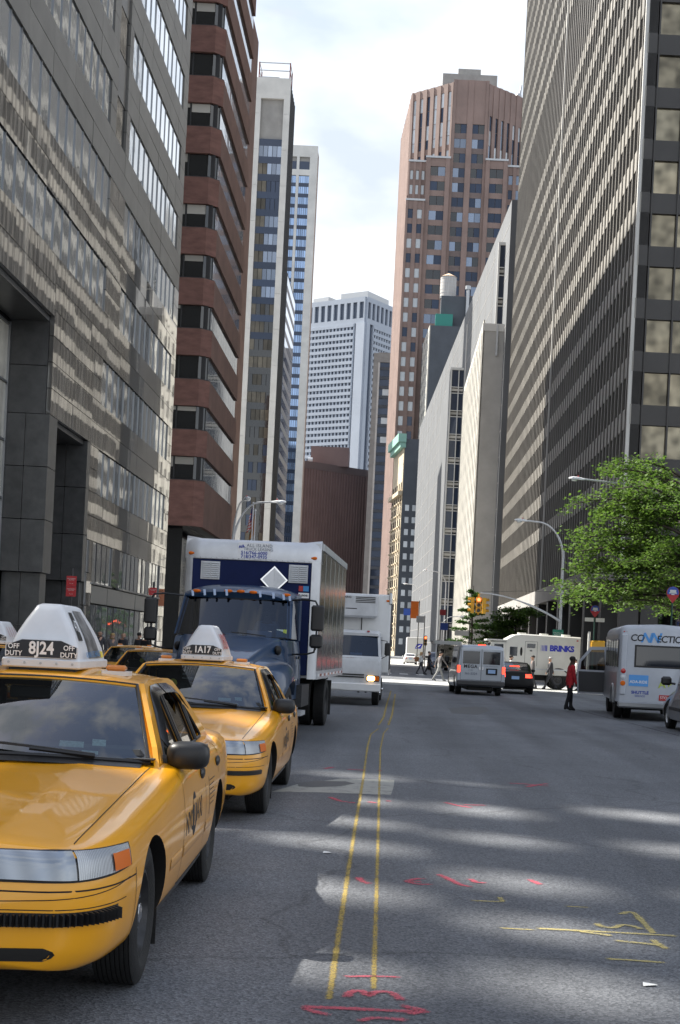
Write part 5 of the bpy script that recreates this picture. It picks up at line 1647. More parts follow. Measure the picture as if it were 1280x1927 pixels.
def roof_sign(t, code, ad):
    y0, z0 = 2.66, 1.448
    L, hb = .92, .055
    e = MB().use('white_plastic'); e.bevbox(-.235, .235, y0, y0 + L, z0, z0 + hb, .02, .008)
    for k in range(5): e.use('metal_grey').cyl((-.19 + .095 * k, y0 - .004, z0 + .028), (-.19 + .095 * k, y0 + .002, z0 + .028), .008, n=6)
    s = e.build('roof_sign', t, 40)
    MB().use('black_trim').box(-.20, .20, y0 + .05, y0 + L - .05, z0 - .05, z0).build('sign_mount', s)
    # tent shaped hood, rounded
    rings = []
    for i, (f, wx, ya, yb) in enumerate(((0, .222, .03, L - .02), (.22, .205, .05, L - .04), (.45, .175, .075, L - .075), (.68, .135, .105, L - .115), (.86, .10, .135, L - .15), (.96, .080, .16, L - .175), (1.0, .055, .19, L - .20))):
        z = z0 + hb + .335 * f; r = .045 if i < 5 else .03
        ring = []
        for cx, cy, a0 in ((wx - r, y0 + yb - r, 0), (-wx + r, y0 + yb - r, 90), (-wx + r, y0 + ya + r, 180), (wx - r, y0 + ya + r, 270)):
            for k in range(4):
                a = R(a0 + 30 * k); ring.append((cx + r * math.cos(a), cy + r * math.sin(a), z))
        rings.append(ring)
    mb = MB().use('white_plastic'); mb.loft(rings); hd = mb.build('sign_hood', s, 50)
    # number plate: black board with arched top
    mb = MB().use('white_plastic'); arc = [(-.215, z0 + hb + .004), (.215, z0 + hb + .004), (.215, z0 + hb + .075), (.12, z0 + hb + .115), (-.12, z0 + hb + .115), (-.215, z0 + hb + .075)]
    mb.prism(arc, 'y', y0 + .010, y0 + .026); pl = mb.build('number_board', s)
    mb = MB().use('plate_black'); a2 = [(x * .97, z0 + hb + .06 + (z - z0 - hb - .06) * .92) for x, z in arc]
    mb.prism(a2, 'y', y0 + .006, y0 + .012); mb.build('number_face', pl)
    yf = y0 + .004
    text_on('number_lettering', pl, code, .105, 'letter_white', (0, yf, z0 + hb + .06), (1, 0, 0), (0, 0, 1), bold=.0028, sx=.82)
    for sx_ in (-1, 1):
        text_on('off_duty_lettering', pl, 'OFF\nDUTY', .042, 'letter_white', (sx_ * .165, yf, z0 + hb + .047 + .0), (1, 0, 0), (0, 0, 1), bold=.0008, sx=.92)
    # advertisement on the sides, lying on the sloping hood
    def on_side(sg, v, f):     # v along 0..1, f up 0..1
        k = pch([0, .22, .45, .68, .86, .96], [.222, .205, .175, .135, .10, .080], f)
        ya = pch([0, .45, .86], [.09, .13, .20], f); yb = pch([0, .45, .86], [L - .07, L - .13, L - .21], f)
        return Vector((sg * (k + .004), y0 + ya + (yb - ya) * v, z0 + hb + .335 * f))
    for sg in (1, -1):
        def quad(m, v0, v1, f0, f1, nm, lift=0.0):
            mb = MB().use(m); rows = []
            for j in range(6):
                f = f0 + (f1 - f0) * j / 5
                rows.append([on_side(sg, v0 + (v1 - v0) * i / 4, f) + Vector((sg * lift, 0, 0)) for i in range(5)])
            mb.grid(rows); return mb.build(nm, s)
        if ad == 'portrait':
            a = quad('letter_black', .05, .22, .35, .86, 'ad_panel'); quad('ad_dark', .34, .80, .03, .90, 'ad_panel')
            c = on_side(sg, .135, .60)
            text_on('ad_lettering', s, 'AIT', .125, 'letter_white', c + Vector((sg * .004, 0, 0)), (0, sg, 0), (on_side(sg, .135, .85) - on_side(sg, .135, .4)), sx=.52)
            c = on_side(sg, .44, .10)
            text_on('ad_lettering', s, 'ARMANI EXCHANGE', .055, 'ad_blue', c + Vector((sg * .012, 0, 0)), (0, sg, 0), (on_side(sg, .5, .3) - on_side(sg, .5, .05)))
            quad('ad_yellow', .84, .95, .04, .16, 'ad_panel', .002)
        else:
            for k in range(4):
                c = on_side(sg, .16 + .22 * k, .45)
                text_on('ad_lettering', s, ['LI', 'VE', 'NO', 'W'][k] if ad != 'plain' else 'I', .26, 'ad_red', c + Vector((sg * .006, 0, 0)), (0, sg, 0), (on_side(sg, .5, .7) - on_side(sg, .5, .2)), sx=.5, bold=.004)
    return s

def bumper_pad(t, H, ribbed):
    def fr(phi, z):
        a = R(phi); d = Vector((math.sin(a), -math.cos(a), 0)); c = Vector((.2 if phi > 0 else -.2, .75, z)); return (c + d * 2.0, -d)
    for s in (1, -1):
        mb = MB().use('black_trim')
        if ribbed:
            n = 30
            for k in range(n):
                p0, p1 = 8 + 50 * k / n, 8 + 50 * (k + .72) / n
                a, b = H.hit(*fr(s * p0, .482), .001), H.hit(*fr(s * p1, .482), .001)
                c, d = H.hit(*fr(s * p0, .482), .030), H.hit(*fr(s * (p0 + p1) / 2, .482), .034)
                up = Vector((0, 0, .026)); m_ = H.hit(*fr(s * (p0 + p1) / 2, .482), .036)
                mb.add([a - up, b - up, b + up, a + up, m_ - up, m_ + up * .8], [(0, 1, 4), (3, 5, 2), (0, 4, 5, 3), (4, 1, 2, 5), (0, 3, 2, 1)])
            H.line(mb, [fr(s * (8 + 51 * k / 24), .482) for k in range(25)], .058, .004)
        else:
            rows = []
            for z, off in ((.445, .001), (.45, .014), (.485, .016), (.49, .001)):
                rows.append([H.hit(*fr(s * (2 + 56 * k / 24), z), off) for k in range(25)])
            mb.grid(rows)
        mb.build('bumper_pad', t, 30)

TAXI, TAXI_HULL = taxi_proto()
def place_taxi(x, y, label, code, ad, ribbed, first=False, rz=0.0, sign=True):
    t = TAXI if first else copy_tree(TAXI_PLAIN)
    t.location = (x, y, 0); t.rotation_euler = (0, 0, rz)
    tag(t, label, 'taxi', 'yellow cabs waiting in the street')
    bumper_pad(t, TAXI_HULL, ribbed)
    if sign: roof_sign(t, code, ad)
    return t
TAXI_PLAIN = copy_tree(TAXI)
place_taxi(-2.015, 5.60, 'yellow taxi in front with roof number 8J24 and ribbed bumper strip', '8J24', 'portrait', True, True, rz=0.021)
place_taxi(-2.04, 12.55, 'yellow taxi with roof number 1A17 behind the 8J24 cab', '1A17', 'red', False)
place_taxi(-7.3, 37.0, 'far yellow taxi half hidden behind the 8J24 roof sign', '7H51', 'plain', False, sign=False)
place_taxi(-4.95, 27.0, 'yellow taxi glimpsed between the 1A17 cab and the far cab', '3F62', 'plain', False, sign=False)
place_taxi(-6.75, 21.0, 'yellow taxi showing only its roof sign at the picture edge', '1B83', 'plain', False)
drop(TAXI_PLAIN)
# ------------------------------------------------------------------ navy box truck
mat('navy_paint', (0.016, 0.046, 0.105), 0.32, coat=0.5, spec=0.4, vary=0.1, vscale=2)
mat('navy_panel', (0.010, 0.018, 0.075), 0.6, spec=0.15, vary=0.15, vscale=2)
mat('box_alu', (0.62, 0.63, 0.65), 0.38, metal=0.55, vary=0.12, vscale=2.5)
mat('box_side', (0.22, 0.225, 0.22), 0.14, metal=0.9, vary=0.1, vscale=1.5, bump=0.06, bscale=2.5, bdist=0.05)
mat('dark_grey_plastic', (0.05, 0.05, 0.052), 0.6)
mat('tape', (0.42, 0.52, 0.70), 0.6)
mat('dirty_white', (0.58, 0.59, 0.60), 0.55, vary=0.15, vscale=2)
mat('lamp_on', (1, .8, .5), 0.3, emit=(1.0, 0.62, 0.25), estr=3.0)
glass_mat('glass_truck', (0.16, 0.22, 0.32), 1.0, 1.75)
mat('dark_glass', (0.012, 0.014, 0.018), 0.05, spec=0.8, ior=1.6)
mat('plate_white', (0.72, 0.72, 0.70), 0.5)
mat('plate_blue', (0.30, 0.45, 0.70), 0.5)
mat('letter_blue', (0.03, 0.06, 0.35), 0.5)
mat('letter_grey', (0.16, 0.18, 0.22), 0.5)
mat('paper_green', (0.45, 0.55, 0.10), 0.7)

def box_truck():
    t = empty('box_truck', (-2.82, 21.9, 0), R(-2.6), label='navy blue box truck with bonneted cab behind the taxis', cat='truck')
    # cargo box
    y0, y1, hw, zb, zt = 4.15, 10.5, 1.29, 1.06, 3.62
    mb = MB().use('box_alu'); mb.box(-hw + .02, hw - .02, y0 + .10, y1, zb, zt - .02)
    box = mb.build('cargo_box', t)
    MB().use('navy_panel').box(-hw + .14, hw - .14, y0 + .02, y0 + .099, zb + .05, zt - .40).build('front_panel', box)
    # corner posts, rounded
    for s in (1, -1):
        mb = MB().use('box_alu'); P = []
        for k in range(7):
            a = R(90 * k / 6); P.append((s * (hw - .16 + .16 * math.sin(a)), y0 + .16 - .16 * math.cos(a)))
        P += [(s * (hw - .14), y0 + .20)]
        mb.prism(P, 'z', zb - .02, zt - .36); mb.build('corner_post', box, 30)
    # top cap: sloping nose with turned-up corners
    rings = []
    for x in [-hw, -hw + .05, -hw + .16, -hw + .30, 0, hw - .30, hw - .16, hw - .05, hw]:
        e = max(0, (abs(x) - (hw - .30)) / .30)
        yy = y0 + .10 * e ** 2
        rings.append([(x, yy - .01, zt - .39 - .0 * e), (x, yy - .015, zt - .25), (x, yy + .03, zt - .07), (x, yy + .10, zt - .01 + .05 * e), (x, y0 + .55, zt + .0), (x, y0 + .55, zt - .39)])
    mb = MB().use('box_alu'); mb.loft(rings); cap = mb.build('top_cap', box, 35)
    mb = MB().use('metal_grey')
    for k in range(22): mb.ball((-hw + .2 + (2 * hw - .4) * k / 21, y0 - .014, zt - .372), .010, n=6, m=4)
    for s in (1, -1):
        for k in range(18): mb.ball((s * (hw - .15), y0 + .012, zb + .15 + .12 * k), .009, n=6, m=4)
    mb.build('rivets', box)
    tag(box.children[-1], kind='stuff')
    for s in (1, -1):
        mb = MB().use('amber'); mb.bevbox(s * (hw - .13) - .06, s * (hw - .13) + .06, y0 - .0, y0 + .06, zt - .33, zt - .27, .02); mb.build('marker_lamp', box, 40)
    # side panels, seen obliquely
    n = 6; L = (y1 - y0 - .2) / n
    for s in (1, -1):
        for k in range(n):
            a = y0 + .2 + L * k
            o = MB().use('box_side').box(s * (hw - .03), s * hw, a + .006, a + L - .006, zb + .14, zt - .12).build('side_panel', box)
            MB().use('box_side').box(s * hw, s * (hw + .006), a - .015, a + .015, zb + .14, zt - .12).build('side_post', box)
        MB().use('box_alu').box(s * (hw - .03), s * (hw + .02), y0 + .15, y1, zb - .02, zb + .139).build('bottom_rail', box)
        MB().use('box_alu').box(s * (hw - .03), s * (hw + .015), y0 + .5, y1, zt - .119, zt + .01).build('top_rail', box)
        mb = MB()
        for k in range(14):
            mb.use('red_lens' if k % 2 else 'letter_white'); a = y0 + .3 + .43 * k; mb.box(s * (hw + .02), s * (hw + .024), a, a + .28, zb + .03, zb + .08)
        mb.build('reflective_tape', box)
    # vents on the front
    for x in (-.95, .72):
        mb = MB().use('dirty_white'); mb.box(x - .02, x + .34, y0 - .002, y0 + .02, zt - .78, zt - .44)
        v = mb.build('vent', box)
        for c in range(2):
            for k in range(8):
                q = MB().use('dirty_white'); a, zz = x + .015 + .165 * c, zt - .75 + .038 * k
                q.add([(a, y0 - .002, zz), (a + .14, y0 - .002, zz), (a + .14, y0 - .022, zz + .008), (a, y0 - .022, zz + .008), (a, y0 - .002, zz + .03), (a + .14, y0 - .002, zz + .03)], [(0, 1, 2, 3), (3, 2, 5, 4), (0, 3, 4), (1, 5, 2)])
                q.build('louvre', v)
    # diamond placard holder
    c = (.43, zt - .74); d = .26
    mb = MB().use('chrome'); mb.prism([(c[0], c[1] - d), (c[0] + d, c[1]), (c[0], c[1] + d), (c[0] - d, c[1])], 'y', y0 - .02, y0 + .015); pl = mb.build('placard_holder', box)
    mb = MB().use('letter_white'); mb.prism([(c[0], c[1] - d * .86), (c[0] + d * .86, c[1]), (c[0], c[1] + d * .86), (c[0] - d * .86, c[1])], 'y', y0 - .026, y0 - .021); mb.build('placard', pl)
    MB().use('box_alu').prism([(c[0], c[1] - d * .86), (c[0] + d * .86, c[1]), (c[0], c[1] + d * .86)], 'y', y0 - .030, y0 - .0265).build('placard', pl)
    # lettering
    MB().use('letter_white').box(-.28, .34, y0 - .02, y0 - .008, zt - .36, zt - .06).build('sign_sheet', box)
    ry, up = (1, 0, 0), (0, 0, 1)
    text_on('sign_lettering', box, 'ALL ISLAND', .085, 'letter_grey', (.13, y0 - .026, zt - .115), ry, up, spacing=1.1)
    text_on('sign_lettering', box, 'TRUCK LEASING', .075, 'letter_grey', (.11, y0 - .026, zt - .185), ry, up)
    text_on('sign_lettering', box, '516/766-6000', .085, 'letter_blue', (.03, y0 - .026, zt - .255), ry, up, bold=.002, spacing=1.05)
    text_on('sign_lettering', box, '718/347-0935', .085, 'letter_blue', (.03, y0 - .026, zt - .325), ry, up, bold=.002, spacing=1.05)
    text_on('sign_lettering', box, 'ALIL', .06, 'letter_blue', (-.21, y0 - .026, zt - .14), (1, 0, .25), (-.25, 0, 1), bold=.004)
    MB().use('ad_red').box(.90, .98, y0 + .008, y0 + .019, zt - .93, zt - .83).build('sticker', box)
    MB().use('ad_blue').box(.985, 1.09, y0 + .008, y0 + .019, zt - .93, zt - .83).build('sticker', box)
    MB().use('letter_white').box(.90, 1.10, y0 + .008, y0 + .019, zt - 1.06, zt - .96).build('sticker', box)
    text_on('sticker_lettering', box, 'T-84081', .055, 'letter_black', (1.0, y0 + .005, zt - 1.01), ry, up, bold=.001)
    # frame, tanks
    MB().use('gap_dark').box(-.55, .55, .6, y1 - .1, .55, zb - .02).build('chassis', t)
    MB().use('steel_rim').box(.55, 1.15, 3.2, 4.5, .55, .95).build('tool_box', t)
    MB().use('box_alu').box(.75, 1.22, 2.55, 3.3, .42, .50).build('step', t)
    MB().use('rubber').box(.55, 1.25, 8.25, 8.28, .2, .95).build('mud_flap', t)
    MB().use('rubber').box(-1.25, -.55, 8.25, 8.28, .2, .95).build('mud_flap', t)
    # ---- cab
    cab = MB().use('navy_paint')
    def cs(y, w, z0, z1, r, wt):
        P = [(0, z0), (w, z0)]
        P += [(w, z0 + (z1 - z0) * .3), (w, z0 + (z1 - z0) * .55)]
        for k in range(6):
            a = R(90 * k / 5); P.append((wt - r + r * math.cos(a), z1 - r + r * math.sin(a)))
        P.append((0, z1 + .03))
        return [(x, y, z) for x, z in P] + [(-x, y, z) for x, z in reversed(P[1:-1])]
    # rear cab shell below the glass and behind the doors
    cab.loft([cs(2.05, 1.02, .72, 1.74, .06, .98), cs(2.2, 1.05, .70, 1.76, .05, 1.0), cs(3.75, 1.05, .70, 1.76, .05, 1.0)])
    cb = cab.build('cab', t, 35)
    # hood: sloping, narrowing to the grille
    hood = MB().use('navy_paint')
    hood.loft([cs(.16, .52, 1.02, 1.26, .05, .50), cs(.22, .60, .98, 1.33, .10, .58), cs(.5, .68, .95, 1.43, .12, .64), cs(1.2, .80, .90, 1.60, .12, .74), cs(1.8, .92, .90, 1.72, .12, .84), cs(2.10, .98, .9, 1.77, .10, .90)])
    hd = hood.build('hood', t, 40)
    for s in (1, -1):
        f = MB().use('navy_paint')
        rings = []
        for (y, xi, xo, z0, z1) in ((.18, .48, .80, .80, 1.14), (.30, .48, 1.0, .74, 1.24), (.6, .5, 1.14, .80, 1.36), (1.0, .55, 1.19, 1.02, 1.44), (1.5, .6, 1.19, 1.08, 1.45), (1.95, .7, 1.17, 1.02, 1.38), (2.25, .8, 1.12, .80, 1.22)):
            ring = []
            for k in range(9):
                a = R(90 - 90 * k / 8); ring.append((s * (xi + (xo - xi) * math.cos(a) ** .7 if k else xi), y, z0 + (z1 - z0) * math.sin(a) ** .7 if k < 8 else z0))
            ring += [(s * xi, y, z0)]
            rings.append(ring)
        f.loft(rings); f.build('wing', t, 45)
        # headlight
        mb = MB().use('gap_dark'); mb.ball((s * .85, .27, 1.03), .19, .10, .105, 16, 8); lamp = mb.build('headlight', t, 50)
        MB().use('lamp_lens').ball((s * .855, .245, 1.03), .175, .10, .09, 16, 8).build('lens', lamp, 60)
        # hood vent
        mb = MB().use('gap_dark'); mb.ball((s * .86, 1.78, 1.565), .06, .20, .085, 12, 8); mb.build('hood_vent', hd, 50)
    # grille and bumper
    mb = MB().use('chrome'); mb.bevbox(-.56, .56, .10, .24, .84, 1.30, .05, .03); gr = mb.build('grille', t, 40)
    for k in range(6): MB().use('gap_dark').box(-.48, .48, .085, .12, .88 + .065 * k, .915 + .065 * k).build('grille_slot', gr)
    mb = MB().use('dark_grey_plastic'); mb.bevbox(-1.17, 1.17, .0, .34, .42, .80, .10, .05); mb.build('bumper', t, 40)
    # cab upper: windscreen, pillars, roof
    wb = lambda u: (1.0 * u, 2.10 + .10 * u * u, 1.775); wt = lambda u: (.92 * u, 2.62 + .08 * u * u, 2.50)
    rows = [[Vector(wb(-1 + i / 6)) + (Vector(wt(-1 + i / 6)) - Vector(wb(-1 + i / 6))) * (j / 5) for i in range(13)] for j in range(6)]
    MB().use('glass_truck').grid(rows).build('windscreen', t, 60)
    rf = MB().use('navy_paint')
    rr = []
    for (y, w, z, r) in ((2.53, .86, 2.555, .05), (2.60, .96, 2.585, .10), (2.8, 1.0, 2.66, .14), (3.3, 1.0, 2.72, .16), (3.75, 1.0, 2.72, .14)):
        ring = []
        for k in range(15):
            u = -1 + k / 7; ring.append((w * u, y + .07 * u * u, z - .10 * abs(u) ** 4 - r * .2 * abs(u) ** 2))
        ring += [(w, y + .07, 2.47), (-w, y + .07, 2.47)]
        rr.append(ring)
    rf.loft(rr); roof = rf.build('cab_roof', t, 45)
    for s in (1, -1):
        q = MB().use('navy_paint'); a, b = Vector(wb(s)), Vector(wt(s))
        q.loft([[a + Vector((-s * .05, -.01, 0)), a + Vector((s * .03, .02, 0)), a + Vector((s * .02, .14, 0)), a + Vector((-s * .04, .1, 0))], [b + Vector((-s * .05, -.01, 0)), b + Vector((s * .05, .02, 0)), b + Vector((s * .04, .14, 0)), b + Vector((-s * .04, .1, 0))]])
        q.build('pillar', t)
        MB().use('navy_paint').prism([(3.45, 1.75), (3.75, 1.75), (3.75, 2.5), (3.42, 2.5)], 'x', s * .93, s * 1.02).build('pillar', t)
        MB().use('dark_glass').add([(s * 1.02, 2.24, 1.77), (s * 1.02, 3.45, 1.77), (s * .97, 3.42, 2.47), (s * .96, 2.74, 2.47)], [(0, 1, 2, 3)]).build('side_window', t)
        mb = MB().use('gap_dark')
        mb.box(s * 1.052, s * 1.056, 2.30, 2.315, .8, 1.75); mb.box(s * 1.052, s * 1.056, 3.40, 3.415, .8, 1.75); mb.build('door_gap', cb)
        MB().use('black_trim').box(s * 1.05, s * 1.08, 3.2, 3.34, 1.42, 1.47).build('door_handle', t)
        # mirrors on bars
        mb = MB().use('black_trim')
        mb.tube([(s * .98, 2.62, 2.46), (s * 1.25, 2.30, 2.47), (s * 1.42, 2.26, 2.45), (s * 1.47, 2.26, 2.36)], .018, 6)
        mb.tube([(s * 1.0, 2.5, 1.50), (s * 1.30, 2.28, 1.52), (s * 1.43, 2.26, 1.56), (s * 1.45, 2.26, 1.66)], .018, 6)
        mb.tube([(s * 1.45, 2.27, 1.6), (s * 1.47, 2.27, 2.36)], .016, 6)
        m = mb.build('mirror_arm', t, 50)
        MB().use('black_trim').bevbox(s * 1.47 - .115, s * 1.47 + .115, 2.20, 2.30, 1.93, 2.38, .04, .03).build('mirror_head', m, 40)
        MB().use('black_trim').bevbox(s * 1.46 - .115, s * 1.46 + .115, 2.19, 2.30, 1.63, 1.87, .05, .04).build('mirror_head', m, 40)
    MB().use('interior_dark').box(-.95, .95, 3.60, 3.72, 1.7, 2.55).build('cab_back_wall', t)
    MB().use('interior_dark').box(-.95, .95, 2.15, 3.7, 1.765, 1.785).build('dashboard', t)
    for x in (-.5, .5): MB().use('interior_seat').bevbox(x - .26, x + .26, 3.2, 3.4, 1.75, 2.3, .05).build('seat', t, 40)
    MB().use('paper_scrap').box(.25, .68, 2.22, 2.30, 1.79, 1.89).build('dashboard_paper', t); MB().use('sticker').box(-.35, .15, 2.25, 2.30, 1.79, 1.82).build('dashboard_paper', t)
    MB().use('sticker').box(.76, .94, 2.26, 2.27, 1.80, 1.93).build('windscreen_sticker', t); MB().use('paper_green').box(.88, .94, 2.25, 2.258, 1.84, 1.93).build('windscreen_sticker', t)
    mb = MB().use('black_trim')
    for a in (-.05, -.75): mb.tube([(a + .65, 2.06, 1.80), (a + .3, 2.08, 1.83), (a + .05, 2.09, 1.84)], .010, 5)
    mb.build('wiper', t)
    for x in (-.80, -.18, .06, .30, .94):
        mb = MB().use('amber'); yy = 2.53 + .07 * x * x; mb.ball((x * .92, yy + .02, 2.575 - .03 * abs(x)), .075, .035, .032, 12, 6); mb.build('marker_lamp', roof, 50)
    for k, x in enumerate((-.90, -.66, -.46, -.22, .44, .70, .90, 1.02)):
        u = x * .90; yy = 2.535 + .07 * x * x
        mb = MB().use('tape'); mb.add([(u - .022, yy - .012, 2.60 - .06 * abs(x) ** 3), (u + .022, yy - .012, 2.60 - .06 * abs(x) ** 3), (u + .04, yy - .045, 2.49 - .04 * abs(x) ** 3), (u + .0, yy - .045, 2.485 - .04 * abs(x) ** 3)], [(0, 1, 2, 3)]); mb.build('tape_strip', roof)
    # wheels
    wf = make_wheel('wheel', .49, .26, 'truck'); wr = make_wheel('wheel', .49, .26, 'truck_dark')
    put_wheel(wf, t, 1.02, 1.35, .49); put_wheel(wf, t, -1.02, 1.35, .49, True)
    for s in (1, -1):
        put_wheel(wr, t, s * 1.10, 7.5, .49, s < 0); put_wheel(wr, t, s * .80, 7.5, .49, s < 0)
    drop(wf); drop(wr)
    MB().use('gap_dark').cyl((-1.0, 7.5, .49), (1.0, 7.5, .49), .09).build('axle', t)
    return t
box_truck()

# ------------------------------------------------------------------ white cab-over refrigerated truck
def reefer_truck():
    t = empty('refrigerated_truck', (-1.16, 40.6, 0), R(-.6), label='white cab-over refrigerated truck with one headlight on, behind the navy truck', cat='truck')
    y0, y1, hw, zb, zt = 1.75, 7.2, 1.18, .95, 3.36
    mb = MB().use('white_paint'); mb.bevbox(-hw, hw, y0, y1, zb, zt, .05, .03); box = mb.build('cargo_box', t, 40)
    for s in (1, -1):
        MB().use('dark_grey_plastic').box(s * (hw + .002), s * (hw + .012), y0 + .12, y1 - .1, zb + .1, zt - .14).build('side_panel', box)
        MB().use('alu').box(s * (hw + .002), s * (hw + .02), y0, y1, zb - .06, zb + .06).build('bottom_rail', box)
        mb = MB().use('amber'); mb.bevbox(s * (hw - .10) - .05, s * (hw - .10) + .05, y0 - .02, y0 + .02, zt - .22, zt - .16, .01); mb.build('marker_lamp', box)
        MB().use('alu').bevbox(s * hw - .07, s * hw + .03, y0 - .03, y0 + .1, zt - .3, zt + .05, .03).build('corner_cap', box, 40)
    mb = MB().use('dirty_white'); mb.bevbox(-1.0, .78, y0 - .42, y0 - .005, 2.62, 3.33, .10, .06); u = mb.build('cooling_unit', t, 40)
    for k in range(4): MB().use('gap_dark').box(.10, .70, y0 - .425, y0 - .41, 3.07 + .05 * k, 3.095 + .05 * k).build('unit_slot', u)
    MB().use('gap_dark').box(-.2, .15, y0 - .425, y0 - .41, 2.87, 2.895).build('unit_slot', u)
    text_on('unit_lettering', u, 'THERMO KING', .085, 'letter_black', (-.32, y0 - .426, 3.22), (1, 0, 0), (0, 0, 1), bold=.002)
    MB().use('letter_black').box(-.75, -.66, y0 - .426, y0 - .42, 3.10, 3.19).build('unit_badge', u)
    MB().use('black_trim').cyl((.3, y0 - .05, 2.2), (.3, y0 - .05, 2.62), .015).build('hose', t)
    # cab
    def cs(y, w, z0, z1, r=.10):
        P = [(0, z0), (w, z0), (w, z0 + (z1 - z0) * .5)]
        for k in range(5):
            a = R(90 * k / 4); P.append((w * (.985 if z1 > 1.5 else 1) - r + r * math.cos(a), z1 - r + r * math.sin(a)))
        P.append((0, z1))
        return [(x, y, z) for x, z in P] + [(-x, y, z) for x, z in reversed(P[1:-1])]
    mb = MB().use('dirty_white')
    mb.loft([cs(.03, .93, .46, 1.30, .04), cs(.10, .97, .44, 1.42, .05), cs(.16, .98, .44, 1.46, .05), cs(1.5, .98, .5, 1.46, .04)])
    cab = mb.build('cab', t, 35)
    mb = MB().use('dirty_white'); mb.loft([cs(.58, .86, 2.06, 2.14, .04), cs(.70, .90, 2.04, 2.20, .08), cs(1.5, .92, 2.04, 2.24, .10)]); mb.build('cab_roof', t, 40)
    wb = lambda u: (.92 * u, .16 + .06 * u * u, 1.455); wt = lambda u: (.86 * u, .60 + .06 * u * u, 2.08)
    MB().use('glass_truck').grid([[Vector(wb(-1 + i / 5)) + (Vector(wt(-1 + i / 5)) - Vector(wb(-1 + i / 5))) * (j / 4) for i in range(11)] for j in range(5)]).build('windscreen', t, 60)
    for s in (1, -1):
        q = MB().use('dirty_white'); a, b = Vector(wb(s)), Vector(wt(s))
        q.loft([[a + Vector((-s * .03, -.01, 0)), a + Vector((s * .05, .0, 0)), a + Vector((s * .05, .1, 0)), a + Vector((-s * .02, .1, 0))], [b + Vector((-s * .03, -.01, 0)), b + Vector((s * .05, 0, 0)), b + Vector((s * .05, .1, 0)), b + Vector((-s * .02, .1, 0))]]); q.build('pillar', t)
        MB().use('dark_glass').add([(s * .965, .35, 1.47), (s * .965, 1.25, 1.47), (s * .92, 1.25, 2.05), (s * .92, .75, 2.05)], [(0, 1, 2, 3)]).build('side_window', t)
        MB().use('dirty_white').prism([(1.25, 1.44), (1.5, 1.44), (1.5, 2.06), (1.25, 2.06)], 'x', s * .90, s * .975).build('pillar', t)
        mb = MB().use('black_trim'); mb.tube([(s * .95, .5, 1.95), (s * 1.12, .3, 1.93), (s * 1.14, .3, 1.5), (s * .97, .35, 1.4)], .013, 5); mb.bevbox(s * 1.14 - .08, s * 1.14 + .08, .27, .33, 1.5, 1.88, .03); mb.build('mirror', t, 40)
        mb = MB().use('gap_dark'); mb.bevbox(s * .76 - .20, s * .76 + .20, -.0, .06, .72, .90, .03); mb.build('lamp_surround', t)
        mb = MB().use('lamp_on' if s > 0 else 'lamp_lens'); mb.bevbox(s * .70 - .11, s * .70 + .11, -.03, .02, .74, .88, .03); mb.build('headlight', t, 40)
        MB().use('amber').bevbox(s * .88 - .06, s * .88 + .06, -.02, .03, .74, .88, .02).build('turn_lamp', t, 40)
        MB().use('red_lens').ball((s * .55, .62, 2.20), .05, .05, .025, 8, 5).build('roof_lamp', t)
    for k in range(2): MB().use('gap_dark').box(-.5, .5, .005, .045, .82 + .07 * k, .855 + .07 * k).build('grille_slot', t)
    MB().use('letter_black').box(-.55, .40, .085, .104, 1.30, 1.40).build('bonnet_badge', t)
    text_on('bonnet_lettering', t, 'ISUZU', .10, 'ad_red', (.08, .08, 1.35), (1, 0, 0), (0, 0, 1), bold=.003)
    mb = MB().use('white_paint'); mb.bevbox(-1.0, 1.0, -.06, .14, .42, .66, .05, .03); mb.build('bumper', t, 40)
    MB().use('plate_white').box(-.45, -.12, -.075, -.062, .47, .62).build('licence_plate', t)
    MB().use('interior_dark').box(-.88, .88, 1.35, 1.45, 1.4, 2.06).build('cab_back_wall', t); MB().use('interior_dark').box(-.9, .9, .2, 1.4, 1.45, 1.47).build('dashboard', t)
    MB().use('paper_scrap').box(.05, .4, .24, .30, 1.475, 1.55).build('dashboard_paper', t)
    for x in (-.45, .45): MB().use('interior_seat').bevbox(x - .22, x + .22, 1.1, 1.25, 1.4, 1.85, .05).build('seat', t, 40)
    MB().use('gap_dark').box(-.5, .5, .3, y1 - .2, .45, zb - .01).build('chassis', t)
    w = make_wheel('wheel', .38, .22, 'truck')
    for s in (1, -1): put_wheel(w, t, s * .84, .95, .38, s < 0); put_wheel(w, t, s * .86, 4.9, .38, s < 0)
    drop(w)
reefer_truck()
# ------------------------------------------------------------------ vans, cars, bus, armoured truck
mat('van_silver', (0.40, 0.43, 0.47), 0.35, metal=0.3, coat=0.6, vary=0.06, vscale=2)
mat('car_black', (0.004, 0.004, 0.005), 0.35, spec=0.2)
mat('bus_white', (0.46, 0.49, 0.54), 0.4, coat=0.3, vary=0.08, vscale=1.5)
mat('bus_side', (0.30, 0.31, 0.32), 0.35, metal=0.4, vary=0.1, vscale=1.0)
mat('armour_white', (0.62, 0.61, 0.57), 0.5, vary=0.08, vscale=1.2)
mat('brand_blue', (0.02, 0.03, 0.42), 0.5)
mat('sky_blue', (0.10, 0.34, 0.75), 0.5)
mat('car_blue', (0.05, 0.075, 0.13), 0.3, coat=0.6)
mat('car_grey', (0.22, 0.22, 0.225), 0.35, metal=0.3, coat=0.5)
mat('postal_white', (0.62, 0.63, 0.63), 0.6)

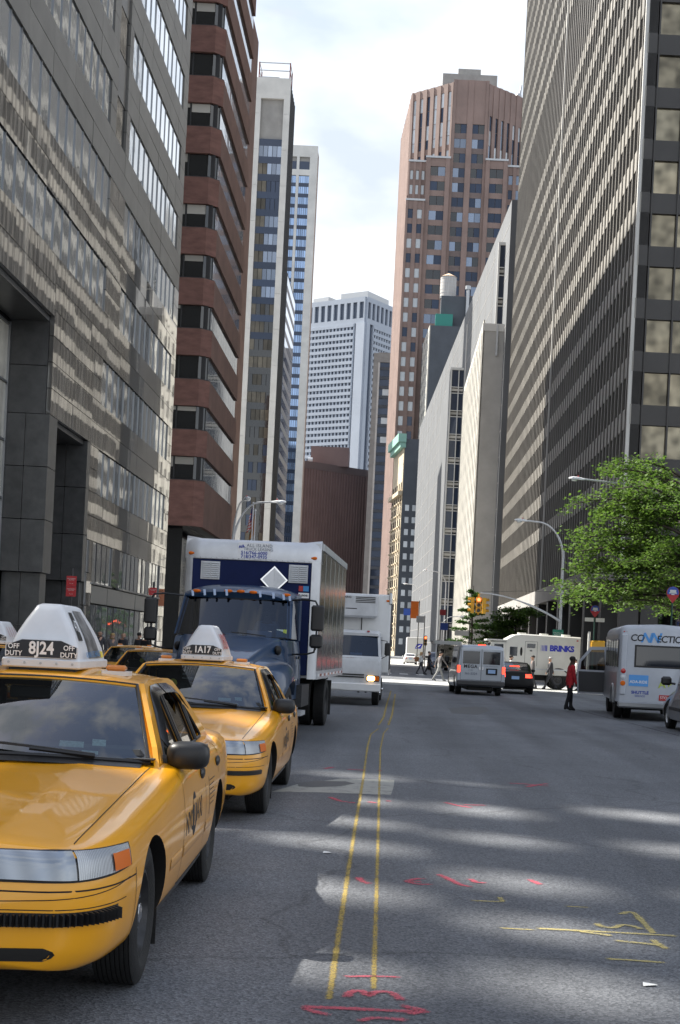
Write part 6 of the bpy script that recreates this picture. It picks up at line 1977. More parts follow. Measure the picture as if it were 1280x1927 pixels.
def boxy(tumble=0.93, r=0.16):
    def f(y, w, zb, zt, cr):
        h = zt - zb; P = [(0, zb), (w * .86, zb), (w * .97, zb + .03), (w, zb + h * .16), (w, zb + h * .40), (w * (1 - (1 - tumble) * .35), zb + h * .60)]
        rr = min(r, h * .35)
        xe = w * tumble
        P.append((w * (1 - (1 - tumble) * .8), zt - cr - rr))
        for k in range(1, 5):
            a = R(90 * k / 4); P.append((xe - rr + rr * math.cos(a), zt - cr - rr + rr * math.sin(a)))
        P += [(xe * .4, zt - cr * .15), (0, zt)]
        return P
    return f
def lin(a, b, n): return [a + (b - a) * i / n for i in range(n + 1)]
def vehicle(name, loc, rz, label, cat, W, ZB, ZT, L, paint, axles, wheel, sect, CR=None, group=None, inner=.55):
    t = empty(name, loc, rz, label=label, cat=cat, group=group)
    r, w, tr, rim = wheel
    H = Hull((0, L), W, ZB, ZT, CR or ([0, L], [.03, .03]), sect, [(a, r, r * 1.13, inner, 2.0) for a in axles], (paint, 'gap_dark'), 60)
    H.o.name = 'body'; H.o.parent = t
    wp = make_wheel('wheel', r, w, rim, seg=24)
    for a in axles:
        for s in (1, -1): put_wheel(wp, t, s * tr, a, r, s < 0)
    drop(wp)
    MB().use('gap_dark').box(-.5, .5, .3, L - .3, .2, .4).build('underbody', t)
    return t, H
def side_pane(H, t, s, y0, y1, z0, z1, m='dark_glass', name='side_window', slant0=0, slant1=0, off=.006, n=8):
    mb = MB().use(m)
    H.patch(mb, [[(Vector((s * 4, y0 + slant0 * (z - z0) / (z1 - z0) + (y1 + slant1 * (z - z0) / (z1 - z0) - y0 - slant0 * (z - z0) / (z1 - z0)) * i / n, z)), Vector((-s, 0, 0))) for i in range(n + 1)] for z in lin(z0, z1, 5)], off)
    if mb.f: return mb.build(name, t, 50)
def end_pane(H, t, x0, x1, z0, z1, m, name, rear=True, off=.006, n=8):
    mb = MB().use(m); d = Vector((0, -1 if rear else 1, 0))
    H.patch(mb, [[(Vector((x, 14 if rear else -6, z)), d) for x in lin(x0, x1, n)] for z in lin(z0, z1, 5)], off)
    if mb.f: return mb.build(name, t, 50)
def end_text(H, t, s, size, x, z, m, rear=True, **k):
    me = text_mesh(s, size, m, 'lettering', **k); d = (0, -1, 0) if rear else (0, 1, 0)
    H.wrap(me, (x, 12 if rear else -4, z), (-1 if rear else 1, 0, 0), (0, 0, 1), d, .009); return link('lettering', me, t)

# passenger van seen from behind (nose points away)
def panel_van():
    L = 5.5
    t, H = vehicle('passenger_van', (3.70, 56.4 + L, 0), math.pi + R(1.5), 'silver blue van with lettered rear doors and brake lights on', 'van',
        ([0, .04, .2, .6, 1.2, 4.6, 5.3, 5.46, 5.5], [.6, .78, .92, .99, 1.01, 1.01, 1.0, .985, .955]), ([0, .2, 1, 5, 5.5], [.40, .32, .30, .34, .42]),
        ([0, .03, .1, .3, .9, 1.2, 1.7, 2.1, 5.0, 5.3, 5.42, 5.48, 5.5], [.75, .9, 1.0, 1.08, 1.18, 1.30, 1.80, 2.05, 2.08, 2.07, 2.05, 2.01, 1.97]), L, 'van_silver', (1.0, 4.45), (.37, .235, .83, 'steel'), boxy(.88, .11))
    end_pane(H, t, .07, .76, 1.28, 1.80, 'dark_glass', 'rear_window'); end_pane(H, t, -.76, -.07, 1.28, 1.80, 'dark_glass', 'rear_window')
    mb = MB().use('gap_dark'); H.line(mb, [(Vector((0, 12, z)), Vector((0, -1, 0))) for z in lin(.62, 1.9, 14)], .018)
    for s in (1, -1): H.line(mb, [(Vector((s * .84, 12, z)), Vector((0, -1, 0))) for z in lin(.62, 1.86, 12)], .012)
    H.line(mb, [(Vector((x, 12, .62)), Vector((0, -1, 0))) for x in lin(-.84, .84, 10)], .015); mb.build('door_gap', t)
    for s in (1, -1):
        end_pane(H, t, s * .86, s * .97, .92, 1.20, 'tail_lit', 'tail_lamp', off=.012, n=3)
        side_pane(H, t, s, 3.0, 4.9, 1.30, 1.78, slant1=-.0); side_pane(H, t, s, 1.75, 2.85, 1.30, 1.76, slant0=.4)
        MB().use('black_trim').bevbox(s * 1.14 - .1, s * 1.14 + .1, 1.55, 1.68, 1.28, 1.55, .04).build('mirror', t, 40)
        MB().use('chrome').box(-s * .06 - .02, -s * .06 + .02, L - .0, L + .03, 1.05, 1.17).build('door_handle', t)
    MB().use('tail_lit').bevbox(-.16, .16, L - .14, L - .08, 2.03, 2.09, .02).build('brake_lamp', t)
    mb = MB().use('dark_grey_plastic'); mb.bevbox(-.98, .98, L - .06, L + .10, .40, .60, .04); mb.build('bumper', t, 40)
    MB().use('gap_dark').box(-.66, -.20, L + .005, L + .02, .86, 1.12).build('plate_recess', t)
    MB().use('plate_blue').box(-.58, -.28, L + .022, L + .03, .92, 1.07).build('licence_plate', t)
    end_text(H, t, 'MEGA', .19, .44, 1.17, 'letter_black', bold=.006, spacing=1.15); end_text(H, t, '(718)', .10, .44, 1.02, 'letter_grey'); end_text(H, t, '361-3324', .135, .42, .88, 'letter_grey', bold=.003)
    end_text(H, t, 'CAR SERVICE INC', .07, -.42, 1.20, 'letter_grey')
panel_van()

def sedan(name, loc, rz, label, paint, lit, W=.90, group=None):
    L = 4.75
    t, H = vehicle(name, loc, rz, label, 'car',
        ([0, .03, .12, .3, .7, 2, 3.8, 4.5, 4.68, 4.75], [.5 * W, .68 * W / .9, .8 * W / .9, .86 * W / .9, .89 * W / .9, W, W * .99, W * .95, W * .85, W * .66]), ([0, .2, 1, 4, 4.75], [.3, .22, .2, .22, .34]),
        ([0, .03, .08, .2, .6, 1.3, 1.55, 2.15, 2.6, 3.2, 3.7, 4.05, 4.5, 4.66, 4.72, 4.75], [.5, .58, .64, .72, .80, .92, .98, 1.36, 1.43, 1.42, 1.25, 1.06, 1.04, .98, .80, .62]), L, paint, (.95, 3.7), (.325, .21, .76, 'alloy'), boxy(.76, .12))
    end_pane(H, t, -.56, .56, 1.08, 1.34, 'dark_glass', 'rear_window'); end_pane(H, t, -.58, .58, 1.02, 1.34, 'dark_glass', 'windscreen', rear=False)
    for s in (1, -1):
        end_pane(H, t, s * .44, s * .74, .74, .90, 'tail_lit' if lit else 'red_lens', 'tail_lamp', off=.010, n=4)
        end_pane(H, t, s * .46, s * .74, .58, .70, 'lamp_lens', 'headlight', rear=False, off=.010, n=4)
        side_pane(H, t, s, 1.75, 2.45, .98, 1.30, slant0=.40); side_pane(H, t, s, 2.52, 3.45, .98, 1.30, slant1=-.35)
        MB().use(paint).bevbox(s * .98 - .09, s * .98 + .09, 1.62, 1.72, .98, 1.10, .03).build('mirror', t, 40)
    if lit: MB().use('tail_lit').bevbox(-.22, .22, 3.72, 3.78, 1.20, 1.25, .01).build('brake_lamp', t)
    else: MB().use('red_lens').bevbox(-.15, .15, 3.72, 3.78, 1.20, 1.24, .01).build('brake_lamp', t)
    mb = MB().use('plate_blue'); mb.box(-.17, .17, L - .02, L + .01, .66, .80); mb.build('licence_plate', t)
    return t, H
sedan('sedan', (5.85, 61.0 + 4.75, 0), math.pi + R(-2), 'black sedan with brake lights on beside the silver van', 'car_black', True)
sedan('sedan', (3.0, 186.0, 0), math.pi, 'small far white car near the postal truck', 'white_paint', False)

# pick-up facing us behind the van
def suv(name, loc, rz, label, paint, rim='alloy'):
    L = 4.9
    t, H = vehicle(name, loc, rz, label, 'car',
        ([0, .03, .12, .3, .8, 2, 4.2, 4.7, 4.86, 4.9], [.55, .75, .86, .92, .95, .97, .97, .95, .88, .8]), ([0, .2, 1, 4, 4.9], [.36, .28, .26, .28, .36]),
        ([0, .03, .1, .3, .9, 1.35, 1.5, 2.05, 2.5, 4.0, 4.5, 4.75, 4.86, 4.9], [.6, .8, .92, .98, 1.06, 1.14, 1.20, 1.66, 1.76, 1.76, 1.72, 1.5, 1.1, .9]), L, paint, (.95, 3.85), (.36, .235, .82, rim), boxy(.80, .14))
    end_pane(H, t, -.62, .62, 1.26, 1.62, 'dark_glass', 'windscreen', rear=False); end_pane(H, t, -.66, .66, 1.18, 1.60, 'dark_glass', 'rear_window')
    end_pane(H, t, -.45, .45, .68, .84, 'black_trim', 'grille', rear=False)
    for s in (1, -1):
        end_pane(H, t, s * .52, s * .80, .74, .90, 'lamp_lens', 'headlight', rear=False, off=.01, n=4); end_pane(H, t, s * .74, s * .90, .92, 1.22, 'red_lens', 'tail_lamp', off=.01, n=4)
        side_pane(H, t, s, 4.62, 4.80, .92, 1.20, 'red_lens', 'tail_lamp')
        side_pane(H, t, s, 1.80, 2.75, 1.20, 1.62, slant0=.40); side_pane(H, t, s, 2.82, 3.7, 1.20, 1.62); side_pane(H, t, s, 3.78, 4.5, 1.20, 1.60, slant1=-.15)
        m = MB().use('black_trim'); m.bevbox(s * 1.12 - .13, s * 1.12 + .13, 1.62, 1.76, 1.12, 1.34, .05); m.tube([(s * .9, 1.75, 1.16), (s * 1.05, 1.7, 1.18)], .03, 6); m.build('mirror', t, 40)
        side_pane(H, t, s, 1.4, 4.3, .50, .58, 'black_trim', 'side_moulding')
        for y in (2.6, 3.55): side_pane(H, t, s, y, y + .16, 1.05, 1.09, 'chrome', 'door_handle', off=.02)
    mb = MB().use('dark_grey_plastic'); mb.bevbox(-.9, .9, L - .08, L + .06, .40, .64, .04); mb.build('bumper', t, 40)
suv('pickup_car', (4.9, 132, 0), 0, 'dark blue car facing the camera beyond the silver van', 'car_blue')
suv('minivan', (8.2, 31.6 + 4.9, 0), math.pi + R(-1.0), 'grey minivan cut by the right picture edge', 'car_grey')

# shuttle bus
def shuttle_bus():
    L = 7.0
    th = math.pi + R(-5.0)
    t = empty('shuttle_bus', (8.36, 39.3 + L, 0), th, label='pale shuttle bus with its driver door swung open', cat='bus')
    hw, y0, zb, zt = 1.17, 1.5, .52, 2.72
    def cs(y, w, z1, r):
        P = [(0, zb), (w, zb), (w, zb + .9), (w * .995, z1 - r - .25)]
        for k in range(6):
            a = R(90 * k / 5); P.append((w * .985 - r + r * math.cos(a), z1 - r + r * math.sin(a)))
        P.append((0, z1 + .05)); return [(x, y, z) for x, z in P] + [(-x, y, z) for x, z in reversed(P[1:-1])]
    mb = MB().use('bus_white'); mb.loft([cs(y0, hw * .94, 2.6, .2), cs(y0 + .15, hw, zt, .24), cs(L - .15, hw, zt, .24), cs(L - .04, hw * .97, zt - .05, .24), cs(L, hw * .93, zt - .12, .22)])
    body = mb.build('body', t, 35)
    # driver cab and bonnet of the van front
    mb = MB().use('bus_white'); mb.loft([cs(.0, .75, 1.0, .08), cs(.1, .92, 1.14, .1), cs(.8, 1.0, 1.28, .1), cs(1.0, 1.0, 1.7, .12), cs(1.52, 1.0, 2.2, .15)]); mb.build('cab', t, 40)
    for s in (1, -1):
        n = 5
        for k in range(n):
            a = y0 + .55 + .98 * k
            MB().use('dark_glass').box(s * (hw - .004), s * (hw + .006), a, a + .82, 1.52, 2.26).build('side_window', body)
            MB().use('black_trim').box(s * hw, s * (hw + .014), a + .84, a + .94, 1.50, 2.30).build('window_post', body)
        MB().use('bus_side').box(s * (hw + .001), s * (hw + .012), y0 + .2, L - .2, .60, 1.36).build('skirt_panel', body)
        MB().use('bus_side').box(s * (hw + .001), s * (hw + .012), y0 + .2, L - .2, 2.34, 2.44).build('roof_rail', body)
        # corner column with three round lamps
        mb = MB().use('bus_white'); mb.bevbox(s * 1.02 - .09, s * 1.02 + .09, L - .02, L + .05, .72, 2.46, .04, .03); c = mb.build('lamp_column', t, 40)
        for z, m in ((1.40, 'red_lens'), (1.22, 'lamp_lens'), (1.05, 'amber')):
            mb = MB().use(m); mb.lathe([(.045, .075), (.07, .068), (.08, .02), (.08, .001)], 'y', (s * 1.02, L, z), 16); mb.build('tail_lamp', c, 50)
        MB().use('red_lens').bevbox(s * 1.0 - .06, s * 1.0 + .06, L - .05, L + .0, 2.50, 2.54, .01).build('marker_lamp', t)
        mb = MB().use('bus_side')
        mb.tube([(s * (hw + .012), 5.55 + .52 * math.cos(a), .46 + .52 * math.sin(a)) for a in [math.pi * k / 12 for k in range(13)]], .05, 6); mb.build('wheel_arch', t, 50)
    for x in (-.2, 0, .2): MB().use('red_lens').bevbox(x - .06, x + .06, L - .06, L - .02, 2.57, 2.61, .01).build('marker_lamp', t)
    MB().use('black_trim').bevbox(-.80, .72, L - .01, L + .012, 1.52, 2.16, .01).build('rear_window_seal', t)
    MB().use('dark_glass').box(-.75, .67, L + .012, L + .02, 1.57, 2.11).build('rear_window', t)
    k = (-1, 0, 0); u = (0, 0, 1)
    text_on('lettering', t, 'CO', .27, 'letter_black', (.66, L + .008, 2.35), k, u, bold=.004, shear=.1, spacing=.9)
    text_on('lettering', t, 'NN', .38, 'sky_blue', (.30, L + .008, 2.36), k, u, bold=.012, shear=.3, spacing=.75)
    text_on('lettering', t, 'ECTION', .27, 'letter_black', (-.34, L + .008, 2.34), k, u, bold=.004, shear=.1, spacing=.9)
    MB().use('sky_blue').box(.30, .85, L + .003, L + .010, .98, 1.30).build('sticker', t)
    text_on('lettering', t, 'ADA-RIDE', .11, 'letter_white', (.575, L + .013, 1.10), k, u, bold=.002)
    text_on('lettering', t, 'SHUTTLE', .12, 'letter_blue', (.52, L + .010, .80), k, u, bold=.004); text_on('lettering', t, 'SERVICE', .08, 'letter_blue', (.52, L + .010, .70), k, u)
    text_on('lettering', t, 'A+', .30, 'paper_green', (-.18, L + .010, 1.06), k, u, bold=.008)
    MB().use('ad_red').box(-.34, -.02, L + .003, L + .010, .60, .76).build('sticker', t); text_on('lettering', t, 'STOP', .11, 'letter_white', (-.18, L + .014, .68), k, u)
    mb = MB().use('bus_side'); mb.bevbox(-hw + .03, hw - .03, L - .1, L + .16, .36, .54, .04); mb.build('bumper', t, 40)
    MB().use('gap_dark').box(-.9, .9, 1.0, L - .3, .3, .52).build('underbody', t)
    # open driver door: seen edge on from behind, hinged at the cab front (bus left side is local +x turned: -x)
    d = empty_part('driver_door', t, (1.0, .95, 0), R(-8))
    fr = [(0, .55), (.98, .55), (1.02, 1.30), (.98, 1.62), (.62, 2.1), (.12, 2.12), (0, 1.5)]
    win = [(.10, 1.34), (.92, 1.34), (.90, 1.60), (.57, 2.0), (.16, 2.02)]
    tri = tessellate_polygon([[Vector((a, b, 0)) for a, b in q] for q in (fr, win)])
    pts = fr + win; n = len(pts); mb = MB().use('bus_white')
    fs = [tuple(x) for x in tri] + [tuple(i + n for i in reversed(x)) for x in tri]; o = 0
    for q in (fr, win):
        m_ = len(q); fs += [(o + i, o + (i + 1) % m_, n + o + (i + 1) % m_, n + o + i) for i in range(m_)]; o += m_
    mb.add([(a, 0, b) for a, b in pts] + [(a, .06, b) for a, b in pts], fs); mb.build('door_shell', d)
    MB().use('glass_side').add([(a, .03, b) for a, b in win], [tuple(range(len(win)))]).build('door_window', d)
    MB().use('dark_grey_plastic').prism([(.06, .62), (.94, .62), (.97, 1.28), (.04, 1.28)], 'y', .061, .085).build('door_lining', d)
    MB().use('black_trim').bevbox(.18, .36, -.06, -.0, 1.34, 1.62, .02).build('mirror', d)
    w = make_wheel('wheel', .40, .24, 'truck_dark', seg=24)
    for s in (1, -1): put_wheel(w, t, s * .88, .75, .40, s < 0); put_wheel(w, t, s * 1.02, 5.55, .40, s < 0); put_wheel(w, t, s * .76, 5.55, .40, s < 0)
    drop(w)
def empty_part(name, parent, loc, rz):
    o = bpy.data.objects.new(name, None); COL.objects.link(o); o.parent = parent; o.location = loc; o.rotation_euler = (0, 0, rz); o.empty_display_size = .1
    return o
shuttle_bus()

# armoured truck crossing from right to left
def armoured_truck():
    t = empty('armoured_truck', (4.75, 74.8, 0), R(-90), label='white armoured truck with blue lettering crossing the street', cat='truck')
    hw, L, zt = 1.12, 5.5, 2.90
    def ring(y, w, z0, z1, r=.06): return [(-w, y, z0), (w, y, z0), (w, y, z1 - r), (w - r, y, z1), (-w + r, y, z1), (-w, y, z1 - r)]
    mb = MB().use('armour_white'); mb.loft([ring(1.55, hw, .75, 2.60), ring(1.95, hw, .75, 2.84), ring(2.3, hw, .75, zt), ring(L, hw, .75, zt - .05)]); box = mb.build('cargo_body', t)
    mb = MB().use('armour_white'); mb.loft([ring(.0, 1.0, .70, 1.35), ring(.12, 1.05, .65, 1.48), ring(.55, 1.06, .65, 1.60)]); mb.loft([ring(.55, 1.06, .65, 1.6), ring(.75, 1.06, .65, 2.42), ring(1.56, 1.08, .65, 2.46)]); mb.build('cab', t)
    mb = MB().use('armour_white'); mb.box(-1.10, 1.10, .50, 1.56, 2.47, 2.55); mb.build('cab_visor', t)
    for s in (1, -1):
        q = MB().use('dark_glass'); q.add([(s * 1.075, .84, 1.68), (s * 1.075, 1.40, 1.68), (s * 1.085, 1.40, 2.30), (s * 1.075, .92, 2.30)], [(0, 1, 2, 3)]); q.build('side_window', t)
        MB().use('dark_glass').box(s * hw, s * (hw + .012), 1.75, 2.15, 1.70, 2.18).build('side_window', box)
        MB().use('gap_dark').ball((s * hw, 2.36, 1.95), .02, .07, .26, 10, 6).build('gun_port', box)
        mb = MB().use('gap_dark')
        for (a, b, c, d) in ((2.55, 2.565, 1.2, 2.5), (3.2, 3.215, 1.2, 2.5), (2.55, 3.21, 2.49, 2.505)): mb.box(s * hw, s * (hw + .004), a, b, c, d)
        mb.build('door_gap', box)
        MB().use('dark_glass').box(s * hw, s * (hw + .02), 2.66, 3.1, 2.16, 2.38).build('door_window', box)
        MB().use('black_trim').box(s * hw, s * (hw + .02), 2.82, 2.94, 1.98, 2.04).build('gun_port', box)
        text_on('lettering', t, "BRINKS", .42, 'brand_blue', (s * (hw + .006), 4.52, 2.18), (0, s, 0), (0, 0, 1), bold=.022, spacing=.92)
        for k in range(5): MB().use('brand_blue').box(s * (hw + .002), s * (hw + .006), 3.40 + .07 * k, 3.42 + .07 * k + .008 * k, 2.03, 2.34).build('brand_stripe', t)
        MB().use('red_lens').box(s * hw, s * (hw + .02), L - .22, L - .12, 2.62, 2.68).build('marker_lamp', t)
        MB().use('alu').box(s * (hw - .02), s * (hw + .02), 1.6, L, 1.02, 1.08).build('rub_rail', box)
        mb = MB().use('black_trim'); mb.tube([(s * (hw - .04), 4.4 + .60 * math.cos(a), .52 + .60 * math.sin(a)) for a in [math.pi * k / 12 for k in range(13)]], .06, 6); mb.build('wheel_arch', t, 50)
        m = MB().use('chrome'); m.tube([(s * 1.05, .62, 1.6), (s * 1.3, .5, 1.9)], .02, 5); m.bevbox(s * 1.3 - .08, s * 1.3 + .08, .45, .52, 1.75, 2.15, .02); m.build('mirror', t)
        MB().use('lamp_lens').bevbox(s * .8 - .14, s * .8 + .14, -.03, .03, .95, 1.12, .02).build('headlight', t)
    MB().use('dark_glass').add([(-.98, .56, 1.66), (.98, .56, 1.66), (.98, .72, 2.36), (-.98, .72, 2.36)], [(0, 1, 2, 3)]).build('windscreen', t)
    for k in range(3): MB().use('armour_white').cyl((-.5, 2.5 + 1.2 * k, zt - .03), (-.5, 2.5 + 1.2 * k, zt + .08), .25, n=14).build('roof_vent', t, 40)
    mb = MB().use('dark_grey_plastic'); mb.bevbox(-1.1, 1.1, -.12, .1, .45, .72, .04); mb.build('bumper', t)
    MB().use('gap_dark').box(-.6, .6, .2, L - .1, .45, .76).build('chassis', t)
    w = make_wheel('wheel', .50, .28, 'truck_dark', seg=24)
    for s in (1, -1): put_wheel(w, t, s * .92, 1.0, .50, s < 0); put_wheel(w, t, s * .95, 4.4, .50, s < 0)
    drop(w)
armoured_truck()

# far postal truck from behind
def postal_truck():
    t = empty('postal_truck', (3.95, 198, 0), label='far white postal truck with a blue eagle on its rear', cat='truck')
    mb = MB().use('postal_white'); mb.bevbox(-1.3, 1.3, 0, 6, .75, 3.75, .08, .05); mb.build('cargo_box', t, 40)
    MB().use('brand_blue').prism([(-.1, 2.15), (.75, 2.15), (1.0, 2.85), (.2, 2.85)], 'y', -.03, -.01).build('eagle_badge', t)
    MB().use('letter_white').prism([(.0, 2.25), (.5, 2.4), (.8, 2.75), (.45, 2.6)], 'y', -.05, -.035).build('eagle_badge', t)
    for s in (1, -1): MB().use('red_lens').bevbox(s * 1.1 - .1, s * 1.1 + .1, -.05, .0, .9, 1.1, .02).build('tail_lamp', t)
    MB().use('dark_grey_plastic').box(-1.25, 1.25, -.1, .1, .55, .74).build('bumper', t)
    w = make_wheel('wheel', .48, .26, 'truck_dark', seg=16)
    for s in (1, -1): put_wheel(w, t, s * 1.0, 1.5, .48, s < 0)
    drop(w)
postal_truck()
# ------------------------------------------------------------------ lamps, signals, signs, flags
mat('lamp_grey', (0.50, 0.51, 0.53), 0.45, metal=0.3, vary=0.1, vscale=3)
mat('lamp_white', (0.66, 0.67, 0.69), 0.4)
mat('signal_yellow', (0.62, 0.33, 0.02), 0.45)
mat('signal_red', (1, .1, .05), 0.3, emit=(1.0, 0.10, 0.03), estr=3.0)
mat('signal_off', (0.02, 0.025, 0.02), 0.3)
mat('sign_red', (0.42, 0.015, 0.02), 0.45)
mat('sign_green', (0.01, 0.17, 0.11), 0.45)
mat('sign_blue', (0.02, 0.07, 0.36), 0.45)
mat('sign_white', (0.62, 0.62, 0.60), 0.5)
mat('post_green', (0.015, 0.06, 0.045), 0.5)
mat('post_dark', (0.03, 0.03, 0.032), 0.5)
mat('banner_orange', (0.70, 0.16, 0.02), 0.7)
mat('flag_red', (0.45, 0.02, 0.03), 0.8)
mat('flag_white', (0.68, 0.68, 0.66), 0.8)
mat('flag_blue', (0.03, 0.05, 0.22), 0.8)
mat('flag_orange', (0.55, 0.25, 0.08), 0.8)
glass_mat('lamp_bowl', (0.7, 0.7, 0.68), 1.0, 1.6)

def cobra_head(parent, c, d, s=1.0):
    """street light head at c pointing along d (horizontal)"""
    d = Vector((d[0], d[1], 0)).normalized(); q = Vector((-d.y, d.x, 0)); c = Vector(c)
    mb = MB().use('lamp_white'); rings = []
    for a, w, z0, z1 in ((-.05, .04, -.04, .04), (.12, .07, -.05, .07), (.30, .15, -.03, .11), (.60, .17, -.02, .12), (.78, .12, -.01, .08), (.84, .04, .01, .04)):
        p = c + d * a * s; rings.append([p + q * w * s * x + Vector((0, 0, (z0 + (z1 - z0) * y) * s)) for x, y in ((-1, 0), (1, 0), (.8, .7), (0, 1), (-.8, .7))])
    mb.loft(rings); h = mb.build('lamp_head', parent, 40)
    p = c + d * .52 * s; MB().use('lamp_lens').ball((p.x, p.y, p.z - .03 * s), .19 * s, .19 * s, .12 * s, 12, 6).build('lamp_glass', h, 60)
    MB().use('ad_red').ball((p.x - d.x * .2, p.y - d.y * .2, p.z + .15 * s), .04 * s, n=8, m=5).build('photocell', h)
def street_lamp(x, y, h, arms, label, r=.10):
    """arms: (dx, dy, rise): curved arm from the pole top"""
    t = empty('street_lamp', (x, y, 0.146 if abs(x) > 8.7 else 0), label=label, cat='street lamp')
    mb = MB().use('lamp_grey'); mb.tube([(0, 0, 0), (0, 0, 1.0), (0, 0, h)], [r * 1.25, r, r * .65], 10); mb.lathe([(0, r * 2.2), (.25, r * 2.0), (.45, r * 1.3)], 'z', (0, 0, 0), 10, True); mb.build('pole', t, 40)
    for dx, dy, rise in arms:
        L = math.hypot(dx, dy); P = []
        for k in range(13):
            a = R(90 * k / 12); P.append((dx * (1 - math.cos(a)) * .72, dy * (1 - math.cos(a)) * .72, h - .6 + (rise + .6) * math.sin(a)))
        P.append((dx, dy, h + rise + .02 * L)); mb = MB().use('lamp_grey'); mb.tube(P, [r * .62] * 6 + [r * .45] * (len(P) - 6), 8); mb.build('arm', t, 40)
        cobra_head(t, P[-1], (dx, dy), 1.0)
    return t
street_lamp(-8.95, 77.0, 7.2, [(.85, -2.3, 2.05), (2.1, -.3, 2.2)], 'twin armed white street lamp rising behind the navy truck')
l1 = street_lamp(10.75, 87.0, 8.3, [(-2.35, 0, 1.75)], 'grey street lamp carrying the traffic signal arm over the armoured truck', .12)
street_lamp(15.9, 73.5, 8.6, [(-5.9, 0, 2.4)], 'street lamp whose head pokes out of the big tree', .10)
for (px, py, yy, lb, hx) in ((798, 1073, 200, 'far curved street lamp before the grey slab wall', -2.6), (760, 1098, 250, 'far curved street lamp beside the ornate beige building', -2.4)):
    p = at_y(px, py, yy); street_lamp(p[0] - hx + .7, yy, p[2] - 1.6, [(hx, 0, 1.5)], lb, .11)
p = at_y(836, 1158, 170); street_lamp(p[0] - .2, 170, p[2] - 1.0, [(1.9, 0, .9)], 'far short street lamp with its arm towards the trees', .10)

# signal arm and crossbar on the lamp by the crossing: a fitting of its own
sa = empty('traffic_signal', (10.75, 86.84, 0), label='yellow three-headed traffic signal showing red on a long mast arm', cat='traffic signal')
mb = MB().use('lamp_grey'); P = [(0, 0, 4.0)] + [(-5.1 * k / 10, 0, 4.0 + 1.55 * math.sin(R(90 * k / 10)) ** .9) for k in range(1, 11)]; mb.tube(P, [.07] * 5 + [.045] * 6, 8); mb.build('mast_arm', sa, 40)
MB().use('lamp_grey').tube([(-.45, 0, 5.85), (.55, 0, 5.80)], .04, 6).build('crossbar', sa, 40); MB().use('post_dark').tube([(-.4, 0, 5.85), (-2.6, 0, 5.8), (-5.0, 0, 5.62)], .012, 4).build('guy_wire', sa)
def signal_head(parent, c, d, lit=None):
    d = Vector((d[0], d[1], 0)).normalized(); q = Vector((-d.y, d.x, 0)); c = Vector(c)
    mb = MB().use('signal_yellow')
    for k in range(3): mb.obox(c + Vector((0, 0, .34 * (1 - k))), q, d, (0, 0, 1), .165, .10, .16)
    h = mb.build('signal_head', parent)
    for k in range(3):
        o = c + Vector((0, 0, .34 * (1 - k))) + d * .10
        mb = MB().use('signal_red' if lit == k else 'signal_off'); mb.cyl(o, o + d * .015, .115, n=16); mb.build('lens', h, 40)
        mb = MB().use('signal_yellow'); A = [o + q * .13 * math.cos(t) + Vector((0, 0, .13 * math.sin(t))) for t in [R(-20 + 220 * i / 12) for i in range(13)]]; B = [a + d * .20 for a in A]; mb.grid([A, B], d * .001); mb.build('visor', h)
xa = -5.2
MB().use('signal_yellow').box(xa - .06, xa + .06, -.06, .06, 4.2, 5.5).build('hanger', sa)
signal_head(sa, (xa, -.16, 4.78), (0, -1), 0); signal_head(sa, (xa - .36, .05, 4.76), (-1, .15)); signal_head(sa, (xa + .36, .05, 4.76), (1, .15))
gs = empty('street_sign', (10.60, 86.6, 2.9), label='green sign board on the grey lamp post above the armoured truck', cat='sign')
MB().use('sign_green').box(-.34, .34, -.03, 0, 0, .58).build('board', gs); MB().use('sign_white').box(-.30, .30, -.036, -.031, .04, .06).build('border', gs); text_on('lettering', gs, 'SOUTH ST\nSEAPORT', .12, 'sign_white', (0, -.036, .30), (1, 0, 0), (0, 0, 1))
MB().use('post_dark').box(-.05, .05, 0, .12, .2, .3).build('bracket', gs)

def post_sign(x, y, h, label, cat='sign', m='post_green', r=.035):
    t = empty('bus_stop_sign' if m == 'post_green' else 'parking_sign', (x, y, .146), label=label, cat=cat)
    MB().use(m).cyl((0, 0, 0), (0, 0, h), r, n=8).build('post', t, 40)
    return t
def bus_stop(px, py, y, label, plates=False):
    p = at_y(px, py, y); t = post_sign(p[0], y, p[2] - .146 - .2, label); z = p[2] - .146
    mb = MB().use('sign_red'); mb.prism([(.25 * math.cos(R(a)), z + .25 * math.sin(R(a))) for a in range(-30, 211, 15)] + [(0, z - .40)], 'y', -.06, -.04); b = mb.build('sign_board', t)
    MB().use('sign_blue').prism([(.225 * math.cos(R(a)), z + .02 + .225 * math.sin(R(a))) for a in range(-20, 201, 10)], 'y', -.068, -.062).build('sign_face', b)
    mb = MB().use('sign_white'); mb.box(-.12, .12, -.075, -.07, z + .02, z + .12); mb.box(-.15, .15, -.075, -.07, z - .02, z + .015); mb.box(-.06, .06, -.075, -.07, z - .08, z - .04); mb.build('bus_symbol', b)
    if plates:
        for s in (-1, 1): MB().use('sign_white').box(s * .06, s * .52, -.05, -.03, z - .62, z - .42).build('name_plate', t)
bus_stop(1120, 1148, 73, 'blue and red bus stop sign over white plates beyond the shuttle bus', True)
bus_stop(1266, 1116, 53.6, 'blue and red bus stop sign in front of the big tree')
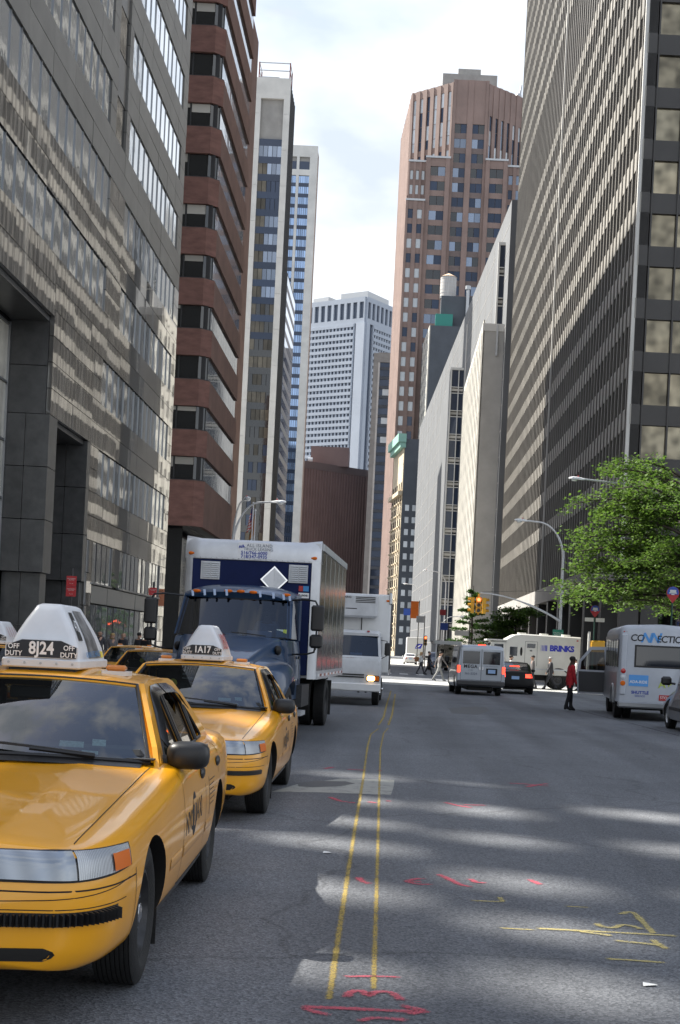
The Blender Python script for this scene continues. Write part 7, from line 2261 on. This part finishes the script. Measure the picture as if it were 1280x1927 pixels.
def no_standing(px, py, y, label, n):
    p = at_y(px, py, y); t = post_sign(p[0], y, p[2] + .35, label, m='post_dark'); z = p[2] - .146
    for k in range(n):
        b = MB().use('sign_red').box(-.14, .14, -.05, -.038, z - .29 * k + .0, z - .29 * k + .28).build('sign_board', t)
        text_on('lettering', b, 'NO STOPPING\nANYTIME', .036, 'sign_white', (0, -.053, z - .29 * k + .19), (1, 0, 0), (0, 0, 1)); text_on('lettering', b, '<--->', .05, 'sign_white', (0, -.053, z - .29 * k + .07), (1, 0, 0), (0, 0, 1))
no_standing(135, 1103, 38.6, 'pair of red kerb signs on a dark post before the granite portal', 2)
no_standing(288, 1120, 52, 'single red kerb sign on a dark post near the truck mirror', 1)
# corner post with a signal seen from the side
p = at_y(1108, 1215, 72); cp = empty('pedestrian_signal', (p[0], 72, 0.146), label='yellow pedestrian signal box on a white post beside the shuttle bus', cat='traffic signal')
MB().use('sign_white').cyl((0, 0, 0), (0, 0, 3.0), .07, n=10).build('post', cp, 40)
mb = MB().use('signal_yellow'); mb.bevbox(.12, .82, -.2, .2, 1.95, 2.55, .05); mb.build('signal_box', cp, 40)
for z in (1.98, 2.46): MB().use('signal_yellow').box(.0, .14, -.04, .04, z, z + .08).build('bracket', cp)
# banners, signs and furniture down the far street
def far_sign(px0, py0, px1, py1, y, m, name, label, txt=None):
    a, b = at_y(px0, py0, y), at_y(px1, py1, y); x0, x1, z0, z1 = a[0], b[0], b[2], a[2]
    t = empty(name, ((x0 + x1) / 2, y, 0), label=label, cat='sign'); h = (x1 - x0) / 2
    MB().use('post_dark').cyl((h + .08, .1, 0), (h + .08, .1, z1 + .1), .06, n=6).build('post', t)
    MB().use(m).box(-h, h, -.03, .03, z0, z1).build('board', t); MB().use('post_dark').box(-h, h + .08, .031, .1, z1 - .12, z1 - .04).build('bracket', t)
    if txt: text_on('lettering', t, txt, (z1 - z0) * .5, 'sign_white', (0, -.035, (z0 + z1) / 2), (1, 0, 0), (0, 0, 1))
far_sign(774, 1131, 787, 1164, 175, 'banner_orange', 'street_banner', 'orange street banner hanging far down the street')
far_sign(828, 1147, 839, 1158, 160, 'sign_red', 'street_sign', 'small red sign on a far lamp post')
far_sign(829, 1172, 843, 1186, 158, 'sign_blue', 'street_sign', 'small blue sign below the far red sign')
far_sign(784, 1159, 798, 1172, 165, 'sign_white', 'street_sign', 'small white sign beside the orange banner')
far_sign(760, 1145, 772, 1158, 210, 'sign_blue', 'street_sign', 'small far blue sign beside the refrigerated truck')
far_sign(856, 1186, 882, 1197, 168, 'sign_white', 'street_sign', 'white shop board with red letters under the far trees', None)
p = at_y(801, 1206, 150); fs = empty('traffic_signal', (p[0], 150, 0), label='small far yellow traffic signal showing red', cat='traffic signal'); MB().use('post_dark').cyl((0, .2, 0), (0, .2, p[2] + .6), .06, n=6).build('post', fs)
signal_head(fs, (0, 0, p[2]), (0, -1), 0)
# bus shelter far right of the couple
p = at_y(817, 1215, 120); sh = empty('bus_shelter', (p[0] + 1.2, 120, 0), label='pale bus shelter roof behind the walking man', cat='shelter')
MB().use('sign_white').box(-1.2, 1.2, 0, 3, 2.45, 2.75).build('roof', sh)
for x in (-1.05, 1.0): MB().use('metal_grey').box(x, x + .12, .05, .17, 0, 2.45).build('post', sh)
MB().use('glass_side').box(-.9, .95, 2.8, 2.83, .4, 2.4).build('glass_panel', sh)

# flags on poles before the brick tower
def flag(px, py, y, stripes, label, canton, fall, name):
    p = at_y(px, py, y); h = p[2] - .146
    t = empty(name, (p[0], y, .146), label=label, cat='flag')
    mb = MB().use('lamp_white'); mb.tube([(0, 0, 0), (0, 0, h)], [.07, .04], 8); mb.ball((0, 0, h + .06), .08, n=8, m=6); mb.build('pole', t, 40)
    n = len(stripes)
    for i, m in enumerate(stripes):          # limp cloth: folds fall from the hoist
        def cloth(u, v): return Vector((-.06 - .42 * u * (.25 + .75 * v) * (1 if not canton else 1.1) + .05 * math.sin(14 * u), -.05 - .10 * math.sin(11 * u + 2 * v), h - .15 - fall * v - .9 * u * (1 - .3 * v)))
        rows = [[cloth(j / 8, (i + k / 2) / n) for k in range(3)] for j in range(9)]
        f = MB().use(m); f.grid(rows); f.build('flag_stripe', t, 60)
        if canton and i < n * .55: f = MB().use('flag_blue'); f.grid([[q + Vector((0, -.015, 0)) for q in r_] for r_ in rows[:4]]); f.build('flag_canton', t, 60)
flag(477, 948, 103, ['flag_red', 'flag_white'] * 6 + ['flag_red'], 'limp striped flag on a white pole behind the navy truck', True, 1.6, 'hanging_flag')
flag(481, 962, 104.5, ['flag_orange'] * 3, 'limp orange flag on a pole right behind the striped flag', False, 1.6, 'banner_flag')
# ------------------------------------------------------------------ people
mat('skin_dark', (0.07, 0.035, 0.022), 0.55)
mat('skin_light', (0.45, 0.26, 0.18), 0.55)
mat('hair_dark', (0.015, 0.012, 0.01), 0.7)
mat('hair_grey', (0.38, 0.37, 0.36), 0.7)
mat('hair_blond', (0.40, 0.27, 0.11), 0.7)
for nm, c in (('cloth_red', (0.46, 0.018, 0.028)), ('cloth_black', (0.010, 0.010, 0.012)), ('cloth_grey', (0.30, 0.30, 0.29)), ('cloth_white', (0.62, 0.62, 0.60)), ('cloth_suit', (0.035, 0.035, 0.042)), ('cloth_blue', (0.05, 0.09, 0.22)), ('cloth_jacket', (0.13, 0.12, 0.12)), ('leather_tan', (0.28, 0.13, 0.05)), ('shoe', (0.008, 0.008, 0.008))):
    mat(nm, c, 0.85, vary=0.25, vscale=9, bump=0.4, bscale=14)

def person(loc, rz, label, top, legs, skin, hair, stride=.0, lean=0.0, arm=(0.1, -0.1), h=1.72, bend=(.15, .15), long_hair=False, group=None, cat='person', turn=0.0, bald=False, coat=False):
    """faces local -y; stride = step length; arm = swing of the two arms; one skinned figure"""
    t = empty('person', loc, rz, label=label, cat=cat, group=group)
    k = h / 1.72; V = []; E = []; Rr = []; T = []
    def v(x, y, z, r, tag_): V.append((x * k, y * k, z * k)); Rr.append(r * k); T.append(tag_); return len(V) - 1
    ly = lambda z: -lean * max(0, z - .9)
    pel = v(0, ly(.95), .95, .135, 'L'); wai = v(0, ly(1.10), 1.10, .125, 'T'); che = v(0, ly(1.30), 1.30, .145, 'T'); nec = v(0, ly(1.46), 1.455, .06, 'S'); hd0 = v(0, ly(1.53) - .015, 1.53, .075, 'S'); hd1 = v(0, ly(1.62) - .02, 1.62, .098, 'S'); hd2 = v(0, ly(1.68) - .01, 1.685, .075, 'S')
    E.extend([(pel, wai), (wai, che), (che, nec), (nec, hd0), (hd0, hd1), (hd1, hd2)])
    for s, a, b_ in ((1, arm[0], bend[0]), (-1, arm[1], bend[1])):
        sh = v(s * .175, ly(1.40), 1.40, .066, 'T'); el = v(s * .225, ly(1.4) - a * .28, 1.40 - math.sqrt(max(.01, .078 - (a * .28) ** 2)), .05, 'T')
        ez = V[el][2] / k; ey = V[el][1] / k
        wr = v(s * .215, ey - a * .24 - b_ * .22, ez - .235 + abs(b_) * .14, .036, 'T'); ha = v(s * .21, V[wr][1] / k - a * .06 - b_ * .07, V[wr][2] / k - .085 + abs(b_) * .06, .034, 'S')
        fi = v(s * .205, V[ha][1] / k - a * .03 - b_ * .04, V[ha][2] / k - .07, .018, 'S')
        E.extend([(che, sh), (sh, el), (el, wr), (wr, ha), (ha, fi)])
        # front leg for s=1
        st = s * stride
        hp = v(s * .09, ly(.95), .88, .105, 'L'); kn = v(s * .10, -st * .5 - .03, .49 + abs(st) * .02, .068, 'L'); an = v(s * .105, -st + (.0 if s > 0 else .04), .09 + (0 if s > 0 or stride < .1 else .06), .045, 'L'); to = v(s * .115, -st - .16, .04, .04, 'B')
        he = v(s * .105, -st + .05, .045, .042, 'B')
        E.extend([(pel, hp), (hp, kn), (kn, an), (an, to), (an, he)])
    if coat: Rr = [r * (1.22 if q == 'T' else 1.1 if q == 'L' else 1) for r, q in zip(Rr, T)]
    me = bpy.data.meshes.new('figure'); me.from_pydata(V, E, []); o = link('figure', me, t)
    md = o.modifiers.new('skin', 'SKIN'); sb = o.modifiers.new('sub', 'SUBSURF'); sb.levels = 1; sb.render_levels = 1
    for i, d in enumerate(me.skin_vertices[0].data):
        d.radius = (Rr[i], Rr[i]); d.use_root = i == 0
        if T[i] == 'T' and i in (wai, che): d.radius = (Rr[i] * 1.22, Rr[i] * .82)
        if i == pel: d.radius = (Rr[i] * 1.15, Rr[i] * .85)
    bake(o, None)
    mats = {'T': top, 'L': legs, 'S': skin, 'B': 'shoe'}; order = ['T', 'L', 'S', 'B']
    o.data.materials.clear()
    for q in order: o.data.materials.append(M[mats[q]])
    segs = [(Vector(V[a]), Vector(V[b]), T[a] if T[a] == T[b] else None, T[a], T[b]) for a, b in E]
    for p in o.data.polygons:
        c = p.center; best = None
        for a, b, tg, ta, tb in segs:
            ab = b - a; u = max(0, min(1, (c - a).dot(ab) / max(ab.length_squared, 1e-9))); d = (c - a - ab * u).length
            lab = tg if tg else (ta if u < .5 else tb)
            if best is None or d < best[0]: best = (d, lab)
        lab = best[1]
        if coat and lab == 'L' and c.z > .78 * k: lab = 'T'
        p.material_index = order.index(lab); p.use_smooth = True
    hc = Vector(V[hd1])
    if not bald:
        mb = MB().use(hair); mb.ball((hc.x, hc.y + .022 * k, hc.z + .038 * k), .098 * k, .105 * k, .085 * k, 12, 8)
        if long_hair: mb.ball((hc.x, hc.y + .06 * k, hc.z - .08 * k), .095 * k, .07 * k, .16 * k, 12, 8)
        mb.build('hair', t, 60)
    # face: nose, eyes, mouth, ears
    mb = MB().use(skin); f = hc + Vector((0, -.098 * k, -.005 * k)); mb.ball((f.x, f.y - .006 * k, f.z - .012 * k), .014 * k, .020 * k, .024 * k, 8, 6)
    for s in (1, -1): mb.ball((hc.x + s * .098 * k, hc.y + .01 * k, hc.z - .01 * k), .012 * k, .02 * k, .03 * k, 8, 6)
    mb.use('cloth_black')
    for s in (1, -1): mb.ball((f.x + s * .034 * k, f.y + .008 * k, f.z + .012 * k), .012 * k, .008 * k, .007 * k, 8, 5)
    mb.ball((f.x, f.y + .012 * k, f.z - .055 * k), .024 * k, .008 * k, .005 * k, 8, 5); mb.build('face', t, 60)
    return t
RED = person((5.85, 44.1, 0), R(98), 'person in a red jacket and black trousers standing by the open bus door', 'cloth_red', 'cloth_black', 'skin_dark', 'hair_dark', stride=.10, lean=.08, arm=(.25, .1), bend=(.3, .2), h=1.74, coat=True)
for s in (1,): MB().use('cloth_red').tube([(s * .185, -.02, .92), (s * .175, -.04, .5), (s * .16, -.03 - s * .1, .14)], .008, 5).build('trouser_stripe', RED)
person((3.05, 81.1, 0), R(110), 'person in a dark jacket and pale grey trousers striding over the crosswalk', 'cloth_jacket', 'cloth_grey', 'skin_light', 'hair_dark', stride=.36, lean=.10, arm=(-.5, .6), h=1.74)
C1 = person((2.45, 100.8, 0), R(80), 'person with blond hair, white top and tan shoulder bag crossing the street', 'cloth_white', 'cloth_suit', 'skin_light', 'hair_blond', stride=.26, arm=(.3, -.3), h=1.66, long_hair=True)
bg = empty('shoulder_bag', (2.15, 100.72, .95), label='tan bag carried by the blond person on the crosswalk', cat='bag'); MB().use('leather_tan').bevbox(-.16, .16, -.06, .06, 0, .34, .04).build('pouch', bg, 40); MB().use('leather_tan').tube([(-.12, 0, .33), (0.1, 0, .52), (.2, 0, .50)], .014, 5).build('strap', bg)
person((3.05, 101.6, 0), R(85), 'person in black walking just ahead of the blond person', 'cloth_black', 'cloth_black', 'skin_light', 'hair_dark', stride=.24, arm=(.3, -.2), h=1.74)
person((8.65, 73.0, 0), R(-80), 'grey haired person in a dark coat walking away from the black sedan', 'cloth_suit', 'cloth_suit', 'skin_light', 'hair_grey', stride=.34, lean=.06, arm=(.4, -.5), h=1.72, coat=True)
person((6.0, 72.4, 0), R(90), 'blond person seen over the black sedan roof', 'cloth_grey', 'cloth_suit', 'skin_light', 'hair_blond', stride=.2, h=1.66, long_hair=True)
person((6.45, 72.2, 0), R(90), 'person in a white shirt seen over the black sedan roof', 'cloth_white', 'cloth_suit', 'skin_light', 'hair_dark', stride=.22, h=1.72)
person((7.6, 72.2, 0), R(-85), 'person in a grey jacket before the armoured truck door', 'cloth_jacket', 'cloth_suit', 'skin_light', 'hair_dark', stride=.22, h=1.76)
person((9.9, 72.6, 0), R(-80), 'person in white half hidden behind the person in the red jacket', 'cloth_white', 'cloth_suit', 'skin_light', 'hair_grey', stride=.2, h=1.74)
person((11.9, 70.5, .146), R(60), 'person in blue seen through the open bus door window', 'cloth_blue', 'cloth_suit', 'skin_light', 'hair_dark', stride=.2, h=1.72)
# pedestrians on the left pavement
for (px, hh, top, hair, bald, lb, lh) in ((188, 1.78, 'cloth_suit', 'hair_grey', True, 'bald person in a dark suit on the pavement behind the 8J24 roof sign', False), (212, 1.68, 'cloth_jacket', 'hair_blond', False, 'blond person on the pavement beside the bald one', True),
        (232, 1.74, 'cloth_suit', 'hair_grey', True, 'person in a dark suit with thin hair walking past the shopfront', False), (262, 1.76, 'cloth_suit', 'hair_dark', False, 'dark haired person in a black suit before the shopfront', False), (274, 1.74, 'cloth_black', 'hair_dark', False, 'person in black nearest the box truck mirror on the pavement', False)):
    p = at_y(px, 1200, 56 + (px % 7))
    person((p[0], p[1], .146), R(random.choice((0, 180, 30, 150))), lb, top, 'cloth_suit', 'skin_light', hair, stride=.15, h=hh, bald=bald, long_hair=lh)
person((-.72, 41.85, .33), 0, 'driver in a pale shirt behind the windscreen of the white refrigerated truck', 'cloth_blue', 'cloth_suit', 'skin_light', 'hair_dark', arm=(.5, .5), bend=(.5, .5))
person((-2.20, 25.0, .62), R(-2.6), 'driver in a white shirt behind the windscreen of the navy truck', 'cloth_white', 'cloth_suit', 'skin_light', 'hair_dark', arm=(.5, .5), bend=(.5, .5))
# ------------------------------------------------------------------ trees
def leaf_mat(name, c0, c1):
    m = bpy.data.materials.new(name); m.use_nodes = True; n, l = m.node_tree.nodes, m.node_tree.links
    b = n['Principled BSDF']; b.inputs['Roughness'].default_value = .55; b.inputs['Specular IOR Level'].default_value = .3
    g = n.new('ShaderNodeNewGeometry'); t = n.new('ShaderNodeTexNoise'); t.inputs['Scale'].default_value = 2.3; t.inputs['Detail'].default_value = 6
    l.new(g.outputs['Position'], t.inputs['Vector']); r = n.new('ShaderNodeValToRGB'); r.color_ramp.elements[0].position = .32; r.color_ramp.elements[1].position = .68
    r.color_ramp.elements[0].color = (*c0, 1); r.color_ramp.elements[1].color = (*c1, 1); l.new(t.outputs['Fac'], r.inputs['Fac']); l.new(r.outputs['Color'], b.inputs['Base Color'])
    tl = n.new('ShaderNodeBsdfTranslucent'); l.new(r.outputs['Color'], tl.inputs['Color']); mx = n.new('ShaderNodeMixShader'); mx.inputs['Fac'].default_value = .45
    l.new(b.outputs['BSDF'], mx.inputs[1]); l.new(tl.outputs['BSDF'], mx.inputs[2]); l.new(mx.outputs['Shader'], n['Material Output'].inputs['Surface']); M[name] = m
leaf_mat('leaf_bright', (0.055, 0.115, 0.018), (0.135, 0.225, 0.035))
leaf_mat('leaf_dark', (0.025, 0.07, 0.010), (0.055, 0.115, 0.018))
mat('bark', (0.06, 0.048, 0.04), 0.9, vary=0.3, vscale=8, bump=0.5, bscale=25)

def tree(name, base, label, boughs, trunk_h, trunk_r, leaf, size, density, seed, droop=.25, spray=.55):
    """boughs: (height, azimuth deg, length, rise); leaves sit on twigs along each bough in flat sprays"""
    rnd = random.Random(seed); t = empty(name, base, label=label, cat='tree')
    wood = MB().use('bark'); wood.tube([(0, 0, -.1), (.05, 0, trunk_h * .35), (-.05, .05, trunk_h * .7), (0, 0, trunk_h)], [trunk_r * 1.25, trunk_r, trunk_r * .8, trunk_r * .35], 8); wood.build('trunk', t, 50)
    limbs = MB().use('bark'); vs = []; fs = []
    def leafcluster(p, n, sp):
        for _ in range(n):
            q = p + Vector((rnd.gauss(0, sp), rnd.gauss(0, sp), rnd.gauss(0, sp * .8)))
            s = size * rnd.uniform(.6, 1.25); a = rnd.uniform(0, 6.283); tl = rnd.uniform(-.9, .9); rl = rnd.uniform(-.7, .7)
            u = Vector((math.cos(a), math.sin(a), tl)).normalized(); w = Vector((-math.sin(a), math.cos(a), rl)).normalized() * s * .42
            o = len(vs); vs.extend([q - u * s * .5, q + w * .9, q + u * s * .5, q - w * .9]); fs.append((o, o + 1, o + 2, o + 3))
    for (hz, az, ln, rise) in boughs:
        d = Vector((math.cos(R(az)), math.sin(R(az)), 0)); p0 = Vector((0, 0, hz)); pts = []
        wob = Vector((-d.y, d.x, 0)) * rnd.uniform(-.3, .3)
        for k in range(9):
            s = k / 8; pts.append(p0 + d * ln * s + wob * math.sin(3 * s) * ln * .3 + Vector((0, 0, rise * math.sin(s * 1.9) - droop * ln * s * s * .35)))
        limbs.tube(pts, [trunk_r * .35 * (1 - .85 * k / 8) + .012 for k in range(9)], 5)
        for k in range(2, 9):
            for sd in (-1, 1):
                tw = ln * spray * rnd.uniform(.35, .8) * (1 - .45 * k / 8); e = (d * rnd.uniform(.3, .9) + Vector((-d.y, d.x, 0)) * sd + Vector((0, 0, rnd.uniform(-.35, .6)))).normalized()
                a = pts[k]; b = a + e * tw + Vector((0, 0, -droop * tw * .4)); limbs.tube([a, (a + b) / 2 + Vector((0, 0, .05)), b], [.02, .014, .006], 4)
                m = max(2, int(tw / .22))
                for j in range(1, m + 1): leafcluster(a + (b - a) * (j / m), density, .13 + .05 * tw)
        leafcluster(pts[-1], density * 2, .2)
    tag(limbs.build('limbs', t, 50), kind='stuff')
    me = bpy.data.meshes.new('crown'); me.from_pydata(vs, [], fs); me.materials.append(M[leaf]); tag(link('crown', me, t), kind='stuff')
    return t
rn = random.Random(3)
bl = [(rn.uniform(2.9, 3.9), rn.uniform(0, 360), rn.uniform(2.6, 3.8), rn.uniform(.2, .7)) for _ in range(10)]
bl += [(rn.uniform(3.6, 8.4), rn.uniform(0, 360), rn.uniform(2.2, 3.8), rn.uniform(.3, 1.0)) for _ in range(30)]
bl += [(rn.uniform(3.8, 7.4), rn.uniform(140, 260), rn.uniform(3.0, 4.3), rn.uniform(.2, .8)) for _ in range(18)]
bl += [(6.6, 182, 4.3, .9), (6.0, 205, 4.0, .7), (5.2, 170, 4.0, .4), (4.2, 178, 4.6, .15), (4.0, 200, 4.4, .1), (3.9, 160, 4.0, .1), (7.6, 190, 3.4, 1.0), (3.7, 186, 4.5, .1)]
grow = lambda bs, f: [(h * f, az, ln * f, rs * f) for h, az, ln, rs in bs]
tree('street_tree', (15.3, 72.0, .146), 'large bright green street tree over the shuttle bus', grow(bl, 1.36), 11.9, .23, 'leaf_bright', .21, 7, 5)
b2 = [(rn.uniform(2.8, 8.6), rn.uniform(0, 360), rn.uniform(2.2, 3.8), rn.uniform(.3, .9)) for _ in range(44)]
tree('street_tree', (18.6, 80.0, .146), 'green street tree behind the large one, at the right edge', grow(b2, 1.36), 11.9, .2, 'leaf_bright', .22, 6, 9)
b3 = [(1.8 + 8.2 * i / 26, 137.5 * i, 2.9 * (1 - i / 26) ** .7 + .25, .2) for i in range(26)]
tree('conical_tree', (10.9, 182, .146), 'dark conical tree behind the traffic signal', b3, 10.6, .14, 'leaf_dark', .30, 9, 12, .05, .35)
b4 = [(rn.uniform(2.4, 5.6), rn.uniform(0, 360), rn.uniform(1.3, 2.4), rn.uniform(.2, .6)) for _ in range(18)]
tree('small_tree', (11.4, 124, .146), 'small round green tree before the ribbed tower arcade', b4, 5.8, .10, 'leaf_bright', .24, 9, 15)
b5 = [(rn.uniform(2.4, 5.2), rn.uniform(0, 360), rn.uniform(1.2, 2.2), rn.uniform(.2, .6)) for _ in range(15)]
tree('small_tree', (11.4, 142, .146), 'small green tree between the conical tree and the round one', b5, 5.6, .10, 'leaf_bright', .24, 9, 16)
# ------------------------------------------------------------------ pieces out of the picture, or past 300 of a kind on one thing, are joined
def _on_picture(p):
    if p.y < 1: return None
    u, v = FPX * p.x / p.y, FPX * (p.z - 1.65) / p.y
    return 730 + u * _c + v * _s, 1224.5 - (-u * _s + v * _c)
def join_rest():
    groups = {}
    units = {m.name: k for k, m in _unit.items()}
    for o in list(bpy.data.objects):
        if o.parent is not None and o.parent.parent is None and o.data is not None and o.data.name in units and not o.children and o.parent.get('category') == 'building':
            groups.setdefault((o.parent.name, o.name.split('.')[0]), []).append(o)
    for (pn, nm), lst in groups.items():
        par = bpy.data.objects[pn]; keep = []; rest = []
        for o in lst:
            c = par.location + o.location + Matrix.Rotation(o.rotation_euler.z, 3, 'Z') @ (Vector(o.scale) * .5)
            h = Vector(o.scale); q = _on_picture(c); z0 = _on_picture(c - Vector((0, 0, h.z / 2))); z1 = _on_picture(c + Vector((0, 0, h.z / 2)))
            m = 30 + FPX * max(h.x, h.y) / max(c.y, 1) * .5
            seen = q is not None and -m < q[0] < 1280 + m and z0[1] > -10 and z1[1] < 1937
            (keep if seen else rest).append((max(h.x, h.y) * h.z / max(c.y, 1) ** 2, o))
        keep.sort(key=lambda a: -a[0]); rest += keep[300:]
        if len(rest) < 4: continue
        by = {}
        for _, o in rest: by.setdefault(o.data.materials[0].name, []).append(o)
        mb = MB()
        for mn, os_ in by.items():
            mb.use(bpy.data.materials[mn])
            for o in os_:
                mt = Matrix.LocRotScale(o.location, o.rotation_euler, o.scale)
                mb.add([mt @ v.co for v in o.data.vertices], [tuple(p.vertices) for p in o.data.polygons]); bpy.data.objects.remove(o)
        tag(mb.build(nm, par), kind='stuff')
join_rest()
GROUPS = {'street lamp': 'street lamps along the street', 'person': 'people on foot', 'building': 'buildings lining the street', 'road marking': 'paint marks on the asphalt', 'sign': 'signs along the street', 'tree': 'street trees',
          'truck': 'trucks', 'car': 'cars', 'flag': 'flags before the brick tower', 'crosswalk': 'crosswalks at the crossing', 'traffic signal': 'traffic signals', 'road patch': 'patches in the asphalt', 'litter': 'scraps of paper'}
for o in bpy.data.objects:
    if o.parent is None and o.get('category') in GROUPS and not o.get('group'): o['group'] = GROUPS[o['category']]
bpy.data.scenes.remove(BENCH)
